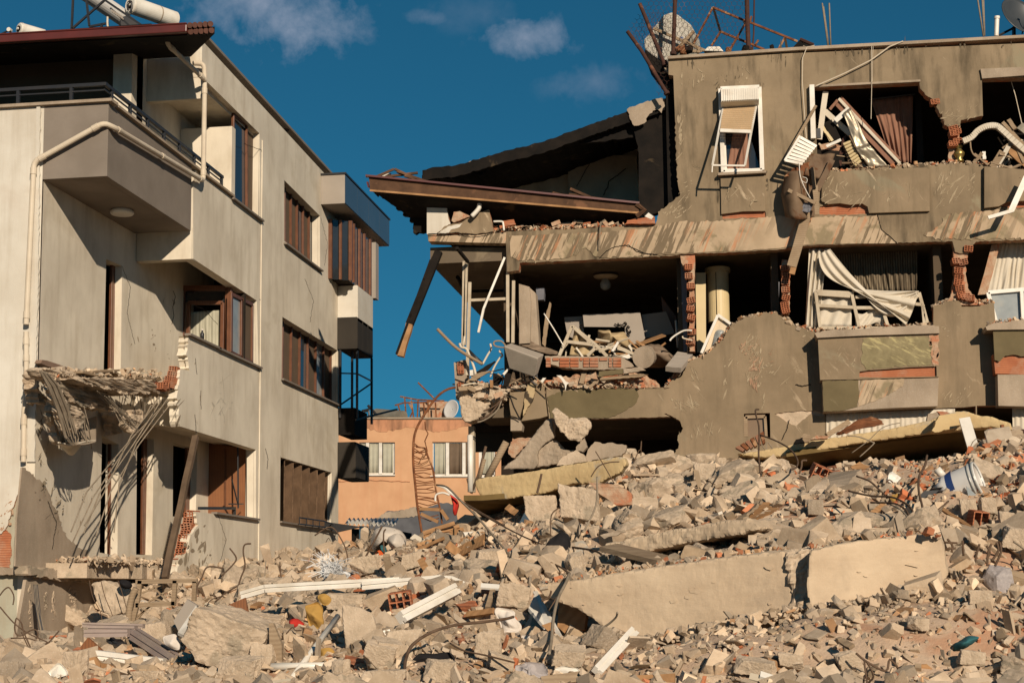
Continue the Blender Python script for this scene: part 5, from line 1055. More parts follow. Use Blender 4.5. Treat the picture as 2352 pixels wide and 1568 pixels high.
def hit(p, y0=9.0, y1=34):
    """where the sight line through a picture point meets the mound"""
    d = ray(*p); y = y0
    while y < y1:
        q = CO + d * (y / d.y)
        if q.z <= gh(q.x, q.y) : return q
        y += .05
    return CO + d * (y1 / d.y)
# ---- rock shapes: convex bodies cut by random planes
def ico(sub):
    import bmesh
    b = bmesh.new(); bmesh.ops.create_icosphere(b, subdivisions=sub, radius=1); b.verts.ensure_lookup_table()
    v = np.array([x.co[:] for x in b.verts]); f = np.array([[q.index for q in x.verts] for x in b.faces]); b.free(); return v, f
ICO = {k: ico(k) for k in (1,2,3,4,5)}
def rockv(sub, g, planes=9, sharp=1.0, slab=None, jit=.0):
    v, f = ICO[sub]; d = v / np.linalg.norm(v, axis=1)[:, None]
    if slab is None: slab = (1.0, g.uniform(.7,.95), g.uniform(.6,.9))
    n = g.normal(size=(planes, 3)); n /= np.linalg.norm(n, axis=1)[:, None]; h = g.uniform(.72,1.1, planes)
    if True:
        ax = np.eye(3); ax = ax + g.normal(size=(3,3)) * .13; ax /= np.linalg.norm(ax, axis=1)[:, None]; n = np.concatenate([n[:6], ax, -ax]); h = np.concatenate([g.uniform(.78,1.15, min(6, planes)), np.array(slab), np.array(slab) * g.uniform(.8,1.1,3)])
    dn = d @ n.T; r = np.where(dn > 1e-3, h[None] / np.maximum(dn, 1e-3),9).min(1); r = np.minimum(r, 1.6)
    v = d * r[:, None]
    if jit: v = v + g.normal(size=v.shape) * jit
    return v, f
def rotm(g):
    q = g.normal(size=4); q /= np.linalg.norm(q); w, x, y, z = q
    return np.array([[1 - 2 * (y * y + z * z),2 * (x * y - z * w),2 * (x * z + y * w)], [2 * (x * y + z * w),1 - 2 * (x * x + z * z),2 * (y * z - x * w)], [2 * (x * z - y * w),2 * (y * z + x * w),1 - 2 * (x * x + y * y)]])
PAL = np.array([[1,1,1], [.92,.92,.92], [1.04,1.0,.95], [.80,.82,.84], [1.12,1.1,1.06], [.86,.83,.79], [.98,.95,.90], [1.0,.50,.34], [1.0,.42,.26], [1.28,1.26,1.22], [.66,.62,.56], [1.0,.75,.55]])
PW = np.array([18,16,12,9,9,9,9,1.2,.8,3.5,6,2.]); PW /= PW.sum()
def hullrock(g, flat=1.0, jit=.16, chop=.55):
    """angular fragment: a box with jittered and broken-off corners, wrapped as a convex hull"""
    import bmesh
    d = np.array([1.0, g.uniform(.55,1.0), g.uniform(.4,.9) * flat]); pts = []
    for sx in (-1,1):
        for sy in (-1,1):
            for sz in (-1,1):
                c = np.array([sx, sy, sz]) * d * (1 + g.uniform(-jit, jit, 3) * 1.3)
                if g.uniform() < chop:
                    for k in range(3):
                        e = c.copy(); e[k] *= g.uniform(.2,.95); pts.append(e)
                else: pts.append(c)
    b = bmesh.new()
    for p in pts: b.verts.new(p)
    r = bmesh.ops.convex_hull(b, input=b.verts[:])
    for v in [v for v in b.verts if not v.link_faces]: b.verts.remove(v)
    bmesh.ops.recalc_face_normals(b, faces=b.faces[:]); bmesh.ops.triangulate(b, faces=b.faces[:])
    b.verts.index_update(); v = np.array([x.co[:] for x in b.verts]); f = np.array([[q.index for q in x.verts] for x in b.faces]); b.free()
    return v * .8, f
def scatter(name, pts, sizes, sub, label, seed, nored=False, jit=.16, flat=.2, m=None, redboost=None, nt_=40):
    g = np.random.default_rng(seed)
    T = [hullrock(g, jit=.16) for _ in range(int(nt_ * .5))] + [hullrock(g, flat=g.uniform(.15,.4), jit=.25) for _ in range(int(nt_ * .35))]
    for _ in range(8): v_, f_ = hullrock(g, flat=.35, jit=.2, chop=.2); T.append((v_ * np.array([1.5,.45,.6]), f_))
    RM = [rotm(g) for _ in range(90)]; V = []; Fc = []; Cc = []; o = 0
    for i, (p, s) in enumerate(zip(pts, sizes)):
        t, f = T[g.integers(len(T))]; sc = s * g.uniform(.55,1.4,3); v = (t * sc) @ RM[g.integers(90)].T
        v[:, 2] *= (1 - flat * g.uniform(0,1)); V.append(v + p); Fc.append(f + o); o += len(v); pw = PW.copy()
        if nored: pw[7] = pw[8] = 0; pw /= pw.sum()
        if redboost is not None and redboost[i] and not nored: pw[7] += .22; pw[8] += .12; pw[11] += .25; pw /= pw.sum()
        c = PAL[g.choice(len(PAL), p=pw)] * g.uniform(.62,1.2); Cc.append(np.repeat(c[None], len(v),0))
    V = np.concatenate(V).astype(np.float32); Fa = np.concatenate(Fc); Cc = np.concatenate(Cc)
    org = np.array([0,18,0], dtype=np.float32); V -= org
    me = bpy.data.meshes.new(name); me.vertices.add(len(V)); me.vertices.foreach_set('co', V.ravel()); me.loops.add(Fa.size); me.loops.foreach_set('vertex_index', Fa.ravel().astype(np.int32))
    me.polygons.add(len(Fa)); me.polygons.foreach_set('loop_start', np.arange(0, Fa.size, 3, dtype=np.int32)); me.polygons.foreach_set('loop_total', np.full(len(Fa),3, dtype=np.int32)); me.update(calc_edges=True)
    a = me.color_attributes.new('tint', 'FLOAT_COLOR', 'POINT'); a.data.foreach_set('color', np.concatenate([Cc, np.ones((len(Cc),1))], 1).ravel().astype(np.float32))
    me.polygons.foreach_set('use_smooth', [False] * len(me.polygons)); me.materials.append(m or m_con_t); ob = bpy.data.objects.new(name, me); COL.objects.link(ob); ob.location = tuple(org.tolist())
    return ob
def field(n, seed, ymin=9.8, ymax=28.0, near_bias=1.0, pad=60, cond=None):
    g = np.random.default_rng(seed); out = []
    while len(out) < n:
        y = ymin + (ymax - ymin) * g.uniform() ** near_bias; x = g.uniform(-11,10.5)
        if x < X1 - .1 and y > YF - .2: continue
        if x < X2 and y > 25: continue
        z = gh(x, y); px, py, _ = proj((x, y, z))
        if not (-pad - 120 < px < 2352 + pad + 340 and py < 1700): continue
        if cond is not None and not cond(x, y, px, py, g): continue
        out.append((x, y, z))
    return np.array(out)
# individually placed chunks: one mesh per shape, copied with its own turn and size
def chunk_mesh(name, seed, sub=4, slab=None, mats=None, namp=.075, planes=7):
    g = np.random.default_rng(seed); v, f = rockv(sub, g, planes, slab=slab)
    out_ = []
    for p in v:
        q = Vector(p); n_ = noise.fractal(q * 2.2 + Vector((seed, 0,0)),.9,2.0,5); c = noise.fractal(q * 7 + Vector((0, seed, 0)),.8,2.0,3)
        e = noise.fractal(q * 19 + Vector((seed, seed, 0)),.7,2.0,2); out_.append(q * (1 + namp * n_ + namp * .45 * c + namp * .16 * e))
    me = bpy.data.meshes.new(name); me.from_pydata([tuple(q) for q in out_], [], f.tolist()); me.materials.append(mats or m_con); return me
CH = [chunk_mesh('concrete_chunk', 100 + i) for i in range(9)] + [chunk_mesh('concrete_chunk', 120 + i, slab=(1.0,.8,.3 + .08 * i)) for i in range(6)]
def put(me, name, p, s, rot, label, cat, group=None, m=None, sink=.0):
    o = bpy.data.objects.new(name, me); COL.objects.link(o); o.location = Vector(p); o.scale = s if not isinstance(s, (int, float)) else (s, s, s); o.rotation_euler = rot
    return tag(o, label, cat, group)
KEEP = []
# ---- named blocks read from the photograph: (corner box in picture, distance, shape, label)
def block(F, x0, y0, x1, y1, label, seed, dist=None, rot=(0,0,0), slab=None, mats=None, depth=.8, name='concrete_block', sub=5, cat='concrete', namp=.07, planes=6, grp=None):
    a = F(x0, y0)[0]; b = F(x1, y1)[0]; cx = (a[0] + b[0]) / 2
    base = hit((cx, b[1] - (b[1] - a[1]) * .12)) if dist is None else onY((cx, b[1]), dist)
    Y = base.y if dist is None else dist
    pa, pb = onY(a, Y), onY(b, Y); w = abs(pb.x - pa.x); h = abs(pa.z - pb.z); c = Vector(((pa.x + pb.x) / 2, Y + min(w, h) * .3 * depth, (pa.z + pb.z) / 2))
    me_ = chunk_mesh(name, seed, sub=sub, slab=slab, mats=mats, namp=namp, planes=planes)
    # fit the turned body to its box
    E = Matrix.Rotation(rot[2], 3, 'Z') @ Matrix.Rotation(rot[1], 3, 'Y') @ Matrix.Rotation(rot[0], 3, 'X')
    vs = [E @ v.co for v in me_.vertices]; ext = [max(v[i] for v in vs) - min(v[i] for v in vs) for i in range(3)]; mid = [(max(v[i] for v in vs) + min(v[i] for v in vs)) / 2 for i in range(3)]
    sx, sz = w / ext[0], h / ext[2]; sy = (w * .5 + h * .5) * depth / ext[1]
    for v, q in zip(me_.vertices, vs): v.co = ((q.x - mid[0]) * sx, (q.y - mid[1]) * sy, (q.z - mid[2]) * sz)
    KEEP.append((a[0], a[1], b[0], b[1], Y - .05))
    return put(me_, name, c - Vector((0,.12,0)),1.0,(0,0,0), label, cat, grp)
block(Z3,1070,1110,1590,1510, 'largest pale concrete block with smooth sloping top, lower left of the heap', 201, slab=(1,.75,.72), rot=(.2,.25,.3), depth=1.0)
block(Z3,1455,1140,1690,1270, 'rounded concrete lump just right behind the largest block', 202)
block(Z3,1300,1400,1560,1568, 'beige concrete lump below the largest block at the bottom edge', 203)
block(Z3,950,1130,1065,1300, 'small dark grey concrete wedge left of the largest block', 204, mats=m_oldcon)
block(Z3,850,1200,1000,1350, 'dull grey slab fragment behind the mauve window profile', 205, slab=(1,.4,.8))
block(Z3,2020,1105,2235,1400, 'upright square concrete slab standing in the middle left of the heap', 206, slab=(.8,.25,1.0), rot=(0,0,.2), depth=.35, namp=.03)
block(Z3,1930,1035,2160,1140, 'dark undercut boulder above the upright square slab', 207)
block(F_, 300,1250,565,1480, 'angular grey concrete cube with a clean top, bottom centre left', 208, slab=(.9,.8,.6), rot=(.3,.2,.6), namp=.04)
block(F_, 470,1200,700,1360, 'pale lump right above the angular grey cube', 209)
block(F_, 1180,895,1425,1085, 'big rounded lump with conglomerate face at the left foot of the big beam', 210)
block(F_, 1030,665,1270,830, 'rounded boulder in the middle of the heap under the crossing rebars', 211)
block(F_, 545,690,690,820, 'rounded lump right of the floral bundle', 212)
block(F_, 205,715,420,860, 'smooth pale boulder directly below the floral bundle', 213)
block(F_, 1365,310,1590,540, 'left one of two big boulders under the yellow beam', 214)
block(F_, 1590,240,1875,560, 'right and larger one of two big boulders under the yellow beam', 215, namp=.08)
block(F_, 1740,1170,2000,1370, 'grey-brown cube of concrete below the big beam, with a rod on top', 216, slab=(.9,.8,.9), rot=(.2,.3,.7), mats=m_oldcon)
block(F_, 1045,1210,1220,1420, 'pale blocky lump left of the white cloth', 217)
block(F_, 1120,1340,1310,1500, 'flat pale lump below the white cloth', 218, slab=(1,.8,.5), rot=(.1,.2,.3))
block(F_, 1550,1300,1790,1460, 'broad beige slab fragment at the bottom between the white bag and the rods', 219, slab=(1,.9,.45), rot=(.3,.1,.2))
block(F_, 700,1400,930,1568, 'pointed beige lump right of the black hollow at the bottom edge', 220)
block(F_, 300,1470,620,1600, 'broad smooth concrete block at the bottom edge, centre left', 221, slab=(1,.8,.4))
block(F_, 90,1400,225,1560, 'egg shaped pale stone at the bottom right of the white pipes', 222)
block(F_, 1630,690,1780,850, 'small pale boulder below the black cloth', 223)
block(F_, 1760,660,1890,770, 'small dusty boulder beside the yellow panel', 224)
block(G, 2200,640,2420,800, 'dark edged slab lump at the right edge beside the big beam', 225, slab=(1,.7,.6), rot=(0,.2,0))
block(G, 330,690,420,800, 'small white boulder above the long beam', 226)
block(G, 1070,490,1175,590, 'round dark grey boulder right of the leaning slabs', 227, mats=m_oldcon)
block(G, 1960,490,2070,600, 'boulder directly below the torn paint bucket', 228)
block(G, 2070,480,2190,590, 'square boulder right below the torn paint bucket', 229)
block(G, 2190,560,2290,660, 'rounded boulder between the bucket and the right edge', 230)
block(G, 400,280,545,390, 'two-toned boulder near the top of the heap in the centre', 231)
block(G, 900,1380,1060,1500, 'pitted boulder at the bottom right with rods in front', 232)
block(G, 1220,1370,1420,1540, 'leaning rectangular block at the bottom right', 233, slab=(.6,.6,1.0), rot=(.2,-.5,.3))
block(G, 640,1400,900,1530, 'long low lump half buried in dust at the bottom right', 234, slab=(1,.6,.4))
block(G, 1940,1365,2120,1470, 'flat topped boulder below the teal rag', 235, slab=(1,.8,.5))
block(G, 1650,1170,1790,1260, 'split boulder between the big beam and the teal rag', 236)
block(G, 2010,1020,2160,1110, 'brown boulder right below the end of the big beam', 237)
block(Z3,0,1430,160,1568, 'brown rounded boulder at the bottom left corner', 239, mats=m_oldcon)
block(Z3,380,1370,530,1530, 'blocky conglomerate lump left of the orange door board', 240)
block(Z3,800,1490,980,1580, 'beige slab lump right below the white sill profile', 241)
block(Z3,1500,1330,1640,1490, 'pale faceted lump right of the largest block', 242)
block(Z3,2150,1300,2350,1500, 'angular grey rock near the bottom, left of the black hollow', 243, slab=(1,.8,.7), rot=(.3,.3,.3))
block(Z3,1090,1060,1220,1140, 'crumbly pale lump behind the white board', 244)
for k_ in (D(1330,1275,1850,1470), D(1850,1235,2170,1405)): KEEP.append((k_[0][0], k_[0][1], k_[1][0], k_[1][1], 13.6))
KEEP += [(1090,1060,1430,1170,23),(150,1300,520,1430,21),(180,1430,450,1568,15.5)]
# the big fallen beams
def slabthing(name, label, pts, Y, th, m, amp=1.2, step=7, cat='beam', sub=.05, namp=.02, dz=0, fine=0):
    q = jag(pts + [pts[0]], amp, step)[:-1]; Ys = Y if isinstance(Y, (list, tuple)) else None
    if Ys: # distance varies along the horizontal
        x0, Ya, x1, Yb_ = Ys; o = [onY(p, Ya + (Yb_ - Ya) * (p[0] - x0) / (x1 - x0)) for p in q]
    else: o = RY(q, Y)
    ob = MB().prism(o, th, ms=0).build(name, m); tag(ob, label, cat); return ob
def relief(o, st, sc, vox=.03):
    r = o.modifiers.new('remesh', 'REMESH'); r.mode = 'VOXEL'; r.voxel_size = vox; r.use_smooth_shade = False
    for s_, c_ in ((st, sc),(st * .4, sc * .25)):
        t = bpy.data.textures.new('rough', 'CLOUDS'); t.noise_scale = c_; t.noise_depth = 4; d = o.modifiers.new('rough', 'DISPLACE'); d.texture = t; d.strength = s_; d.mid_level = .5; d.texture_coords = 'LOCAL'
    return o
b1 = slabthing('fallen_beam', 'long dusty concrete beam running left from the huge block, lower right of the heap', D(1230,1342,1330,1330,1500,1302,1700,1275,1800,1265,1812,1290,1830,1400,1700,1432,1560,1462,1460,1482,1400,1450,1330,1400,1250,1370), [1240,13.75,1830,13.15], (.15,1.0,.05), m_beamcon, 2.0,8); relief(b1,.014,.30,.024)
b2 = slabthing('fallen_beam', 'huge smooth concrete block end of the fallen beam, right half of the heap', D(1860,1262,1980,1240,2120,1226,2160,1225,2168,1260,2178,1320,2160,1352,2080,1370,1970,1395,1860,1410,1850,1345), [1850,12.9,2170,13.3], (.12,.95,.05), m_beamcon, 2.0,8); relief(b2,.014,.30,.024)
def beam_wear(ob, x0, Ya, x1, Yb, top, bot, n, seed):
    """spalls on the face of a fallen beam; top and bot give its edge heights at both ends"""
    r = random.Random(seed); b = MB(); yy = lambda x: Ya + (Yb - Ya) * (x - x0) / (x1 - x0)
    for i in range(n):
        u, v = r.random(), r.random() ** (.6 if r.random() < .5 else 2.2); x = x0 + 30 + (x1 - x0 - 60) * u; t0 = top[0] + (top[1] - top[0]) * u; b0 = bot[0] + (bot[1] - bot[0]) * u; y = t0 + 12 + (b0 - t0 - 22) * v; s_ = r.gammavariate(1.5,2.2) + 1; m = r.choice((5,6,7))
        P = [(x + math.cos(j * 6.283 / m) * s_ * r.uniform(.8,2.2), y + math.sin(j * 6.283 / m) * s_ * r.uniform(.35,.9)) for j in range(m)]
        b.prism([onY(p, yy(p[0]) - .014 - .0004 * i / n) for p in P], (0,.02,0), ms=0)
    b.build('spall_mark', m_beamcon, ob, fix=False)
beam_wear(b1,1240,13.75,1830,13.15,(1342,1265),(1400,1400),14,5)
beam_wear(b2,1850,12.9,2170,13.3,(1268,1232),(1400,1340),8,6)
b3 = slabthing('beam_joint', 'shadowed cracked joint face between the long beam and the huge block', D(1800,1272,1835,1262,1872,1260,1880,1300,1876,1404,1850,1416,1822,1408),13.12,(.1,.7,0), m_con, 3,6); relief(b3,.10,.12,.022)
b4 = slabthing('fallen_beam', 'half buried rear beam with a smooth dusty top, centre of the heap', D(1380,1252,1500,1225,1650,1200,1720,1190,1750,1215,1600,1245,1440,1278), [1380,17.5,1750,16.5], (.3,1.0,.02), m_beamcon, 2,8); relief(b4,.05,.3,.03)
# yellow beams
yb1_ = slabthing('yellow_beam', 'yellow painted concrete beam lying tilted under the broken grey slab, centre', F_(1035,215,1100,195,1400,155,1700,105,2000,55,2030,60,2050,110,2000,170,1850,240,1700,235,1500,300,1200,345,1090,345,1060,300,1040,260), [1090,23.2,1440,22.2], (0,.5,.03), m_yellow, 1.2,6); relief(yb1_, .018,.3,.025)
q_ = [onY(p, 23.0) for p in F_(960,350,1090,348,1250,335,1500,298,1700,236)]
MB().prism(q_ + [v + Vector((.1,2.2,-.32)) for v in reversed(q_)], (0,0,.08), ms=0).build('underside_shade_sheet', m_yellow_shade, yb1_)  # dark sheet added for the shade below the yellow beam
e_r = slabthing('yellow_slab', 'long yellow edged floor slab resting on the rubble in front of the right block', E_(470,1555,700,1520,900,1480,1200,1430,1500,1385,1750,1330,1850,1290,1960,1270,2060,1300,2150,1310,2210,1335,2270,1350,2280,1395,2205,1400,2150,1375,1980,1395,1770,1415,1500,1450,1250,1490,1020,1530,800,1570,650,1580), [1680,25.2,2330,24.2], (0,1.4,.06), m_yellow, 1.2,7); relief(e_r, .018,.3,.03)
q_ = [onY(p, 24.9) for p in E_(800,1572,1250,1492,1770,1417,2140,1378)]
MB().prism(q_ + [v + Vector((.0,3.2,-.52)) for v in reversed(q_)], (0,0,.08), ms=0).build('underside_shade_sheet', m_yellow_shade, e_r)  # dark sheet added for the shade below the long slab
tag(slabthing('yellow_slab_stub', 'crumbling end lump of the yellow slab near the right edge', E_(1750,1400,1800,1300,1960,1272,1990,1320,1900,1385,1770,1412),24.1,(0,.3,0), m_yellow, 2,5)) 
# tilted grey slab pieces (triangular stack) over the yellow beam
g1 = slabthing('tilted_slab', 'large grey slab plank leaning up to the left block of the pile, centre', Q(740,1560,880,1440,1240,990,1320,985,1340,1200,1230,1270,1150,1360,1160,1500,1100,1566),23.9,(0,.3,.05), m_oldcon, 1.5,6, 'slab'); relief(g1,.03,.2,.022)
g2 = slabthing('tilted_slab', 'broken slab lump balanced on top of the leaning grey slab', Q(1310,885,1380,900,1470,980,1480,1010,1640,985,1700,990,1750,1050,1740,1130,1690,1170,1640,1250,1540,1220,1400,1120,1370,1060,1350,980),23.7,(0,.35,.08), m_con, 1.5,5, 'slab'); relief(g2,.07,.15,.018)
g3 = slabthing('tilted_slab', 'dark stained slab between the leaning plank and the yellow beam', Q(1150,1360,1250,1260,1350,1215,1470,1330,1560,1330,1620,1400,1500,1440,1380,1500,1000,1566,1100,1500),24.0,(0,.25,0), m_oldcon, 1.5,6, 'slab'); relief(g3,.04,.15,.02)
g4 = slabthing('tilted_slab', 'triangular stained slab piece low on the yellow beam', Q(1440,1420,1600,1335,1700,1400,1730,1470,1500,1510,1370,1520),23.8,(0,.2,0), m_con, 1.5,5, 'slab')
g5 = slabthing('tilted_slab', 'grey slab with a ragged top and bent rods, right of the leaning pieces', Q(1715,1450,1740,1330,1820,1240,1940,1265,2010,1250,2190,1280,2185,1340,2130,1405,1900,1440,1720,1475),24.0,(0,.15,.0), m_oldcon, 1.5,5, 'slab')
g6 = slabthing('tilted_slab', 'small brown wedge slab hanging under the balanced lump', Q(1600,1300,1690,1185,1730,1300,1680,1360,1600,1340),23.8,(0,.15,0), m_oldcon, 1,5, 'slab')
g7 = slabthing('broken_wall_piece', 'crumbling masonry lump at the foot of the torn balcony, centre', Q(800,1350,850,1200,1000,1200,1100,1190,1000,1290,880,1430,840,1420),25.5,(0,.3,0), m_rim, 2,5, 'masonry')
# broken balcony slab corner of the middle floor of the right block
bs_ = slabthing('broken_balcony_corner', 'crumbled balcony slab end drooping at the left of the right block', Q(225,720,300,700,420,730,560,800,530,900,430,985,330,1015,270,990,235,850), YR - .25,(0,.5,0), m_con, 2,6, 'slab'); relief(bs_, .06,.2,.025)
bs_ = slabthing('broken_balcony_corner', 'layered torn floor edge of rubble and screed above the drooping slab end', Q(200,700,230,620,340,570,420,540,560,560,700,620,820,600,1000,560,1030,600,820,650,770,700,640,780,560,800,420,730,300,715), YR - .15,(0,.8,0), m_con, 3,6, 'slab'); relief(bs_, .12,.15,.025)
fl = slabthing('torn_floor_edge', 'torn brick and screed floor edge along the middle room of the right block', Q(1240,640,1245,560,1350,480,1500,470,1650,440,1850,420,2352,430,2500,500,2560,560,2600,620,2352,620,1900,615,1500,640), YR + .05,(0,1.6,.0), m_rim, 2.5,5, 'masonry'); relief(fl, .10,.12,.03)
# ================================================================== OBJECTS ON THE HEAP
def yat(p, off=.15): return hit(p).y - off
def ys_for(F, pts, Y):
    q = F(*pts) if F else pts
    if Y is None: return [yat(p) for p in q]
    if isinstance(Y, (int, float)): return [Y] * len(q)
    n = len(q); return [Y[0] + (Y[1] - Y[0]) * i / max(1, n - 1) for i in range(n)] if len(Y) == 2 else list(Y)
def smoothpath(P, n=5):
    P = [Vector(p) for p in P]
    if len(P) < 3: return P
    o = []
    for i in range(len(P) - 1):
        p0, p1, p2, p3 = P[max(i - 1,0)], P[i], P[i + 1], P[min(i + 2, len(P) - 1)]
        for k in range(n): t = k / n; o.append(.5 * (2 * p1 + (p2 - p0) * t + (2 * p0 - 5 * p1 + 4 * p2 - p3) * t * t + (3 * p1 - p0 - 3 * p2 + p3) * t ** 3))
    return o + [P[-1]]
def rod(name, label, cat, F, pts, Y, r=.011, m=None, smooth=True, group=None, n=6, flat=None):
    if name in ('rebar', 'bent_rod', 'rod_bundle', 'bent_stirrup', 'hanging_rebar'): r *= .62
    q = F(*pts); P = [onY(p, y) for p, y in zip(q, ys_for(F, pts, Y))]
    if smooth: P = smoothpath(P)
    return tag(MB().tube(P, r, n).build(name, m or m_rebar, smooth=True), label, cat, group)
def plate(name, label, cat, F, pts, Y, th, m, amp=0, step=6, bevel=0, group=None, parent=None):
    """flat board traced at its place; Y may differ from corner to corner so that it leans"""
    Ys = ys_for(F, pts, Y) if not isinstance(Y, list) else Y
    P = [onY(p, y) for p, y in zip(F(*pts), Ys)]
    nrm = (P[1] - P[0]).cross(P[2] - P[0]).normalized()
    if nrm.y < 0: nrm = -nrm
    if amp:
        o = []
        for i in range(len(P)):
            a, b = P[i], P[(i + 1) % len(P)]; k = max(1, int((b - a).length / .05))
            for j in range(k): o.append(a.lerp(b, j / k) + Vector([rnd.uniform(-amp, amp) for _ in range(3)]) * (j > 0))
        P = o
    ob = MB().prism(P, nrm * th, ms=0).build(name, m, parent, bevel=bevel)
    return tag(ob, label, cat, group) if parent is None else ob
def bars(name, label, cat, F, segs, Y, w, h, m, group=None, parent=None, segn=1, wob=0, bevel=0):
    b = MB()
    for s in segs:
        y = Y if isinstance(Y, (int, float)) else None
        p = [onY(q, y if y else yat(q)) for q in F(*s)]
        for i in range(len(p) - 1): b.bar(p[i], p[i + 1], w, h, (0,-1,0), segs=segn, wob=wob)
    ob = b.build(name, m, parent, bevel=bevel)
    return tag(ob, label, cat, group) if parent is None else ob
def cloth_blob(name, label, cat, F, pts, Y, m, fold=.05, seed=0, depth=None, wr=3.0, parent=None):
    """crumpled cloth: a domed sheet over a traced outline, creased by noise"""
    q = F(*pts); cx = sum(p[0] for p in q) / len(q); cy = sum(p[1] for p in q) / len(q)
    if Y is None: Y = hit((cx, max(p[1] for p in q) - 4)).y - .12
    fold *= 1.5
    if depth is None: depth = .2 * min(max(p[0] for p in q) - min(p[0] for p in q), max(p[1] for p in q) - min(p[1] for p in q)) * Y / 3600
    q = jag(q + [q[0]], 2.0,9, seed)[:-1]; n = len(q); b = MB(); rings = 9
    def pt(i, k):
        t = k / rings; x, y = cx + (q[i][0] - cx) * t, cy + (q[i][1] - cy) * t
        p = onY((x, y), Y); z = noise.ridged_multi_fractal(Vector((p.x * wr * .7 + seed, p.z * wr, seed * 1.7)),.9,2.0,4,.8,1.9)
        return p + Vector((noise.noise(p * wr * 2) * fold * .5,-depth * (1 - t * t) * 1.0 + depth * .5 - fold * (z - 1) * (1 if k < rings else .3), noise.noise(p * wr * 2 + Vector((5,5,5))) * fold * .4))
    vs = [pt(0,0)] + [pt(i, k) for k in range(1, rings + 1) for i in range(n)]
    fs = [(0,1 + i, 1 + (i + 1) % n) for i in range(n)] + [(1 + (k - 1) * n + i, 1 + k * n + i, 1 + k * n + (i + 1) % n, 1 + (k - 1) * n + (i + 1) % n) for k in range(1, rings) for i in range(n)]
    back = [v + Vector((0, depth * 1.2,0)) for v in vs[-n:]]; o = len(vs); vs += back; fs += [(o - n + i, o + i, o + (i + 1) % n, o - n + (i + 1) % n) for i in range(n)] + [tuple(o + i for i in reversed(range(n)))]
    b.add(vs, fs); ob = b.build(name, m, parent, smooth=True)
    sb = ob.modifiers.new('sub', 'SUBSURF'); sb.levels = 1; sb.render_levels = 1
    return tag(ob, label, cat) if parent is None else ob
PROF = [(-.5,-.5),(.5,-.5),(.5,-.1),(.32,-.1),(.32,.1),(.5,.1),(.5,.5),(.1,.5),(.1,.3),(-.1,.3),(-.1,.5),(-.5,.5)]
def profile(name, label, cat, F, segs, Y, w, h, m, group=None, parent=None):
    """hollow-looking extruded window profile with grooves"""
    b = MB()
    for s in segs:
        q = F(*s); ys = [yat(p) for p in q] if Y is None else ([Y] * len(q) if isinstance(Y, (int, float)) else Y)
        P = [onY(p, y) for p, y in zip(q, ys)]
        for p, r_ in zip(P[:-1], P[1:]):
            t = (r_ - p).normalized(); sd = Vector((0,-1,0)); sd = (sd - t * sd.dot(t)).normalized(); u = t.cross(sd); k = len(PROF)
            A_ = [p + sd * a * h + u * c * w for a, c in PROF]; B_ = [v + (r_ - p) for v in A_]
            tr = tessellate_polygon([A_]); b.add(A_ + B_, [(i, (i + 1) % k, (i + 1) % k + k, i + k) for i in range(k)] + [tuple(x) for x in tr] + [tuple(k + i for i in x) for x in tr])
    ob = b.build(name, m, parent)
    return tag(ob, label, cat, group) if parent is None else ob
# ---- lower left: bent window profiles, boards
T = thing('bent_window', 'dusty mauve window frame corner lying bent on the heap, bottom left', 'window frame', tuple(onY((300,1500),14.6)))
profile('rail', '', '', N_, [(1225,590,2115,612)], 14.9,.045,.07, m_mauve, parent=T)
profile('rail', '', '', N_, [(1310,650,2000,655)], 14.8,.06,.09, m_mauve, parent=T)
profile('rail', '', '', N_, [(1250,720,1890,715)], 14.5,.07,.07, m_mauve, parent=T)
profile('side_rail', '', '', Z3, [(810,1255,1135,1465)], [14.8,14.0], .035,.05, m_mauve, parent=T)
profile('side_rail', '', '', Z3, [(775,1280,1095,1490)], [14.6,13.8], .09,.07, m_mauve, parent=T)
profile('side_rail', '', '', Z3, [(650,1310,760,1390)], 14.6,.05,.08, m_metal, parent=T)
T = profile('white_sill_profile', 'wide white sill profile lying flat over the orange door board, bottom left', 'window sill', Z3, [(560,1408,965,1458)], [13.9,13.9], .11,.09, m_white)
plate('white_board', 'clean white board leaning left of the largest concrete block', 'board', Z3,(1150,1112,1195,1150,1095,1292,1045,1268), [14.6,14.5,14.0,14.1], .03, m_white)
plate('board_backing', 'beige edged panel behind the white board left of the largest block', 'board', Z3,(1100,1075,1160,1112,1050,1265,1020,1200),14.75,.05, m_lightclad)
T = thing('door_board', 'orange-brown wooden door board standing on edge at the bottom left', 'board', tuple(onY((230,1560),13.6)))
plate('plank', '', '', N_, (1285,1085,1395,1060,1470,1160,1475,1600,1285,1600),13.5,.04, m_rawwood, parent=T)
plate('plank', '', '', N_, (1480,1155,1655,1180,1660,1600,1480,1600),13.45,.04, m_rawwood, parent=T)
plate('brown_wedge_board', 'brown triangular board under the mauve frame, bottom left', 'board', N_, (1290,780,1500,970,1340,1060,1170,930),14.4,.04, m_door)
cloth_blob('white_rag', 'crumpled white plastic rag at the bottom left corner', 'rag', N_, (860,1115,930,1200,985,1310,860,1340,800,1420,700,1400,650,1330,760,1200), None, m_tank, .05,3)
cloth_blob('white_rag', 'folded white sheet between the largest block and the mauve frame', 'rag', Z3,(945,1290,1030,1270,1055,1310,1050,1380,1000,1360,960,1335),14.2, m_cloth_white, .03,4)
plate('dark_blue_plank', 'dark blue-black strip under the mauve frame', 'plank', N_, (1560,800,1780,800,2020,1010,1880,1010), [14.7,14.7,14.2,14.2], .03, m_metal)
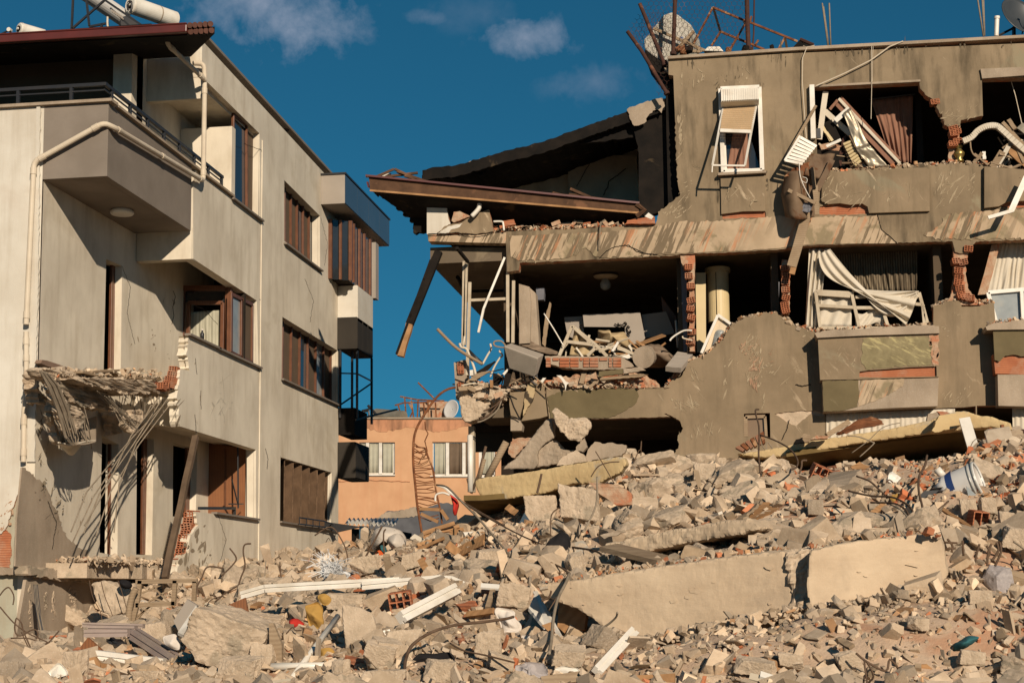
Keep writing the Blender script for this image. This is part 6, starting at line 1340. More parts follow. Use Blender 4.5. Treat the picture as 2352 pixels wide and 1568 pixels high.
# long bent white profile across the heap
T = thing('long_white_profile', 'very long white window profile lying across the left half of the heap', 'window frame', tuple(onY((700,1345),17)))
profile('rail', '', '', Z3, [(1420,1052,1560,1012),(1560,1012,1950,990),(1950,990,2351,968)], 17.2,.09,.08, m_white, parent=T)
profile('rail', '', '', F_, [(285,918,810,872)], 17.15,.09,.08, m_white, parent=T)
bars('bent_end', '', '', F_, [(810,860,880,860),(880,860,980,905),(810,885,870,910),(870,910,905,960)], 17.0,.03,.03, m_white, parent=T)
profile('white_window_profile', 'short thick white window profile lying diagonally left of centre', 'window frame', F_, [(540,1135,905,945)], [14.6,15.4], .115,.10, m_white)
profile('white_window_profile', 'weathered white profile leaning at the bottom, right of centre', 'window frame', F_, [(1850,1490,2095,1225)], [12.0,12.6], .08,.06, m_white)
profile('thin_white_strip', 'thin pale strip pointing right of the upright square slab', 'strip', F_, [(165,1290,470,1225)], [14.0,14.1], .05,.05, m_white)
rod('white_pipe', 'slim white plastic pipe leaning diagonally at the bottom, left half', 'pipe', Z3,(1690,1575,1985,1175), [12.6,14.2], .028, m_tank, smooth=False)
rod('white_pipe', 'short white pipe lying level across the leaning one', 'pipe', Z3,(1595,1472,1955,1466),13.0,.035, m_tank, smooth=False)
T = thing('painted_board', 'white board with bare orange wood lower part leaning against the long beam', 'board', tuple(onY((1270,1460),13.8)))
plate('white_face', '', '', F_, (1395,1065,1440,960,1545,1170,1500,1190), [14.0,14.4,13.8,13.8], .03, m_white, parent=T)
plate('edge_strip', '', '', F_, (1420,955,1450,950,1640,1290,1615,1310), [14.4,14.4,13.6,13.6], .03, m_white, parent=T)
plate('bare_wood', '', '', F_, (1480,1180,1540,1160,1615,1300,1545,1240),13.8,.03, m_rawwood, parent=T)
plate('chipboard_sheet', 'square orange-brown panel standing against the long dusty beam', 'panel', F_, (1600,1020,1780,1040,1765,1210,1640,1240,1585,1190), [14.1,13.95,13.9,13.95,14.0], .04, m_rawwood, amp=.006)
plate('dark_plank', 'dark brown plank lying slanted above the long beam', 'plank', F_, (1868,655,1990,635,2330,715,2250,748), [15.8,16.2,15.4,15.1], .05, m_greywood)
plate('upright_batten', 'dusty batten standing upright right of the largest block', 'plank', Z3,(1580,1215,1605,1215,1655,1340,1660,1600,1590,1600),13.2,.05, m_greywood)
plate('yellow_carton', 'yellow-brown carton edge behind the upright square slab', 'carton', Z3,(1945,1290,2000,1260,2035,1400,1960,1380),14.9,.05, m_foam)
cloth_blob('yellow_foam', 'large torn yellow foam sheet left of the upright square slab', 'foam', Z3,(1790,1110,1860,1090,1900,1130,1905,1200,1880,1270,1810,1250,1780,1180),14.8, m_foam, .06,5)
cloth_blob('yellow_foam', 'small ochre foam scrap at the bottom beside the white pipe', 'foam', Z3,(1855,1365,1940,1360,1990,1440,1930,1455,1870,1420),13.3, m_foam, .04,6)
cloth_blob('brown_bag', 'curled ochre leather-like bag above the yellow foam', 'bag', Z3,(1850,1050,1900,1035,1945,1075,1920,1120,1880,1110),15.2, m_foam, .04,7)
cloth_blob('red_rag', 'dull red rag among stones left of the yellow foam', 'rag', Z3,(1690,1200,1740,1180,1775,1210,1760,1260,1700,1250),14.6, m_cloth_red, .04,8, depth=.1)
plate('brown_board', 'reddish brown board piece standing behind the largest block', 'board', Z3,(1325,1115,1440,1065,1465,1185,1400,1180),16.2,.04, m_door)
# floral bundle
T = thing('fabric_bundle', 'bulging pale floral fabric bundle with orange cloth under it, beside the dark shed', 'bundle', tuple(onY((890,1280),23.5)))
for k, (pts, m_, sd, dp, yy) in enumerate((((315,600,350,540,420,518,490,530,545,590,568,660,540,700,490,640,450,590,400,620,350,700,318,670), m_floral, 1,.30,23.2),((430,590,520,560,566,640,545,710,480,690,440,640), m_floral, 2,.25,22.95),((345,690,390,665,418,700,410,752,370,740), m_cloth_orange, 3,.12,22.9),((385,640,420,640,440,720,415,700), m_cloth_teal, 4,.1,23.0),((470,700,525,690,520,750,480,735), m_cloth_orange, 5,.1,22.95))):
    cloth_blob('cloth', '', '', F_, pts, yy, m_, .05,20 + sd, dp, 2.5, parent=T)
rod('bent_rod', 'rusty rod leaning across the floral bundle', 'rod', F_, (255,800,330,680,415,520),22.6,.022, m_rebar)
rod('bent_rod', 'second rod standing in front of the floral bundle', 'rod', F_, (460,800,430,700,425,570,440,540),22.6,.02, m_rebar)
cloth_blob('black_cloth', 'black cloth draped over stones in the middle of the heap', 'cloth', F_, (1600,545,1665,570,1675,640,1640,720,1560,765,1530,720,1560,640,1500,640,1485,690,1480,640,1540,600), None, m_cloth_black, .06,9)
cloth_blob('white_cloth', 'hanging crumpled white cloth at the foot of the long beam', 'cloth', F_, (1165,1060,1240,1065,1310,1090,1300,1130,1330,1160,1330,1240,1370,1340,1290,1360,1240,1330,1220,1250,1180,1190,1165,1130),13.9, m_cloth_white, .07,10, wr=5)
cloth_blob('white_cloth', 'small twisted white cloth end right of the hanging white cloth', 'cloth', F_, (1340,1240,1420,1260,1400,1330,1340,1320),13.6, m_cloth_white, .04,11)
cloth_blob('grey_wool', 'fluffy lilac-grey wool lump at the bottom edge, centre', 'wool', F_, (1290,1440,1400,1430,1500,1440,1520,1490,1480,1560,1380,1580,1300,1540,1280,1490),11.9, m_cloth_grey, .10,12, wr=9)
cloth_blob('white_bag', 'white plastic bag at the bottom edge right of the grey wool', 'bag', F_, (1560,1470,1640,1450,1720,1465,1745,1500,1700,1535,1600,1530,1560,1500),12.0, m_tank, .04,13)
cloth_blob('black_hollow_cloth', 'black torn cloth in a hollow at the bottom, centre left', 'cloth', F_, (585,1420,660,1360,760,1370,870,1360,905,1420,830,1440,760,1490,640,1450),12.4, m_cloth_black, .06,14)
cloth_blob('brown_rag', 'small rusty brown rag under the black torn cloth', 'rag', F_, (640,1450,740,1440,760,1490,690,1500),12.1, m_rim, .04,15, depth=.1)
cloth_blob('teal_rag', 'teal rag lying on the dust at the lower right', 'rag', G, (1935,1340,1990,1330,2040,1290,2092,1283,2050,1350,2010,1375,1940,1382), None, m_cloth_teal, .04,16, depth=.1)
cloth_blob('glass_wool_tuft', 'white frayed insulation tuft beyond the long white profile', 'insulation', Z3,(1880,880,1920,850,1980,870,2050,920,2040,960,1960,980,1880,960),19.5, m_insul, .12,17, wr=10)
tf = MB()
for i in range(120):
    a = rnd.uniform(0,6.28); p = onY(Z3(1940 + rnd.uniform(-50,50),910 + rnd.uniform(-30,30))[0], 19.2); d = Vector((math.cos(a), rnd.uniform(-.5,.2), abs(math.sin(a)) * 1.0 - .2)) * rnd.uniform(.1,.32); tf.tube([p, p + d * .5 + Vector((0,0,.04)), p + d], .0035,3)
tag(tf.build('insulation_tuft', m_insul), 'loose white fibres sticking out of the insulation tuft', 'insulation')
plate('blue_plate', 'pale blue-grey sheet wedged beside the left big boulder', 'sheet', F_, (1330,500,1365,430,1420,510,1400,600,1290,570),20.5,.03, m_panelglass)
plate('cream_sheet', 'cream panel with two folds right of the black cloth', 'panel', F_, (1660,635,1760,615,1805,680,1770,730,1740,700,1635,710), None, .03, m_curt_white)
plate('white_sheet', 'small white sheet on the timber splinters near the gap', 'sheet', F_, (955,560,1035,555,1045,600,985,590,960,600),21.8,.02, m_tank)
plate('white_plank', 'white plank stub lying at the left end of the splinter pile', 'plank', F_, (600,600,630,572,705,610,680,640),22.2,.10, m_curt_white)
rr = random.Random(17)
for i, (x0, y0, x1, y1, w) in enumerate(((690,570,900,500,.06),(700,590,840,545,.08),(650,650,880,580,.05),(620,690,830,600,.045),(740,560,960,540,.05),(690,600,930,520,.05),(850,640,960,728,.11),(920,690,1105,592,.10),(940,705,1095,630,.07),(860,640,1000,600,.05),(1040,570,1140,560,.05),(670,740,720,820,.09),(800,560,700,600,.04),(1250,390,1310,430,.10),(640,630,760,575,.05),(1000,720,1060,650,.04))):
    p, q = F_(x0, y0)[0], F_(x1, y1)[0]; y = min(yat(p), yat(q),22.3)
    tag(MB().bar(onY(p, y), onY(q, y + rr.uniform(-.3,.3)), w, .025,(0,-1,.4), segs=3, wob=.01).build('wood_splinter', m_rawwood), 'orange-brown wood splinter lying in the pile below the rebar ladder', 'wood', 'wood splinters below the rebar ladder')
plate('brick_tile_shard', 'ribbed terracotta tile shard on the splinter pile', 'tile', F_, (840,600,895,530,945,550,940,600,870,615),21.6,.04, m_rawwood)
for lab, F, p, w in (('brown plank stub lying over the long white profile', Z3,(2040,985,2130,915),.13),('orange plank lying at the bottom edge right of centre', G, (0,1555,300,1540),.07),('thin pale batten near the top of the heap, centre right', G, (610,385,770,352),.04),('brown batten right of the rod bundle by the torn bucket', G, (1870,545,2050,665),.04),('short orange batten above the huge block', G, (1435,595,1530,520),.06),('orange wood strip under the long white profile', Z3,(1490,1120,1590,1070),.09),('brown strip below the long white profile end', F_, (980,1110,1160,1085),.06),('batten standing on the stones left of the big round lump', F_, (1120,1065,1170,900),.05),('pale batten lying at the bottom by the leaning block', G, (1280,1320,1340,1355),.05),('long pale batten at the bottom edge, centre right', F_, (1480,1560,1760,1520),.08),('flat grey strip of wood beyond the dark plank', F_, (1820,770,2240,750),.05)):
    q = F(*p); y = [yat(a, .22) for a in q]; tag(MB().bar(onY(q[0], y[0]), onY(q[1], y[1]), w, .03,(0,-1,.5), segs=3, wob=.004).build('plank', m_rawwood if 'orange' in lab or 'brown' in lab else m_greywood), lab, 'plank')
# leaning paving / wall slabs in the right half
for lab, F, pts, Ys, th, m_ in (
    ('large grey tile slab leaning near the top right, below the red brick', M_, (748,640,780,590,1020,560,905,690,830,830,745,700), [19.6,19.8,19.4,19.0,18.7,18.9], .10, m_oldcon),
    ('pale stone kerb piece leaning left of the large grey tile slab', M_, (535,790,700,650,755,640,740,700,560,840,500,850), [18.4,18.9,18.9,18.7,18.2,18.2], .10, m_con),
    ('grey flat slab with pale edge lying low in the middle of the right heap', M_, (505,1020,560,975,780,920,800,935,690,1010,520,1045), [17.6,17.8,17.8,17.6,17.3,17.3], .07, m_oldcon),
    ('speckled cream tile slab lying above the long beam', M_, (105,985,290,875,460,935,400,1000,200,1080), [17.6,18.1,17.8,17.4,17.2], .09, m_con),
    ('grey speckled tile piece directly below the cream tile slab', M_, (195,1040,260,1010,410,1040,380,1095,210,1090),17.0,.06, m_oldcon),
    ('bent orange and brown veneer sheets lying left of the cream tile slab', M_, (-20,1000,130,880,220,830,380,860,330,900,120,985,0,1030), [17.8,18.2,18.4,18.3,17.9,17.5,17.4], .03, m_rawwood),
    ('grey-brown twisted sheet over the orange veneer', M_, (-90,1060,60,950,215,825,220,830,60,1000,-20,1090), [17.4,17.8,18.2,18.1,17.5,17.2], .03, m_greywood),
    ('upright pale fragment standing on the long beam', M_, (100,1100,180,1080,285,1085,260,1150,180,1240,110,1200),16.6,.12, m_con),
    ('flat beige slab with a dark undercut resting on the huge block', M_, (985,1080,1080,1050,1290,1030,1290,1065,1130,1105,990,1100),14.9,.3, m_con),
    ('orange brown flat stone near the top of the heap', M_, (935,540,1010,500,1095,540,1060,560,950,560),20.5,.06, m_rawwood),
    ('square pale paving piece in the middle of the heap', F_, (2085,335,2250,325,2258,400,2190,415,2085,410),19.3,.10, m_con),
    ('reddish slab lump under the bent rods, centre', F_, (1790,225,1990,240,2080,300,2090,380,1980,380,1860,300),20.9,.3, m_rim),
    ('grey flat stone right of the cream panel', F_, (1870,580,2030,540,2040,560,1900,605),17.8,.08, m_oldcon),
    ('pinkish flat paving piece at the bottom right corner', G, (1710,1460,1780,1455,1880,1568,1730,1600),11.8,.08, m_rawwood),
    ('pale smooth slab piece at the bottom edge, right of centre', G, (480,1530,720,1525,715,1600,450,1600),11.7,.1, m_con)):
    o = plate('slab_piece', lab, 'slab', F, pts, Ys, th, m_, amp=.012)
# bricks
def hb_thing(lab, F, x, y, rot, d, n, off=.1, m_=None):
    p = F(x, y)[0]; c = onY(p, yat(p, off)); b = MB(); hollow_brick(b, c, rot, d, n); tag(b.build('hollow_brick', m_ or m_brick), lab, 'brick')
hb_thing('dark fire-red hollow brick with six holes facing out, left of centre', F_, 540,1020,(.1,-.15,.1),(.22,.18,.19),(3,2),.35)
hb_thing('hollow red brick lying near the top of the heap, below the small window', G, 515,228,(.15,.25,.2),(.30,.2,.16),(5,2))
hb_thing('broken hollow red brick beside the large grey tile slab', M_, 690,615,(.3,.4,.3),(.28,.2,.24),(3,2))
hb_thing('hollow red brick wedged at the right below the bucket', M_, 1975,985,(.2,.1,.3),(.16,.15,.2),(2,1))
for lab, F, pts in (('bright red brick lump near the top of the heap', M_, (745,540,765,510,840,515,850,570,800,588,745,575)),('pinkish brick lying under the curved rod near the top', M_, (360,465,450,458,455,490,410,520,365,505)),('red brick piece in the lower middle left of the white cloth', F_, (900,1190,970,1185,975,1230,930,1290,895,1240)),('flat red brick half below the long white profile', F_, (1075,945,1140,925,1145,960,1080,975)),('terracotta tile sliver near the long profile end', F_, (905,1040,1035,1015,1030,1040,940,1070)),('small salmon brick at the bottom right corner area', G, (1560,1530,1600,1500,1635,1530,1600,1568)),('salmon brick beside the pinkish brick near the top', G, (285,250,380,225,385,260,300,285))):
    plate('brick_piece', lab, 'brick', F, pts, None, .09, m_brick, amp=.008)
T = thing('roof_tile_stack', 'tilted stack of brown ribbed roof tiles below the small ground floor window', 'roof tiles', tuple(onY(M_(120,350)[0], 25.6)))
for i in range(6):
    a = M_(0 + i * 38,370 - i * 22,60 + i * 38,415 - i * 22)[0:2]
    plate('roof_tile', '', '', M_, (-5 + i * 40,385 - i * 23,25 + i * 40,368 - i * 23,75 + i * 33,400 - i * 12,55 + i * 33,418 - i * 12),25.5 - i * .02,.30, m_rust if i % 2 else m_door, parent=T)
# torn paint bucket
bc0, bc1 = onY(M_(1650,690)[0], 17.6), onY(M_(1830,715)[0], 17.6)
T = thing('paint_bucket', 'torn white plastic paint bucket with a blue print lying on the right of the heap', 'bucket', tuple(bc1))
ax = (onY(M_(1850,660)[0], 17.6) - onY(M_(1640,735)[0], 17.7)).normalized(); c0 = onY(M_(1690,745)[0], 17.6); bk = MB(); nA = 36
vs = []; fs = []; q_ = Vector((0,0,1)).rotation_difference(ax)
for j in range(9):
    t = j / 8; r_ = .155 + .03 * t
    for i in range(nA):
        a = i * 2 * math.pi / nA; jg = .05 * math.sin(i * 2.7) + .04 * math.sin(i * 5.1); zz_ = .42 * t if j else jg
        vs.append(c0 + q_ @ Vector((r_ * math.cos(a), r_ * math.sin(a), zz_)))
        if j: fs.append(((j - 1) * nA + i, (j - 1) * nA + (i + 1) % nA, j * nA + (i + 1) % nA, j * nA + i))
bk.add(vs, [f for k, f in enumerate(fs) if not (k % nA in (2,3,4,5,6) and k < 4 * nA)]); bk.build('shell', m_dish, T, smooth=True, solid=.006)
rm_ = MB(); rm_.tube([c0 + q_ @ Vector((.19 * math.cos(a),.19 * math.sin(a),.40)) for a in [i * math.pi / 14 for i in range(29)]], .012,6); rm_.tube([c0 + q_ @ Vector((.187 * math.cos(a),.187 * math.sin(a),.35)) for a in [i * math.pi / 14 for i in range(29)]], .009,6); rm_.build('rim', m_glass_d, T)
lab_ = MB(); lab_.grid(lambda u, v: c0 + q_ @ Vector(((.162 + .028 * v) * math.cos(3.0 + 1.6 * u),(.162 + .028 * v) * math.sin(3.0 + 1.6 * u),.08 + .09 * v)),10,2); lab_.build('printed_band', m_blue, T)
plate('bucket_shard', 'clear plastic shard right of the paint bucket', 'plastic', M_, (1880,700,1960,770,1975,810,1900,800),17.3,.02, m_glass_d)
plate('bucket_shard', 'dark torn sheet in the shade left of the paint bucket', 'plastic', M_, (1470,790,1540,740,1700,730,1720,790,1560,850),17.5,.03, m_metal)
rod('white_pipe', 'short white pipe stub behind the paint bucket', 'pipe', M_, (1640,560,1695,625),18.7,.045, m_tank, smooth=False, n=12)
for i, (lab, F, pts, Y, r, m_) in enumerate((
    ('long rusty rebar running from the yellow beam down to the heap centre', F_, (780,245,850,260,940,350,1060,470,1180,610,1270,720), [21.5,19], .022, m_dustbar),
    ('rebar crossing in a long flat arc over the black cloth', F_, (940,350,1200,500,1480,640,1700,662,1850,690,1900,740), [21.3,16.5], .02, m_rebar),
    ('second rebar beside the long arc left of the boulders', F_, (950,365,1150,480,1340,580,1480,640), [21.2,17.5], .016, m_rebar),
    ('rebar lying level under the black cloth', F_, (1070,850,1180,815,1330,805,1520,772,1600,790,1665,835), [16.5,15.5], .018, m_rebar),
    ('long rebar standing in front of the beam foot, bending down to the bottom', F_, (1665,835,1640,900,1590,1000,1560,1130,1545,1280,1530,1370), [13.6,12.0], .022, m_dustbar),
    ('darker rebar twin just left of the standing rod at the beam foot', F_, (1650,860,1590,980,1525,1080), [13.7,13.3], .014, m_rebar),
    ('long curved rebar over the stones at the bottom centre', F_, (575,1600,565,1500,575,1400,620,1310,740,1230,900,1180,1080,1160,1230,1140,1290,1125), [11.8,13.3], .022, m_rebar),
    ('thin rebar sweeping right below the white cloth', F_, (870,1300,960,1350,1100,1380,1300,1430), [12.3,12.0], .012, m_rebar),
    ('thin forked wire at the foot of the long beam', F_, (1640,1330,1760,1250,1900,1190,1975,1130,1985,1095), [12.9,12.6], .014, m_dustbar),
    ('bent rod above the long beam left end', F_, (1480,1020,1530,990,1545,950),13.5,.014, m_rebar),
    ('curved wire loops right of the left big boulder', F_, (1590,400,1545,450,1540,580), [19.0,18.8], .014, m_rebar),
    ('bent rod in front of the right big boulder', F_, (1850,190,1850,330,1830,420,1780,520,1755,560), [19.0,18.6], .018, m_dustbar),
    ('rod standing on the yellow beam', F_, (1480,170,1465,240,1450,300),21.9,.03, m_rebar),
    ('thin curved rod over the right end of the yellow beam', F_, (1810,190,1860,120,1930,95,2000,90),21.8,.014, m_rebar),
    ('straight wire leaning from the grey slab over the yellow beam', F_, (1840,20,1900,120,1965,235),21.8,.012, m_rebar),
    ('tall hooked rod in front of the small ground floor window', M_, (185,75,160,80,165,130,185,200,190,300,185,450,200,600), [22.5,19.5], .020, m_rebar),
    ('curved rod sweeping down below the roof tile stack', M_, (200,285,300,320,400,370,470,430,505,500,490,550,450,568), [23.5,21], .020, m_rebar),
    ('short hooked rod near the pinkish brick', M_, (580,492,540,495,535,540,515,600),20.3,.022, m_rebar),
    ('thin wire arching over the long yellow slab', M_, (910,290,1000,298,1110,340,1120,360,1010,462),22.5,.014, m_dustbar),
    ('thin wire rising from the yellow slab towards the curtain', M_, (945,430,1080,330,1180,235,1260,200,1340,185),23.5,.010, m_dustbar),
    ('tall wavy rod left of the paint bucket', M_, (1560,450,1540,540,1500,610,1490,700,1500,780,1520,860,1530,930), [18.2,16.5], .022, m_rebar),
    ('rod curving out of the large grey tile slab', M_, (985,620,1090,660,1170,730,1240,800,1270,830), [18.2,17.5], .018, m_rebar),
    ('rod arching over the stones above the huge block, outermost', M_, (920,740,1100,780,1270,790,1380,840,1440,900,1450,1000), [17.2,15.8], .018, m_rebar),
    ('inner rod of the arch above the huge block', M_, (1100,835,1280,840,1370,880,1410,950,1380,1040), [16.8,15.6], .016, m_rebar),
    ('lowest rod of the arch above the huge block', M_, (1260,850,1340,890,1400,960,1400,1040), [16.2,15.5], .014, m_dustbar),
    ('long thin rod lying near the top right of the heap', M_, (1920,620,2100,600,2330,570),18.6,.012, m_rebar),
    ('small bent rod at the right edge above the dark slab lump', M_, (2230,670,2350,600),17.5,.012, m_rebar))):
    rod('rebar', lab, 'rebar', F, pts, Y, r, m_)
for k in range(6): rod('rod_bundle', 'thick bundle of rusty rods left of the brown batten, right of the heap', 'rebar', M_, (1405 + k * 12,1050 + k * 4,1500 + k * 8,1010 - k * 3,1640 + k * 4,900 + k * 6,1735 - k * 12,825 + k * 10), [15.7,16.4], .014, m_dustbar if k % 2 else m_rebar, group='rods of the bundle beside the bucket')
for k, pts in enumerate(((2090,750,2075,800,2065,850),(2130,760,2150,800,2130,840),(2190,740,2200,790,2160,850),(2210,740,2215,800,2180,880),(1990,730,1995,820),(1900,720,1930,760,1925,800),(2160,750,2140,800,2135,880),(1880,740,1960,745),(1890,780,1950,775))): rod('bent_stirrup', 'rusty bent stirrup rod in the tangle right of the huge block', 'rebar', G, pts, 13.7,.016, m_rebar, group='stirrup rods right of the huge block')
# lower left: tangled wires, dark prop, grille, hanging slab piece
for lab, pts in (('rebar looping out of the ground at the left edge', (0,160,60,80,130,45,190,130,205,210,190,300)),('long rod slanting down from the left edge', (0,330,200,560,420,720,700,850,850,960)),('thin looped wire at the left edge of the heap', (240,490,310,560,350,700,450,930)),('second loop of wire at the left edge', (235,500,215,640,250,740,330,750,440,680,520,665,560,720,530,800)),('wire curving up to the concrete wall, lower left', (160,790,400,790,560,840,660,900,780,780,870,680)),('short wire over the stones at the left edge', (300,940,400,980,560,1000,660,1040)),('rod lying over the bottom left stones', (390,1250,380,1150,460,1060,660,930))):
    rod('rebar', lab, 'rebar', N_, pts, 16.0,.013, m_rebar)
for k in range(7): rod('hanging_rebar', 'thin rebar hanging down the lower concrete wall, left', 'rebar', N_, (495 + k * 9,0,525 + k * 10,330,570 + k * 8 + (k % 3) * 12,620,620 + k * 9,880 - k * 20),20.9,.010, m_dustbar if k % 2 else m_metal, group='rebars hanging down the lower concrete wall')
T = thing('timber_prop', 'dark timber prop leaning under the open lower room, left building', 'timber', tuple(onY(Z3(970,950)[0], 22.6)))
MB().bar(onY(Z3(1150,120)[0], 24.2), onY(Z3(970,952)[0], 22.4),.09,.08,(0,-1,0), segs=6, wob=.006).build('shaft', mat('dark_grey_timber', (.14,.095,.06),(.09,.06,.038),4,.85,.5,40), T)
T = thing('lattice_window', 'dusty timber window frame with broken lattice standing below the torn balcony, left', 'window frame', tuple(onY(Z3(900,1110)[0], 20.9)))
bars('frame', '', '', Z3, [(800,972,1160,965),(800,1110,1030,1100),(825,965,805,1110),(1030,965,1020,1110),(1145,970,1140,1085),(805,1110,780,1210)], 20.9,.06,.05, m_greywood, parent=T)
bars('lattice', '', '', Z3, [(830,1040,950,990),(870,1090,1010,1010),(890,1060,1010,1110),(900,1000,990,1090),(760,1210,890,1110),(790,1215,850,1140)], 20.95,.022,.02, m_greywood, parent=T)
rod('curved_strip', 'curved dusty wood strip left of the broken lattice frame', 'wood strip', Z3,(800,1010,775,1060,760,1130,752,1215),20.7,.05, m_greywood)
o = slabthing('hanging_slab_piece', 'rough beige slab piece hanging on rods under the lower balcony edge, left', Z3(535,975,620,965,700,1000,790,975,795,1080,740,1150,650,1180,590,1140,555,1070),21.3,(0,.25,0), m_con, 2,5, 'slab'); relief(o, .05,.2,.025)
for k in (0,2,5): rod('hanging_rebar', 'rod beside the hanging slab piece, lower left', 'rebar', Z3,(525 + k * 34,965,545 + k * 36,1060,590 + k * 32,1150,600 + k * 35,1210),20.9,.010, m_rebar, group='rods around the hanging slab piece')
cloth_blob('black_bag', 'small black bag stuck above the hanging slab piece, left', 'bag', Z3,(668,975,700,955,745,965,762,1000,740,1022,700,1015),21.0, m_cloth_black, .03,30, depth=.12)
g_ = np.random.default_rng(50); P = []
for k in range(1100): y = g_.uniform(22.2,27); P.append((g_.uniform(X1 + .02, X2 - .25), y, 2.30 + g_.uniform(0,.05)))
for k in range(260): q = onX(J_(g_.uniform(500,1900), g_.uniform(200,330))[0], X1 + g_.uniform(.2,.7)); P.append(tuple(q))
tag(scatter('balcony_rubble', np.array(P), g_.gamma(1.8,.012, len(P)) + .015,1, '', 51), kind='stuff', label='rubble lying on the broken balcony floors of the left building')
for lab, pts in (('tall crooked rod standing in front of the cream wall, left of the heap', (1405,1065,1400,1010,1415,950,1440,880,1430,800,1438,755,1475,748)),('thick hooked rod in front of the cream wall', (1165,1050,1160,1000,1185,950,1220,885,1310,893)),('dark rod slanting in front of the cream wall', (1265,1090,1330,1035,1420,985)),('thin crooked rod shadowing the wall beside the tall crooked rod', (1350,775,1388,830,1370,870,1300,940)),('short rod cluster standing by the right end of the cream wall', (1665,990,1650,930,1645,855)),('small rod beside the short rod cluster', (1660,985,1640,880)),('long bent bar arching from the wall end to the ground by the shed', (1850,700,1945,650,2010,730,2040,810,2045,880))):
    rod('bent_rod', lab, 'rod', Z3, pts, 19.5 if pts[0] < 1500 else 23.0,.018, m_rebar)
# rebar ladder (bared cage of a column) in the gap
T = thing('rebar_ladder', 'tall curved rusty column cage like a ladder standing in front of the orange house', 'rebar cage', tuple(onY(B(690,1340)[0], 24.5)))
YL = 24.5
l = smoothpath([onY(p, YL) for p in B(905,342,860,352,810,380,760,430,715,495,680,550,648,610,628,680,622,780,625,880,637,1000,650,1130,668,1240,685,1340)], 6)
r_ = smoothpath([onY(p, YL + .1) for p in B(705,745,720,800,745,860,757,900,765,960,775,1030,790,1100,805,1170,815,1250)], 6)
MB().tube(l, .02,7).build('main_bar', m_rust, T); MB().tube(r_, .016,7).build('main_bar', m_rust, T)
rg = MB(); rz = random.Random(3)
def at_z(path, z): return min(path, key=lambda v: abs(v.z - z))
for i in range(30):
    z = onY(B(0,720 + i * 17)[0], YL).z; a = at_z(l[20:], z); b_ = at_z(r_, z - .02); rg.tube([a, a.lerp(b_, .5) + Vector((0,0, rz.uniform(-.06,.03))), b_ + Vector((rz.uniform(-.05,.02),0, rz.uniform(-.02,.04)))], .008,4)
for pts in ((700,570,705,620,722,650,700,700,715,760,690,820),(640,740,700,745),(645,770,690,790,660,850)): rg.tube([onY(p, YL) for p in B(*pts)], .010,4)
rg.build('stirrups', m_rust, T)
bars('cross_slat', '', '', B, [(665,1152,800,1158),(675,1185,790,1240),(810,1160,855,1225)], YL, .05,.04, m_rawwood, parent=T)
T = thing('red_blanket', 'bright red cloth hanging from a bent white frame beside the yellow beam', 'cloth', tuple(onY(B(890,1200)[0], 23.2)))
cloth_blob('cloth', '', '', B, (862,1040,905,1075,918,1110,905,1190,888,1200,878,1120),23.2, m_cloth_red, .03,40,.1, parent=T)
rodm = MB(); rodm.tube(smoothpath([onY(p, 23.1) for p in B(785,995,830,1010,870,1045,935,1090)]),.02,6); rodm.tube(smoothpath([onY(p, 23.1) for p in B(770,1100,775,1060,820,1045,865,1060)]),.015,6); rodm.build('bent_frame', m_white, T)
# leaning poles at the left end of the yellow beam
for lab, pts, w, m_ in (('thick round pole leaning left of the grey slab plank', (1115,950,1245,705),.055, m_greywood),('white upright window post at the left end of the yellow beam', (1003,660,1005,1040),.045, m_white),('thin board leaning beside the white upright post', (1065,950,1098,820),.03, m_greywood),('dark rod leaning beside the white upright post', (1010,1050,1060,920,1108,735),.022, m_rebar),('black rod leaning left of the white post', (1000,1010,985,950),.02, m_rebar)):
    rod('leaning_pole', lab, 'pole', B, pts, [24.2] * (len(pts) // 2), w, m_, smooth=False, n=10)
tag(MB().bar(onY(M_(1865,150)[0], 23.9), onY(M_(1935,385)[0], 23.6),.16,.05,(0,-1,0)).build('white_post', m_white), 'white window post standing upright at the right end of the yellow slab', 'post')
plate('rusty_sheet', 'curled rusty brown sheet lying on the yellow slab before the pleated curtain', 'sheet', M_, (830,285,1000,175,1120,140,1190,165,1205,200,1000,235,900,275), [25.4,25.6,25.8,25.8,25.4,25.3,25.2], .05, m_rust, amp=.01)
tag(MB().bar(onY(M_(740,288)[0], 25.2), onY(M_(922,175)[0], 25.5),.08,.05,(0,-1,0)).build('batten', m_greywood), 'batten leaning against the pleated curtain on the yellow slab', 'plank')
for lab, pts, m_ in (('black box shape lying at the left end of the yellow slab', (470,350,490,320,550,300,560,345), m_black),('brown board piece beside the black box on the yellow slab', (530,300,555,270,610,285,600,340,560,342), m_greywood),('flat brown tile heap on the yellow slab', (610,320,660,285,760,290,750,310), m_rim),('dark mossy lump on top of the right half of the yellow slab', (1560,165,1570,110,1640,95,1680,150,1660,190,1600,185), m_oldcon),('red tile piece on top of the yellow slab stub', (1640,90,1720,95,1760,110,1680,130), m_brick),('yellow broken board standing on the yellow slab', (1680,190,1680,130,1800,92,1895,95,1880,190,1700,225), m_yellow)):
    plate('slab_debris', lab, 'debris', M_, pts, 24.6,.18, m_, amp=.008)
for lab, pts in (('rusty bent strap hanging off the right end of the yellow slab', (2080,225,2060,280,2035,330)),('dark rod hanging off the right end of the yellow slab', (2170,200,2180,260,2195,320))): rod('bent_strap', lab, 'strap', M_, pts, 23.9,.03, m_rust)
plate('red_board', 'dark red board at the right edge beside the yellow slab end', 'board', M_, (2205,250,2400,230,2400,260,2210,280),24.4,.1, m_darkrust)
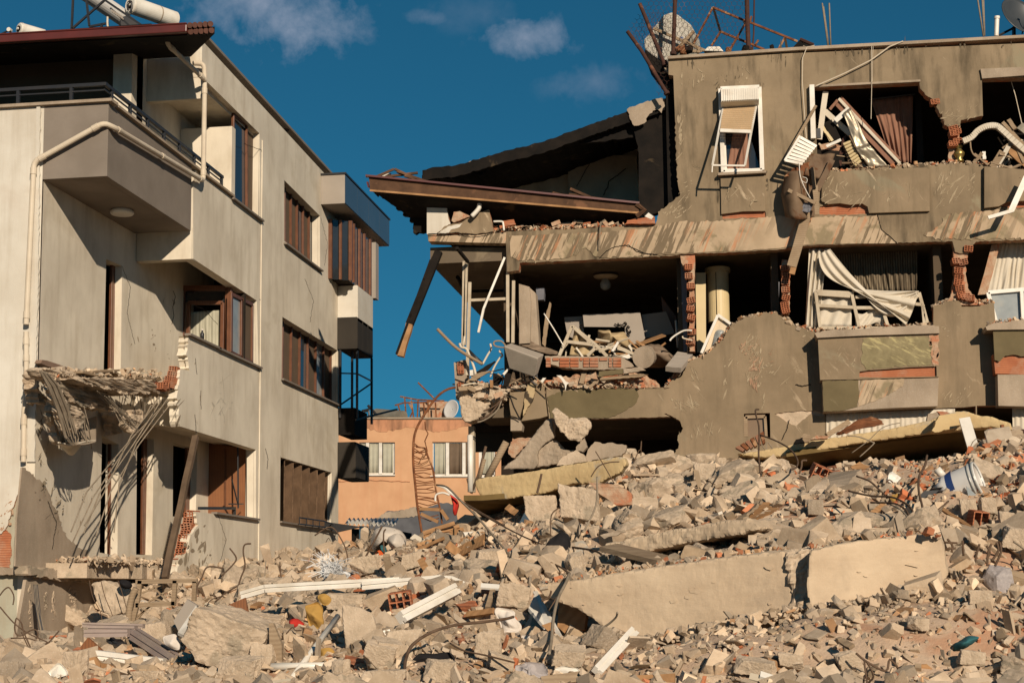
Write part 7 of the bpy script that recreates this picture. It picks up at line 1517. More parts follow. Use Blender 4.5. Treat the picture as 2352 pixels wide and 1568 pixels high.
for i, (lab, F, x, y, Y, s, m_) in enumerate((('small blue plastic scrap beside the hollow brick near the top', M_, 612,570, None, .035, m_blue),('white plaster lump near the pinkish brick', M_, 735,508, None, .10, m_tank),('clean white plaster cube left of the paint bucket', M_, 1295,672, None, .11, m_tank),('ochre foam crumb in the middle of the right heap', M_, 1300,808, None, .06, m_foam),('lilac transparent shard at the right below the huge block', G, 2205,970, None, .13, m_cloth_grey))):
    p = F(x, y)[0]; c = onY(p, yat(p, .1)); me_ = chunk_mesh('scrap', 400 + i, 3, mats=m_); put(me_, 'plaster_scrap', c, s, (i, i * 2,0), lab, 'scrap')
# ================================================================== OBJECTS IN AND ON THE RIGHT BUILDING
# middle room
T = thing('broken_casement', 'dusty white window frame with torn net standing in the rubble of the middle room', 'window frame', tuple(onY(H_(400,1270)[0], YR + .3)))
bars('frame', '', '', H_, [(180,1265,330,918),(330,918,600,1130),(600,1130,745,1275),(265,1100,600,1140),(600,1180,510,1270),(345,930,610,1160)], YR + .3,.06,.06, m_dustwhite, parent=T, bevel=.004)
MB().grid(lambda u, v: onY(H_(300 + (60 - 60 * v) + (60 + 230 * v) * u, 950 + 310 * v)[0], YR + .38 + .04 * math.sin(u * 9 + v * 7)),18,18).build('torn_net', m_mattress, T, smooth=True, solid=.005)
cloth_blob('padding', 'soiled yellow padding lump behind the broken window frame, middle room', 'padding', H_, (590,925,700,925,760,1000,880,960,960,940,1030,1080,1020,1190,900,1180,840,1100,760,1140,660,1120,630,1020), YR + 1.1, m_mattress, .12,61,.4,3)
for lab, pts, y, m_ in (('left beige wardrobe panel standing at the back of the middle room', (235,812,450,800,485,1130,275,1030),1.9, m_cabinet),('wide headboard panel with dark scrolls at the back of the middle room', (455,780,1130,758,1190,1060,1150,1110,960,1150,950,930,470,925),1.7, m_cabinet),('right beige wardrobe panel leaning at the back of the middle room', (1148,782,1435,745,1540,1005,1185,1058),1.8, m_cabinet),('dark reddish panel leaning by the right wall of the middle room', (1375,560,1560,810,1550,1000,1400,800),2.1, m_door)):
    plate('wardrobe_board', lab, 'panel', H_, pts, YR + y, .03, m_ if m_ is m_door else m_lightclad, bevel=.004)
sc_ = MB()
for pts in ((830,890,870,910,900,900,940,915,970,900,960,875,935,880),(880,905,870,880),(1010,935,985,915,975,945,990,985,1020,990,1010,965),(990,985,985,1010,1010,1030),(440,945,420,930,430,905,450,905)): sc_.tube(smoothpath([onY(p, YR + 1.66) for p in H_(*pts)]),.012,5)
tag(sc_.build('painted_scrolls', m_black), 'dark curling scrolls decorating the wide headboard panel', 'ornament')
plate('brown_board', 'light brown board lying over the rubble at the right of the middle room', 'board', H_, (1070,1125,1385,1008,1432,1025,1110,1142), [YR + .7,YR + .7,YR + .5,YR + .5], .02, m_rawwood)
cloth_blob('rolled_carpet', 'bulging striped brown carpet bundle at the right of the middle room', 'carpet', H_, (1062,1215,1100,1150,1200,1110,1340,1105,1450,1150,1540,1240,1530,1330,1420,1370,1280,1370,1150,1370,1080,1320), YR + .35, m_cloth_brown, .10,62,.45,2.4)
tag(MB().tube([onY(H_(1170,1285)[0], YR - .15), onY(H_(1200,1270)[0], YR + .3)], .20,18).build('drum_end', m_oldcon), 'round dusty tub end sticking out of the carpet bundle', 'tub')
plate('plaster_slab', 'pale square plaster slab tipped over the torn floor edge of the middle room', 'slab', H_, (1430,1390,1570,1215,1750,1245,1610,1410), [YR - .25,YR + .2,YR + .15,YR - .3], .10, m_lightclad, amp=.004)
T = thing('wall_fragment', 'long fallen wall fragment of red hollow bricks lying along the middle room edge', 'masonry', tuple(onY(H_(500,1420)[0], YR)))
MB().prism(RY(jag(H_(10,1268,300,1270,600,1272,910,1280,1000,1330,1060,1390,900,1420,640,1430,400,1420,200,1405,100,1370,30,1340,10,1268),1.2,6)[:-1], YR - .12),(0,.3,0), ms=0).build('plaster_core', m_oldcon, T)
bk_ = MB(); xs_ = [20,80,100,175,180,300,305,410,420,455,460,530,535,640,650,745,760,800,810,910]
for i in range(0, len(xs_),2):
    for j in range(3):
        if (i // 2) in (1,4,7) and j: continue
        y0 = 1290 + j * 38; bk_.prism(RY(H_(xs_[i] + 3, y0, xs_[i + 1] - 3, y0, xs_[i + 1] - 3, y0 + 32, xs_[i] + 3, y0 + 32), YR - .145 - .01 * (j % 2)),(0,.03,0), ms=0)
bk_.build('brick_face', m_brick, T)
T = thing('radiator_box', 'pale metal appliance box with ribbed grey side tilted on the middle floor rubble', 'appliance', tuple(onY(Q(950,400)[0], YR - .3)))
t_ = [onY(p, y) for p, y in zip(Q(752,112,835,82,1222,212,1150,255),(YR - .35,YR - .05,YR - .05,YR - .35))]
b_ = [onY(p, y) for p, y in zip(Q(820,378,865,350,1150,440,1110,478),(YR - .38,YR - .1,YR - .1,YR - .38))]
bx = MB(); bx.add(t_ + b_, [(0,1,2,3),(7,6,5,4),(0,3,7,4),(1,5,6,2),(0,4,5,1),(3,2,6,7)]); bx.build('casing', m_lightclad, T, bevel=.012)
gr = MB()
for i in range(22): t = (i + .5) / 22; gr.bar(t_[0].lerp(b_[0], .08 + .9 * t) + Vector((.0,-.008,0)), t_[3].lerp(b_[3], .12 + .86 * t) + Vector((0,-.008,0)),.012,.012,(0,-1,0))
gr.build('side_ribs', m_grey_unit, T)
q = [t_[0].lerp(b_[0], .04), t_[3].lerp(b_[3], .06), b_[3], b_[0]]; MB().prism([v + Vector((0,-.004,0)) for v in q], (0,.003,0), ms=0).build('side_panel', m_grey_unit, T)
MB().tube(smoothpath([onY(p, YR - .3) for p in Q(770,110,720,60,650,60,630,90,660,120,760,135)]),.015,6).build('hose', m_greywood, T)
for lab, F, pts, Y, r, m_ in (('white bent tap-like tube sticking out of the right pier, middle room', H_, (1480,1090,1500,1060,1560,1015,1650,970,1740,970), YR - .1,.018, m_white),('second thin tube below the bent tube on the right pier', H_, (1630,1035,1640,1060,1745,1085), YR - .1,.014, m_pipe),('thin stick leaning into the middle room from the left', H_, (0,770,120,960,230,1150), YR + .2,.012, m_white),('white upright strip by the right pier of the middle room', H_, (1550,850,1572,1170), YR + 1.2,.02, m_white),
        ('speckled pole pointing up left from the broken balcony', A, (570,1182,700,1310,870,1415), YR - .2,.030, m_greywood),('dark pole behind the speckled one on the broken balcony', A, (780,1330,870,1410), YR + .2,.028, m_metal),('thin dark pole right of the speckled pole', Q, (340,170,500,330), YR + .1,.028, m_metal),
        ('twisted white conduit rising from the balcony rubble', Q, (500,330,560,220,600,150,590,90), YR - .1,.020, m_curt_white),('second twisted white conduit right of the first', Q, (590,480,640,360,700,260,735,225,700,180,712,165), YR - .1,.018, m_curt_white),('white conduit leaning on the balcony rubble', Q, (230,85,250,130,310,150,350,240,400,370,420,460), YR - .15,.024, m_curt_white),('short forked white conduit beside the white post', Q, (270,130,290,0), YR - .15,.02, m_curt_white),
        ('bent grey tube curving on top of the broken parapet, attic edge', A, (800,430,845,380,852,345), YR - .2,.045, m_tank),('white bracket pipe on the attic floor edge', A, (945,465,1000,465,1010,480,1015,525), YR - .1,.02, m_tank),('thin wire hanging over the scraped band', A, (1690,452,1660,490,1655,640), YR - .1,.012, m_dustbar),
        ('rebar drooping from the balcony corner, upper', Q, (765,700,700,780,620,880,540,950,470,975), YR - .35,.016, m_rebar),('rebar drooping from the balcony corner, middle', Q, (750,720,640,820,560,860,510,880), YR - .35,.014, m_rebar),('rebar drooping from the balcony corner, lower', Q, (720,760,680,860,600,940,500,995,440,1010), YR - .35,.014, m_dustbar)):
    rod('thin_tube', lab, 'tube', F, pts, Y, r, m_)
cb2 = MB(); cb2.tube([onY(p, YR - .1) for p in Q(820,690,870,830,940,970)], .008,4); cb2.tube(smoothpath([onY(p, YR - .12) for p in Q(830,940,890,955,940,985)]),.01,4)
tag(cb2.build('loose_cable', m_metal), 'thin dark cable hanging down the column stub, middle left', 'cable')
for i, (lab, F, pts, Y, th, m_) in enumerate((
    ('black folded panel in the balcony rubble', Q, (420,420,640,290,655,300,560,400,420,440), YR - .1,.03, m_black),('grey board edge under the black panel in the balcony rubble', Q, (300,545,420,440,590,400,560,430,350,560), YR - .2,.04, m_greywood),('white electrical case in the balcony rubble', Q, (350,400,385,395,390,460,352,465), YR - .2,.12, m_tank),('black upright rubber strip in the balcony rubble', Q, (770,400,855,390,800,590,740,580), YR - .25,.06, m_black),('small white switch plate in the balcony rubble', Q, (735,440,800,375,815,385,755,460), YR - .3,.04, m_tank),('dark sheet behind the switch plate', Q, (620,430,750,470,700,560,620,590), YR, .04, m_black),('orange wood stub standing on the balcony rubble', Q, (583,515,620,515,620,605,590,605), YR - .4,.05, m_rawwood),('white bottle-like scrap on the torn floor edge', Q, (1175,540,1210,490,1245,490,1200,555), YR - .2,.06, m_tank),('bent white plastic strip on the torn floor edge', Q, (1370,460,1420,460,1480,530,1520,550,1490,570,1475,640,1465,570,1420,500), YR - .2,.02, m_tank),
    ('long olive coated board lying along the torn floor edge', Q, (1870,415,2150,385,2150,440,1860,480), YR - .25,.08, m_greenish),('grey end of the olive board at the torn floor edge', Q, (2155,382,2350,360,2420,400,2160,440), YR - .25,.08, m_oldcon),('second flat board under the olive one', Q, (1880,490,2352,440,2450,450,2352,480,1880,515), YR - .2,.08, m_greywood),('small upright brick slab left of the olive board', Q, (1740,470,1830,420,1860,510,1800,500), YR - .2,.06, m_rim),
    ('torn fabric strip rolled at the left wall of the middle room', Q, (940,50,1010,30,1150,100,1380,180,1400,215,1250,205,1100,160,960,110), YR + .4,.12, m_cloth_brown),('scrap beams pile behind the broken window frame', H_, (640,1200,830,1130,850,1150,660,1230), YR + .5,.05, m_dustwhite),('white slat behind the padding', H_, (870,1140,1060,1230,1050,1260,860,1190), YR + .3,.05, m_dustwhite),('white triangle scrap in front of the padding', H_, (910,1275,1000,1245,1030,1290,980,1300), YR + .1,.03, m_tank),('thin white lath by the padding', H_, (790,1210,860,1100,885,1110,820,1215), YR + .2,.03, m_white),('grey box left at the ceiling of the middle room', A, (1230,905,1285,905,1280,985,1228,988), YR + .8,.2, m_int_blue),('leaning laths bundle at the left of the middle room', A, (1290,1100,1320,1000,1330,1010,1290,1300,1270,1280), YR + .9,.04, m_greywood),('brown cap tile on the broken parapet edge', A, (680,400,720,395,790,430,680,470,665,460), YR - .1,.1, m_rim),('terracotta ribbed tile on the attic floor edge', A, (1010,460,1080,450,1095,485,1020,495), YR - .1,.08, m_brick),('large orange brick at the end of the attic floor edge', A, (1830,480,1840,455,2020,430,2025,478), YR - .1,.12, m_brick),('white plaster lump at the end of the fallen eave', A, (1955,430,1980,405,2015,430,2000,450), YR - .1,.1, m_tank))):
    plate('room_debris', lab, 'debris', F, pts, Y, th, m_, amp=.006 if m_ not in (m_tank, m_white) else 0)
# pendant lamp
T = thing('pendant_lamp', 'small glass pendant lamp hanging from the middle room ceiling', 'lamp', tuple(onY(H_(725,190)[0], YR + 1.8)))
c = onY(H_(725,190)[0], YR + 1.8); c = Vector((c.x, c.y, 7.93)); e = onY(H_(722,420)[0], YR + 1.8)
MB().lathe([(0,0),(.25,0),(.22,-.03),(.05,-.06),(0,-.06)], c, 16).build('ceiling_rose', m_int_cream, T, smooth=True)
MB().tube([c, e + Vector((0,0,.1))], .012,6).build('cord', m_metal, T)
MB().lathe([(.02,.12),(.07,.09),(.11,.0),(.10,-.08),(.05,-.12),(0,-.13)], e, 12).build('lamp_shade', m_glass_d, T, smooth=True)
# kitchen corner with round column cabinet
T = thing('column_cabinet', 'cream cupboard with a rounded front in the bay between the two brick piers', 'cabinet', tuple(onY(E_(340,690)[0], YR + 1.2)))
cc = onY(E_(350,370)[0], YR + 1.3); cb_ = onY(E_(350,695)[0], YR + 1.3); hw = (onY(E_(415,500)[0], YR + 1.3).x - onY(E_(272,500)[0], YR + 1.3).x) / 2
def cyl(z0, z1, r, m, name):
    b = MB(); b.tube([Vector((cc.x, cc.y, z0)), Vector((cc.x, cc.y, z1))], r, 28); return b.build(name, m, T, smooth=False)
cyl(cb_.z, cc.z, hw, m_cabinet, 'body'); cyl(cc.z, cc.z + .08, hw * 1.18, m_cabinet, 'cornice')
MB().tube([Vector((cc.x - hw * .15, cc.y - hw * 1.0, cb_.z + .03)), Vector((cc.x - hw * .15, cc.y - hw * 1.0, cc.z - .03))], .008,4).build('door_joint', m_black, T)
plate('cream_wall_strip', 'sunlit cream wall strip beside the rounded cupboard', 'panel', E_, (205,370,272,370,275,890,215,890), YR + .9,.05, m_cabinet)
T = thing('cupboard_leaf', 'white framed cupboard door tipped against the torn wall edge beside the rounded cupboard', 'cupboard door', tuple(onY(E_(320,880)[0], YR + .1)))
bars('frame', '', '', E_, [(245,895,352,648),(352,645,435,705)], YR + .1,.05,.05, m_white, parent=T)
MB().prism(RY(E_(262,890,352,660,425,712,330,850), YR + .14),(0,.02,0), ms=0).build('panel', m_int_cream, T)
cloth_blob('plastic_sheet', '', '', E_, (310,850,340,740,380,735,400,745,375,800), YR + .06, m_glass_d, .03,66,.08,5, parent=T)
plate('blue_grey_leaf', 'blue-grey door leaf standing dark at the right side of the cupboard bay', 'door', E_, (695,430,755,430,748,600,700,620), YR + 1.0,.04, m_int_blue)
# ---- debris hanging out of the big torn opening of the top floor
YT = YR + .15
for lab, F, s, Y, w, h, m_ in (
    ('pale upright board at the left of the torn top floor opening', C, (1185,540,1148,820), YT, .10,.04, m_curt_white),('cream batten crossing behind the bent metal sheet', C, (1180,655,1330,790), YT + .05,.10,.05, m_curt_white),('long brown moulding sliding down to the sill, top floor', C, (1255,590,1600,955), YT + .15,.20,.06, m_curt_pink),('pale edge strip on the brown moulding', C, (1262,582,1622,962), YT + .1,.05,.05, m_curt_white),('short brown strip above the moulding, top floor', C, (1210,645,1255,590), YT + .1,.05,.04, m_curt_pink),('black box profile in the tangle of the top floor opening', C, (1195,720,1250,830), YT + .05,.16,.12, m_black),('thin cream slat in the tangle of the top floor opening', C, (1165,740,1215,830), YT, .05,.04, m_cabinet),('second thin cream slat in the tangle', C, (1190,780,1225,830), YT - .02,.05,.04, m_cabinet),('white slat lying on the lower tangle of the top floor opening', C, (1190,862,1275,822), YT - .15,.05,.04, m_tank),('white strut joining the bent metal sheet', C, (1242,712,1325,640), YT - .12,.09,.04, m_tank),('dark steel box under the upright board', C, (1140,760,1145,815), YT, .08,.08, m_metal),
    ('long thin rod leaning out to the left of the opening', C, (1128,622,945,942), YR - .25,.05,.05, m_greywood),('timber strut hanging down from the rusty sheet to the middle floor', C, (1082,1235,985,1567), YR - .3,.17,.06, m_greywood),('lower splintered end of the hanging strut', E_, (880,215,835,380), YR - .3,.10,.05, m_rawwood),('dark slat crossing the rusty sheet, left one', C, (1105,985,1135,1265), YR - .45,.07,.03, m_greywood),('pale stick crossing the rusty sheet', C, (965,1118,1125,1195), YR - .5,.06,.04, m_greywood),('dark slat crossing the rusty sheet, right one', C, (1225,940,1135,1120), YR - .4,.10,.04, m_rustsheet),('vertical slat at the lower right of the rusty sheet', C, (1130,1090,1140,1265), YR - .45,.05,.03, m_greywood),('black slat on the rusty sheet', C, (1105,985,1120,1110), YR - .48,.05,.02, m_black)):
    q = F(*s); tag(MB().bar(onY(q[0], Y), onY(q[1], Y - .02), w, h, (0,-1,0), segs=3, wob=.004).build('hanging_batten', m_), lab, 'slat')
def crumple(name, label, cat, F, pts, Y, m, amp=.05, sc=4, seed=0, solid=.01, n=12, parent=None):
    """bent sheet between four traced corners"""
    q = F(*pts); Ys = Y if isinstance(Y, (list, tuple)) else [Y] * 4; c = [onY(p, y) for p, y in zip(q, Ys)]
    o = MB().grid(lambda u, v: bil(c, u, v) + Vector((0,-1,.15)) * amp * noise.fractal(Vector((u * sc, v * sc, seed)),.8,2,3), n, n).build(name, m, parent, smooth=True, solid=solid)
    return tag(o, label, cat) if parent is None else o
T = thing('bent_metal_sheet', 'dull silvery bent metal duct leaning diagonally in the torn top floor opening', 'sheet metal', tuple(onY(C(1450,975)[0], YR)))
crumple('upper_face', '', '', C, (1288,665,1330,632,1440,850,1365,880), [YT - .2] * 4, m_glitter, .03,3,1, parent=T)
crumple('lower_face', '', '', C, (1365,880,1440,850,1552,978,1440,985), [YT - .2,YT - .2,YT - .1,YT - .1], m_glitter, .04,3,2, parent=T)
T = thing('corrugated_blind', 'small ribbed cream blind curled at the bottom of the torn top floor opening', 'blind', tuple(onY(C(1360,985)[0], YR)))
b = MB()
for i in range(8): a0, a1 = C(1290 + i * 9,850 + i * 18)[0], C(1335 + i * 8,832 + i * 16)[0]; b.tube([onY(a0,YT - .1), onY(a1,YT - .12)], .028,8)
b.build('slats', m_cabinet, T)
crumple('backing', '', '', C, (1285,850,1340,830,1405,985,1330,990), YT - .05, m_rustsheet, .02,3,4, parent=T)
T = thing('ribbed_shutter', 'white ribbed shutter panel hanging out at the left of the torn top floor opening', 'shutter panel', tuple(onY(C(1040,960)[0], YR - .4)))
c_ = [onY(p, y) for p, y in zip(C(1035,808,1130,862,1050,965,945,942),(YR - .3,YR - .25,YR - .5,YR - .5))]
b = MB()
for i in range(8): t = i / 7; b.bar(c_[0].lerp(c_[3], t), c_[1].lerp(c_[2], t),.055,.02,(0,-1,.3))
b.build('slats', m_white, T); bars('side_rail', '', '', C, [(945,945,1035,800)], YR - .5,.04,.04, m_white, parent=T)
T = thing('rusty_duct', 'big rust-stained sheet metal hood dangling on the wall below the torn top floor opening', 'sheet metal', tuple(onY(C(1040,1270)[0], YR - .4)))
def hood(u, v):
    xl, xr_ = 925 + 25 * abs(v - .5) * 2 - 0,1110 + 10 * v; x = xl + (xr_ - xl) * u; y = 1010 + 265 * v + 20 * math.sin(u * 3.1) * (v - .3)
    return onY(C(x, y)[0], YR - .15 - .38 * math.sin(math.pi * min(1, u * 1.0 + .1)) * (1 if True else 0) - .03 * noise.noise(Vector((u * 4, v * 4,0))))
MB().grid(hood, 18,14).build('curved_sheet', m_rustsheet, T, smooth=True, solid=.012)
crumple('upper_sheet', '', '', C, (1085,905,1240,905,1190,1060,1060,1030), [YR - .3,YR - .2,YR - .3,YR - .45], m_rustsheet, .06,3,6, parent=T)
crumple('folded_edge', '', '', C, (1000,985,1090,950,1080,1030,940,1040), YR - .42, m_rust, .05,4,7, parent=T)
crumple('lower_flap', '', '', C, (1060,1190,1115,1195,1090,1250,1035,1245), YR - .45, m_int_blue, .03,4,8, parent=T)
w_ = MB(); w_.tube(smoothpath([onY(p, YR - .55) for p in C(1030,955,1035,1030,1060,1100,1095,1165)]),.008,5); w_.tube(smoothpath([onY(p, YR - .55) for p in C(1050,1040,1075,1050,1070,1075,1040,1060)]),.006,5)
tag(w_.build('white_wire', m_white), 'loose white wire looping over the rusty hood', 'wire')
for i, (lab, pts, m_, th) in enumerate((('brown rubble sack among the tangle of the top floor opening', (1150,855,1200,840,1280,860,1260,890,1160,880), m_rim, .15),('dark rusty plate upright in the tangle, top floor', (1280,820,1305,790,1300,900,1270,990,1262,930), m_darkrust, .04),('charred cloth bulk under the tangle, top floor', (1130,880,1290,870,1300,985,1150,1000), m_black, .3),('small curl of torn plaster under the blind', (1330,985,1400,945,1430,985,1360,1000), m_curt_white, .1))):
    plate('tangle_piece', lab, 'debris', C, pts, YT, th, m_, amp=.01)
T = thing('brass_vase', 'small brass vase standing on the torn edge between the top floor openings', 'vase', tuple(onY(C(1972,955)[0], YR + .1)))
v0 = onY(C(1972,955)[0], YR + .1); MB().lathe([(0,0),(.07,0),(.08,.03),(.05,.07),(.09,.13),(.10,.17),(.06,.22),(.045,.25),(.07,.28),(.075,.30),(.05,.33),(0,.33)], v0,18).build('body', m_brass, T, smooth=True)
T = thing('arched_plaster_strip', 'curved cream plaster strip arching over splintered slats in the right top opening', 'debris', tuple(onY(C(2200,960)[0], YR)))
ribbon = smoothpath([onY(p, YR - .05) for p in C(1992,832,2040,810,2080,770,2130,745,2185,742,2220,765,2290,830,2370,900)], 4); b = MB()
for i in range(len(ribbon) - 1): b.bar(ribbon[i], ribbon[i + 1] + (ribbon[i + 1] - ribbon[i]) * .06,.10,.09,(0,-1,0))
b.build('strip', m_curt_white, T)
for lab, s, w, m_ in (('splintered slat in the right top opening, uppermost', (2225,720,2351,860),.06, m_greywood),('dark slat above the arched strip', (2260,705,2300,760),.07, m_greywood),('grey tin strip at the right edge top floor', (2325,740,2400,800),.14, m_glitter),('brown board under the arched strip', (2265,870,2400,990),.16, m_rawwood),('narrow leg slat under the arched strip', (2280,800,2351,960),.05, m_greywood),('white short slat on the right sill, top floor', (2115,895,2117,940),.06, m_tank),('grey short slat on the right sill, top floor', (2055,960,2105,898),.06, m_greywood),('clump of laths leaning left in the right top opening', (2165,985,2225,890),.12, m_greywood),('second lath in the clump, right top opening', (2190,990,2260,860),.08, m_curt_white),('third lath in the clump, right top opening', (2215,990,2270,850),.05, m_black),('stick under the left end of the arched strip', (2060,905,2140,972),.03, m_greywood),('cross lath in the clump, right top opening', (2230,880,2310,820),.09, m_greywood)):
    q = C(*s); tag(MB().bar(onY(q[0], YR + .02), onY(q[1], YR - .05), w, .04,(0,-1,0), segs=4, wob=.008).build('broken_lath', m_), lab, 'slat')
rod('curling_strip', 'thin curling strip hanging from the arched strip end', 'strip', C, (2035,835,2040,880,2055,910,2075,925), YR - .05,.014, m_greywood)
T = thing('bent_white_strip', 'white bent metal strip hanging off the wall at the right edge', 'metal strip', tuple(onY(C(2275,1240)[0], YR - .4)))
MB().bar(onY(C(2365,1040)[0], YR - .35), onY(C(2275,1240)[0], YR - .5),.10,.03,(0,-1,0)).build('long_leg', m_white, T)
MB().bar(onY(C(2285,1238)[0], YR - .5), onY(C(2140,1280)[0], YR - .5),.06,.05,(0,-1,0)).build('short_leg', m_tank, T)
# ---- roof clutter of the right building
YO2 = YR + .6
for i, (lab, pts, r, y) in enumerate((('left short dark steel tube leaning out over the roof corner', (40,370,200,590,510,1110),.036,YR - .1),('second leaning dark steel tube at the roof corner', (185,45,260,230,480,770),.036,YR + .1),('upright rusty steel post at the roof corner', (604,-120,590,300,577,645),.040,YR + .15),('tall scaly steel post right of the rusty frame', (1444,-120,1450,250,1465,595),.044,YR + .35),('thin dark pole behind the scaly post', (1532,-60,1525,400,1510,590),.016,YR + 1.2))):
    q = I_(*pts); P = [onY(p, y) for p in q]; T = thing('steel_post', lab, 'post', tuple(P[-1])); MB().tube(P, r, 12).build('tube', m_darkrust, T, smooth=False)
    if i < 4: MB().tube([P[-1] - (P[-1] - P[-2]).normalized() * .05, P[-1]], r * 1.5,12).build('base_plate', m_darkrust, T)
T = thing('rusty_rack', 'orange rusty angle iron rack lying askew on the flat roof', 'metal rack', tuple(onY(I_(1400,590)[0], YO2)))
def seg(F, *s, Y=YO2, w=.036, m=m_rust, name='bar'):
    q = F(*s); return MB().bar(onY(q[0], Y), onY(q[1], Y), w, .035,(0,-1,0)).build(name, m, T)
for s in ((1045,90,1430,250),(1480,265,2040,490),(1045,90,820,515),(1135,375,1030,540),(1135,375,1650,585),(1420,290,1240,600),(1890,450,1820,575),(1500,195,1480,260),(1580,475,1540,540)): seg(I_, *s)
for s in ((1055,110,1130,370),(1895,455,1915,565),(1410,250,1430,290)): seg(I_, *s, w=.042, m=m_black, name='shaded_bar')  # black colour gives these rack bars their shade
T = thing('hexagonal_tank', 'upturned many-sided water tank bottom with flaking white and blue paint on the roof corner', 'water tank', tuple(onY(I_(500,700)[0], YR + .9)))
oct_ = I_(560,140,640,175,790,290,805,400,700,520,600,640,500,705,440,720,330,650,240,570,230,460,300,390,350,320,460,175)
P = RY(oct_, YR + .75); MB().prism(P, (.15,.5,-.15), ms=0).build('painted_bottom', m_tankback, T, bevel=.03)
sh2 = MB(); ctr = sum(P, Vector()) / len(P); sh2.prism([ctr.lerp(p, .97) + Vector((.05,.5,-.2)) for p in P], (.2,.5,-.3), ms=0); sh2.build('body', m_black, T)
sp_ = MB(); sp_.bar(onY(I_(345,335)[0], YR + .62), onY(I_(990,615)[0], YR + .62),.05,.04,(0,-1,0)); sp_.bar(onY(I_(700,460)[0], YR + .6), onY(I_(920,610)[0], YR + .6),.035,.03,(0,-1,0)); sp_.bar(onY(I_(820,370)[0], YR + .6), onY(I_(620,590)[0], YR + .6),.06,.04,(0,-1,0)); sp_.bar(onY(I_(780,600)[0], YR + .4), onY(I_(900,610)[0], YR + .4),.05,.04,(0,-1,0)); sp_.build('strap', m_greywood, T)
tag(MB().prism(RY(I_(240,580,330,655,440,725,500,700,520,870,480,900,380,840,290,720), YR + .55),(0,.8,0), ms=0).build('tank_cradle', m_black), 'black timber cradle under the painted tank at the roof corner', 'timber')
tag(MB().prism(RY(I_(935,600,985,548,1125,545,1175,608), YR + .5),(0,.5,0), ms=0).build('white_tray', m_tank, bevel=.02), 'white upturned plastic tray on the roof under the wire netting', 'tray')
T = thing('black_hatch', 'small black ridged cover on the roof right of the rusty rack', 'roof hatch', tuple(onY(I_(2050,560)[0], YR + .3)))
MB().prism(RY(I_(1985,560,2075,462,2110,545,2110,556), YR + .2),(0,.4,0), ms=0).build('cover', m_black, T); MB().prism(RY(I_(2075,460,2225,530,2170,545,2105,545), YR + .25),(0,.3,0), ms=0).build('cover_plate', m_oldcon, T); MB().tube(RY(I_(2070,462,2230,530), YR + .2),.03,6).build('cover_edge', m_darkrust, T)
for i, (x, y, s) in enumerate(((1225,590,.06),(1740,560,.05),(690,600,.09),(760,585,.08),(640,580,.07),(1430,580,.08))): put(chunk_mesh('roof_debris', 500 + i, 2, mats=m_black if i % 2 else m_rust), 'roof_debris', onY(I_(x, y)[0], YR + .3), s, (i, i, i), 'small dark scrap lump on the roof edge near the rack', 'scrap', 'scrap lumps on the roof edge')
# hexagonal wire netting stretched round the posts
net = MB(); hx_w = 62; hx_h = 54; rN = random.Random(8)
def npt(x, y):
    # the netting bulges and drapes; distances vary smoothly
    yy = YR + .12 + .35 * max(0,(600 - x) / 600) ** 1.5 + .05 * math.sin(x * .01 + y * .013); xx = x + 10 * math.sin(y * .012 + x * .004); return onY(I_(xx, y + 8 * math.sin(x * .013))[0], yy)
def inside(x, y):
    if x > 1440 or y > 600 + 0 * x: return x < 520 and 840 < y < 1150 and x > 350 + (y - 840) * .1 and x < 500
    lft = 90 + (0 if y > 300 else (300 - y) * .62) if y < 420 else 90 + (y - 420) * .9
    return x > lft and (x < 880 or y < 560)
kx = 0
for j in range(-2,24):
    for i in range(0,26):
        x = i * hx_w + (hx_w / 2 if j % 2 else 0); y = j * hx_h * .9
        den = 1
        if not inside(x, y): continue
        a = npt(x, y - 12); b_ = npt(x, y + 14); net.tube([a, b_], .0045,3, cap=False)
        l_ = npt(x - hx_w / 2, y - 34 + 3); r2 = npt(x + hx_w / 2, y - 34 + 3); net.tube([a, l_], .003,3, cap=False); net.tube([a, r2], .003,3, cap=False)
for j in range(0,16):
    for i in range(0,12):   # denser second layer on the left bulge
        x = 100 + i * 34 + (17 if j % 2 else 0); y = 60 + j * 40
        if not inside(x, y) or x > 520: continue
        a = npt(x, y - 9) + Vector((0,.5,0)); b_ = npt(x, y + 9) + Vector((0,.5,0)); net.tube([a, b_], .0035,3, cap=False); net.tube([a, npt(x - 17, y - 24) + Vector((0,.5,0))], .0025,3, cap=False); net.tube([a, npt(x + 17, y - 24) + Vector((0,.5,0))], .0025,3, cap=False)
tag(net.build('wire_netting', m_darkrust, fix=False), 'rusty hexagonal chicken wire stretched between the posts on the roof corner', 'wire netting')
for lab, s, y in (('thin rebar starter pair standing on the roof centre, left rod', (1165,20,1198,268), YR + .4),('thin rebar starter pair standing on the roof centre, middle rod', (1172,40,1203,270), YR + .5),('thin rebar starter pair standing on the roof centre, right rod', (1206,20,1215,270), YR + .45),('left rod of the three starters at the right end of the roof', (2076,-20,2112,215), YR + .4),('middle rod of the three starters at the right end of the roof', (2104,-20,2118,213), YR + .45),('right rod of the three starters at the right end of the roof', (2112,-20,2120,212), YR + .5)):
    rod('starter_rod', lab, 'rebar', C, s, y, .014, m_dustbar, smooth=False)
T = thing('vent_pipe', 'short white vent pipe on the roof beside the dark dish', 'pipe', tuple(onY(C(2190,210)[0], YR + .5)))
MB().tube(RY(C(2192,108,2188,214), YR + .5),.042,14).build('pipe', m_white, T); MB().tube(RY(C(2192,98,2192,112), YR + .5),.052,14).build('cap', m_white, T)
dish('satellite_dish', 'dark grey satellite dish at the right end of the flat roof', onY(C(2310,118)[0], YR + 1.0),.42,(.45,-.72,.35),.12, m_dishshade)
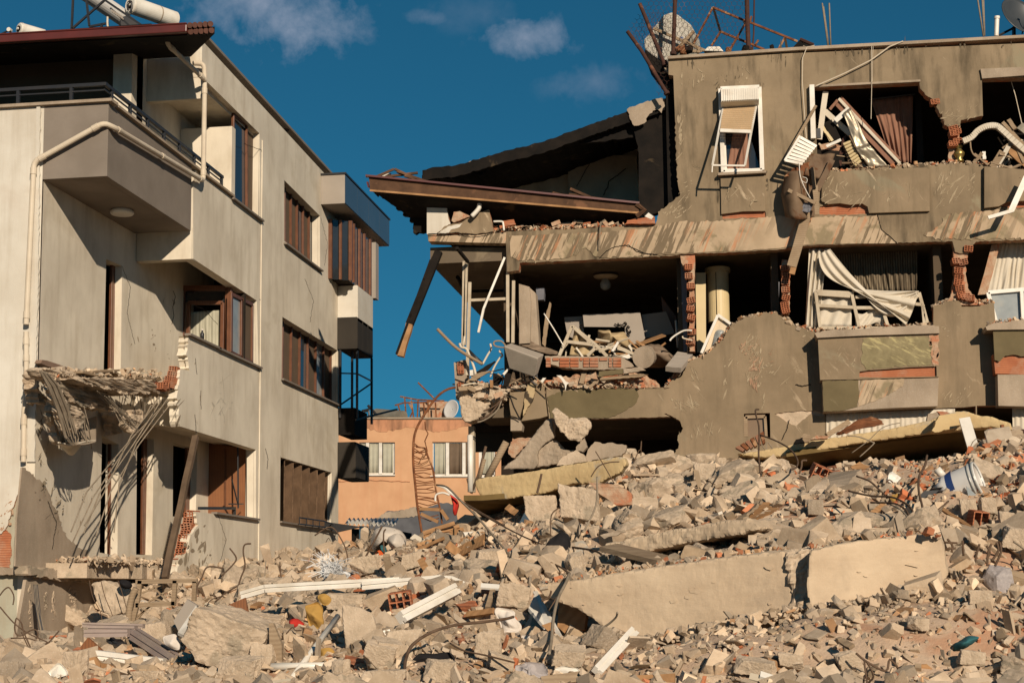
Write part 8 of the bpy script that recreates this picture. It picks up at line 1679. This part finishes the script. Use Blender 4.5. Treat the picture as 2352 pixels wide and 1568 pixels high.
T = [o for o in bpy.data.objects if o.get('label') == 'dark grey satellite dish at the right end of the flat roof'][0]
MB().tube([onY(C(2300,160)[0], YR + 1.0), onY(C(2200,212)[0], YR + .8)], .025,6).tube([onY(C(2290,160)[0], YR + 1.1), onY(C(2290,215)[0], YR + 1.1)], .03,6).build('stay', m_metal, T)
# ================================================================== OBJECTS ON THE LEFT BUILDING
def tank(label, F, x, y, Y, r, axis, ln, foot=True):
    c = onY(F(x, y)[0], Y); ax = Vector(axis).normalized(); T = thing('water_tank', label, 'water tank', tuple(c - Vector((0,0, r))))
    MB().lathe([(0,-.03),(r * .82,-.03),(r * .95,-.015),(r, .03),(r, ln),(r * .9, ln + .02),(0, ln + .02)], c, 32, ax).build('cylinder', m_tank, T, smooth=False)
    MB().lathe([(r * 1.0,.0),(r * 1.03,.0),(r * 1.03,.05),(r * 1.0,.05)], c, 32, ax).build('rim', m_metal if 0 else m_tank, T)
    f = c - ax * .035; k = ax.orthogonal().normalized()
    MB().lathe([(r * .26,-.02),(r * .46,-.02),(r * .46,.01),(r * .26,.01),(r * .26,-.02)], f, 24, ax).build('gasket_ring', m_black, T)
    MB().lathe([(0,-.04),(r * .2,-.04),(r * .22,.01),(0,.01)], f, 18, ax).build('flange', m_tank, T)
    return T, c, ax
axl = (.55,.83,-.03)
t1, c, ax = tank('small white water tank with a black ring at the far left roof edge', Z1,118,172,33.0,.15,(.55,.83,.0),.6)
MB().tube(smoothpath([onY(p, 32.9) for p in Z1(-20,215,30,190,60,178)]),.02,6).build('pipe', m_metal, t1); MB().lathe([(0,0),(.05,0),(.05,.1),(0,.1)], onY(Z1(62,182)[0], 32.9),10,(0,-1,0)).build('valve', m_tank, t1)
t2, c, ax = tank('middle white water tank with a black ring on the left roof', Z1,770,30,33.0,.205,(.50,.86,.0),1.25)
MB().tube(smoothpath([onY(p, 32.8) for p in Z1(750,60,752,30,770,15,775,50,760,75)]),.02,6).build('pipe', m_metal, t2)
MB().tube([c + ax * .75, c + ax * .78], .209,32).build('strap', m_oldcon, t2)
T = thing('solar_tank', 'grey underside of a long solar water tank high on its black stand, left roof', 'water tank', tuple(onY(Z1(640,180)[0], 32.6)))
p0, p1 = onY(Z1(480,-60)[0], 32.2), onY(Z1(730,110)[0], 33.4)
MB().tube([p0, p1], .2,24).build('cylinder', m_dish, T); MB().tube([p1, p1 + (p1 - p0).normalized() * .05], .15,24).build('end_cap', m_metal, T)
st = MB()
for s in ((430,-20,420,200),(425,170,640,-20),(420,165,460,198),(508,0,525,155),(525,158,620,140),(590,190,600,140),(585,-20,870,175),(650,50,790,180),(630,130,640,185)): st.bar(*[onY(p, 31.9) for p in Z1(*s)], .045,.04,(0,-1,0))
st.build('stand', m_metal, T)
st = MB()
for i in range(8): st.bar(*[onY(p, 31.8) for p in Z1(655 + i * 9,55 + i * 6,662 + i * 9,75 + i * 6)], .02,.02,(0,-1,0))
st.build('rung', m_lightclad, T); MB().tube(smoothpath([onY(p, 31.8) for p in Z1(632,100,632,150,645,185)]),.022,6).build('valve_pipe', m_pipe, T)
MB().lathe([(0,0),(.20,0),(.215,.03),(.20,.06),(0,.06)], onY(Z1(755,150)[0], 32.6),24,(.6,-.7,.1)).build('dark_disc', m_metal, T)
# pigeon on the roof line
bd_ = onX(Z1(1683,762)[0], X2 - .05)
T = thing('pigeon', 'small brown pigeon perched on the sloping roof line of the cream building', 'bird', tuple(bd_ - Vector((0,0,.10))))
P = [(-.02,-.05,-.11,.008),(-.01,-.03,-.05,.035),(0,0,0,.055),(0,.02,.05,.045),(0,.03,.09,.028),(0,.02,.13,.026),(0,-.0,.145,.012),(0,-.03,.14,.004)]
MB().tube([bd_ + Vector((a, b, c)) for a, b, c, r in P], [r for a, b, c, r in P], 10).build('body', m_bird, T, smooth=True)
MB().tube([bd_ + Vector((.01,.0,-.04)), bd_ + Vector((.01,.0,-.11))], .005,4).tube([bd_ + Vector((-.02,.01,-.04)), bd_ + Vector((-.02,.01,-.11))], .005,4).build('legs', m_bird, T)
T = thing('small_bottle', 'small dark bottle standing on the sill of the brown corner window', 'bottle', tuple(onX(Z2(1188,492)[0], X2 - .05)))
bt = onX(Z2(1188,492)[0], X2 - .05); MB().lathe([(0,0),(.035,0),(.035,.11),(.015,.14),(.015,.17),(0,.17)], bt, 14).build('body', m_metal, T, smooth=True); MB().lathe([(0,.165),(.02,.165),(.02,.19),(0,.19)], bt, 12).build('cap', m_cloth_white, T)

# dense loose junk filling the middle room edge and the broken balcony corner
jr = random.Random(91)
def inpoly(x, y, P):
    c = False; j = len(P) - 1
    for i in range(len(P)):
        if (P[i][1] > y) != (P[j][1] > y) and x < (P[j][0] - P[i][0]) * (y - P[i][1]) / (P[j][1] - P[i][1]) + P[i][0]: c = not c
        j = i
    return c
def junk(P, n, Y0, Y1, name, label, cat, group, mats, L0, L1, W, flat=False):
    xs = [p[0] for p in P]; ys = [p[1] for p in P]; k = 0
    while k < n:
        x, y = jr.uniform(min(xs), max(xs)), jr.uniform(min(ys), max(ys))
        if not inpoly(x, y, P): continue
        k += 1; c = onY((x, y), jr.uniform(Y0, Y1)); a = jr.gauss(0,28) + (180 if jr.random() < .5 else 0) if jr.random() < .7 else jr.uniform(0,180); l = jr.uniform(L0, L1); d = Vector((math.cos(R(a)), jr.uniform(-.5,.5), math.sin(R(a)))) * l / 2
        w = jr.uniform(.5,1.2) * W
        tag(MB().bar(c - d, c + d, w * (3 if flat else 1),.02 if flat else w * .6,(0,-1, jr.uniform(0,1)), segs=2, wob=.006).build(name, mats[jr.randrange(len(mats))]), label, cat, group)
junk(H_(30,1150,300,1150,700,1080,1100,1120,1500,1200,1450,1300,900,1290,100,1270),34,YR + .3,YR + 1.2, 'splintered_lath', 'dusty splintered lath jumbled in the rubble of the middle room', 'wood', 'laths in the middle room rubble', (m_dustwhite, m_greywood, m_rawwood, m_curt_white),.15,.55,.045)
junk(Q(250,560,420,440,700,400,1000,440,1240,500,1240,640,1000,640,820,660,700,700,300,640),40,YR - .3,YR + .6, 'balcony_stick', 'thin stick or strip jumbled in the rubble of the broken balcony corner', 'debris', 'sticks in the balcony corner rubble', (m_dustwhite, m_greywood, m_metal, m_rustsheet, m_black),.12,.5,.026)
junk(Q(1240,560,1500,480,2352,470,2500,560,2500,610,1300,620),40,YR - .15,YR + .5, 'floor_edge_shard', 'flat brick or screed shard sticking out of the torn middle floor edge', 'debris', 'shards along the torn middle floor edge', (m_rim, m_brick, m_greywood, m_dustwhite, m_con),.08,.32,.03, True)
junk(Q(230,640,420,560,700,600,800,640,760,720,560,800,400,740,260,720),22,YR - .35,YR + .1, 'floor_edge_shard', 'flat shard in the drooping balcony corner', 'debris', 'shards in the drooping balcony corner', (m_rim, m_con, m_greywood),.08,.3,.03, True)
junk(C(1150,840,1290,780,1420,850,1560,960,1450,990,1200,995),18,YR - .05,YR + .5, 'splintered_lath', 'short lath in the tangle of the torn top floor opening', 'wood', 'laths in the top floor tangle', (m_dustwhite, m_greywood, m_rustsheet, m_black),.12,.45,.035)
junk(C(2160,980,2200,860,2300,740,2400,760,2400,1000),20,YR - .05,YR + .5, 'splintered_lath', 'short lath in the clump of the right top opening', 'wood', 'laths in the right top opening', (m_dustwhite, m_greywood, m_black),.15,.5,.035)
junk(A(950,480,1300,470,1800,460,2020,440,2020,480,1400,505,960,515),26,YR + .05,YR + .6, 'attic_floor_shard', 'flat brick shard along the torn attic floor edge', 'debris', 'shards along the attic floor edge', (m_rim, m_brick, m_greywood),.08,.3,.03, True)
g_ = np.random.default_rng(60); P = []
for k in range(2600):
    x, y = g_.uniform(Q(560,0)[0][0], Q(2400,0)[0][0]),0; Y = YR + .1 + 2.2 * g_.random() ** 1.3; c = onY((x, 900), Y); P.append((c.x, Y, 5.34 + .42 * max(0,1 - abs(Y - YR - 1.0) / 1.1) * (.6 + .5 * noise.noise(Vector((c.x * 1.3, Y, 0)))) + g_.uniform(0,.05)))
tag(scatter('room_rubble', np.array(P), g_.gamma(2.0,.018, len(P)) + .015,1, '', 61, redboost=[rnd.random() < .35 for _ in P]), kind='stuff', label='heaped rubble covering the floor of the middle room')
# ================================================================== LOOSE RUBBLE
# ---- picture cells covered by the placed objects: loose pieces must not bury them
HC = 8; HN = np.zeros((230,320), np.float32)
SKIP = ('rebar', 'rubble_mound', 'ground', 'sun', 'camera', 'bent_rod', 'hanging_rebar', 'rod_bundle', 'bent_stirrup', 'stirrups', 'main_bar', 'edge_crumbs', 'balcony_rubble')
bpy.context.view_layer.update()
for ob in list(bpy.data.objects):
    if ob.type != 'MESH' or ob.name.split('.')[0] in SKIP: continue
    rt = ob
    while rt.parent: rt = rt.parent
    if rt in (LB, RB, OH, SHD): continue
    mw = np.array(ob.matrix_world); n_ = len(ob.data.vertices); co = np.empty(n_ * 3); ob.data.vertices.foreach_get('co', co); co = co.reshape(-1,3) @ mw[:3, :3].T + mw[:3,3]
    if co[:, 1].min() > 27 or co[:, 1].min() < 5: continue
    d = co - np.array(CO); z = d @ np.array(FW); X = PX + PF * (d @ np.array(RT)) / z; Y = PY - PF * (d @ np.array(UP)) / z
    P = []
    for pl in ob.data.polygons:
        vi = list(pl.vertices); a = vi[0]
        for k in range(1, len(vi) - 1):
            b, c = vi[k], vi[k + 1]; m = int(max(abs(X[a] - X[b]), abs(X[a] - X[c]), abs(Y[a] - Y[b]), abs(Y[a] - Y[c])) / HC) + 1
            m = min(m, 30)
            for i in range(m + 1):
                for j in range(m + 1 - i): u, w = i / m, j / m; P.append((X[a] + (X[b] - X[a]) * u + (X[c] - X[a]) * w, Y[a] + (Y[b] - Y[a]) * u + (Y[c] - Y[a]) * w, co[a, 1]))
        if len(P) > 60000: break
    P = np.array(P); y0, y1 = P[:, 1].min(), P[:, 1].max(); P = P[P[:, 1] < y1 - (y1 - y0) * .12]
    for px, py, yy in P:
        i, j = int((py + 60) / HC), int((px + 100) / HC)
        if 0 <= i < 230 and 0 <= j < 320: HN[i, j] = max(HN[i, j], yy)
def hides(x, y, px, py, r):
    k = int(r * 3600 / y / HC); i, j = int((py + 60) / HC), int((px + 100) / HC)
    w = HN[max(0, i - k):i + k + 1, max(0, j - k):j + k + 1]
    return w.size > 0 and bool((w > y - r * .5).any())
def smooth_zone(x, y, px, py, g):   # the dusty slope below the big beam carries fewer big pieces
    return not (1330 < px < 2300 and 1385 < py < 1530 and g.uniform() < .93)
def keep(x, y, px, py, g):
    return (not hides(x, y, px, py, .05)) and smooth_zone(x, y, px, py, g)
def redz(P): return [bool((proj(p)[0] > 2050 and proj(p)[1] < 1160) or rnd.random() < .04) for p in P]
Pg = field(48000,1, near_bias=1.35); sg = np.clip(np.random.default_rng(2).gamma(2.0,.009, len(Pg)) + .010,0,.06); Pg[:, 2] += sg * .2
tag(scatter('gravel', Pg, sg, 1, '', 3, redboost=redz(Pg)), kind='stuff', label='fine gravel and grit of concrete and brick covering the heap', cat=None)
Ps = field(20000,4, near_bias=1.15, cond=lambda *a: (not hides(*a[:4], .02) or a[4].uniform() < .25) and smooth_zone(*a)); ss = np.clip(np.random.default_rng(5).gamma(2.2,.016, len(Ps)) + .022,0,.10); Ps[:, 2] += ss * .3
tag(scatter('small_rubble', Ps, ss, 1, '', 6, redboost=redz(Ps)), kind='stuff', label='small broken concrete and brick bits strewn over the heap')
Pm = field(4300,7, near_bias=1.05, cond=lambda *a: not hides(*a[:4], .09) and smooth_zone(*a)); sm = np.clip(np.random.default_rng(8).gamma(1.9,.030, len(Pm)) + .045,0,.145 + .006 * (Pm[:, 1] - 10)); Pm[:, 2] += sm * .35
tag(scatter('broken_rubble', Pm, sm, 3, '', 9, nored=True), kind='stuff', label='fist to head sized lumps of broken concrete covering the heap')
# debris crumbs lying on the broken floor edges of the right building
def edge_crumbs(F, pts, Y0, Y1, n, seed, s=.035, dz=.0):
    g = np.random.default_rng(seed); q = F(*pts); P = []
    seg = [math.hypot(q[i + 1][0] - q[i][0], q[i + 1][1] - q[i][1]) for i in range(len(q) - 1)]; tot = sum(seg)
    for k in range(n):
        t = g.uniform(0, tot); i = 0
        while i < len(seg) - 1 and t > seg[i]: t -= seg[i]; i += 1
        f = min(1, t / seg[i]); x = q[i][0] + (q[i + 1][0] - q[i][0]) * f; y = q[i][1] + (q[i + 1][1] - q[i][1]) * f
        p0 = onY((x, y), Y0); P.append((p0.x, g.uniform(Y0, Y1), p0.z + g.uniform(-.02,.05) + dz))
    return P
cr_ = edge_crumbs(A, (940,512,1100,510,1400,505,1700,492,2020,478), YR + .05,YR + .9,1500,21) + edge_crumbs(C, (1180,1008,1500,985,1900,955,2100,962,2400,1005), YR - .02,YR + .5,1500,22, dz=-.01)
cr_ += edge_crumbs(Q, (250,640,420,560,600,640,820,610,1000,560,1240,570,1500,590,1900,600,2352,600), YR - .1,YR + 1.2,3200,23, dz=.02)
cr_ += edge_crumbs(E_, (0,1120,60,1050,150,960,300,890,420,740,520,668,740,630,860,728,980,748,1200,735,1500,722,1790,712), YR, YR + .35,1500,24)
cr_ += edge_crumbs(E_, (1760,590,1890,545,2000,560,2155,565), YR, YR + .3,300,25) + edge_crumbs(E_, (2120,715,2200,690,2400,676), YR - .3,YR + .2,200,26)
cr_ += edge_crumbs(D, (1250,1345,1330,1334,1500,1305,1700,1278,1800,1268),13.7,14.4,500,91) + edge_crumbs(D, (1865,1262,1980,1241,2120,1228,2160,1228),13.1,13.8,220,92)
c2_ = np.array(edge_crumbs(D, (1400,1472,1460,1484,1560,1464,1700,1436,1830,1408,1970,1396,2160,1356),12.8,13.1,900,93)); tag(scatter('beam_foot_grit', c2_, np.random.default_rng(94).gamma(1.8,.012, len(c2_)) + .012,1, '', 95, nored=True), kind='stuff', label='grit and crumbs piled along the foot of the fallen beam')
cr_ = np.array(cr_); tag(scatter('edge_crumbs', cr_, np.random.default_rng(27).gamma(1.6,.008, len(cr_)) + .010,1, '', 28, redboost=[rnd.random() < .6 for _ in cr_]), kind='stuff', label='brick and plaster crumbs lying along the torn floor edges of the right block')
gc = random.Random(77); Pc = field(285,31, near_bias=1.3, cond=lambda *a: not hides(*a[:4], .16) and smooth_zone(*a))
zones = (('left', lambda x: x < 780),('middle', lambda x: x < 1560),('right', lambda x: x < 9999))
for i, p in enumerate(Pc):
    px, py, zc_ = proj(p); s = gc.uniform(.07,.19) if p[1] < 15 else gc.uniform(.11,.27); me_ = CH[gc.randrange(len(CH))]; fl = me_ in CH[9:]
    zn = next(n for n, f in zones if f(px)); rw = 'near the camera' if py > 1440 else ('halfway up' if py > 1200 else 'near the top')
    put(me_, 'concrete_slab_piece' if fl else 'concrete_chunk', (p[0], p[1], p[2] + s * .25),(s * gc.uniform(.9,1.5), s * gc.uniform(.8,1.2), s * gc.uniform(.7,1.0)),(gc.uniform(-.6,.6), gc.uniform(-.6,.6), gc.uniform(0,6.3)),
        f'{"flat slab-like" if fl else "rough blocky"} grey-beige concrete piece loose in the {zn} of the heap, {rw}', 'concrete', f'{"flat" if fl else "blocky"} concrete pieces in the {zn} of the heap {rw}')

# loose bars, laths and tile pieces strewn over the heap
hr = random.Random(55)
def zone(px, py): return ('left' if px < 780 else 'middle' if px < 1560 else 'right'),('near the camera' if py > 1440 else 'halfway up' if py > 1200 else 'near the top')
for p in field(46,71, near_bias=1.0, cond=lambda *a: not hides(*a[:4], .05)):
    px, py, _z = proj(p); zn, rw = zone(px, py); l = hr.uniform(.25,.9); a = hr.uniform(0,6.28); q = []
    for k in range(5): t = k / 4 - .5; q.append(Vector((p[0] + math.cos(a) * l * t + hr.uniform(-.05,.05), p[1] + math.sin(a) * l * t * .6, p[2] + .04 + hr.uniform(0,.16) + .35 * l * (t + .5) * (hr.random() < .4))))
    tag(MB().tube(smoothpath(q, 4), hr.choice((.006,.007,.009)),5).build('loose_rebar', m_rebar if hr.random() < .6 else m_dustbar, smooth=True), f'short bent rebar end lying loose in the {zn} of the heap, {rw}', 'rebar', f'loose rebar ends in the {zn} of the heap {rw}')
for p in field(64,72, near_bias=1.0, cond=lambda *a: not hides(*a[:4], .08)):
    px, py, _z = proj(p); zn, rw = zone(px, py); l = hr.uniform(.15,.6); a = hr.uniform(0,6.28); d = Vector((math.cos(a), math.sin(a) * .7, hr.uniform(-.25,.35))) * l / 2; c = Vector(p) + Vector((0,0,.07)); w = hr.uniform(.03,.09)
    tag(MB().bar(c - d, c + d, w, hr.uniform(.012,.03),(hr.uniform(-.5,.5),-1, hr.uniform(.2,1.5)), segs=2, wob=.004).build('wood_scrap', hr.choice((m_greywood, m_rawwood, m_greywood, m_dustwhite, m_white))), f'splintered lath or trim piece lying in the {zn} of the heap, {rw}', 'wood', f'lath pieces in the {zn} of the heap {rw}')
for p in field(80,73, near_bias=1.0, cond=lambda *a: not hides(*a[:4], .08)):
    px, py, _z = proj(p); zn, rw = zone(px, py); s = hr.uniform(.06,.2) ; rm3 = Matrix.Rotation(hr.uniform(0,6.3),3, 'Z') @ Matrix.Rotation(hr.uniform(-.7,.9),3, 'X') @ Matrix.Rotation(hr.uniform(-.5,.5),3, 'Y'); n = hr.choice((4,5,6)); c = Vector(p) + Vector((0,0, s * .35 + .02))
    o = [c + rm3 @ Vector((math.cos(k * 6.283 / n + hr.uniform(-.3,.3)) * s * hr.uniform(.7,1.2), math.sin(k * 6.283 / n) * s * hr.uniform(.6,1.0),0)) for k in range(n)]
    tag(MB().prism(o, rm3 @ Vector((0,0,-hr.uniform(.015,.05))), ms=0).build('tile_shard', hr.choice((m_con, m_oldcon, m_brick, m_rawwood, m_lightclad, m_con, m_rim))), f'flat broken tile or screed shard in the {zn} of the heap, {rw}', 'tile', f'flat shards in the {zn} of the heap {rw}')
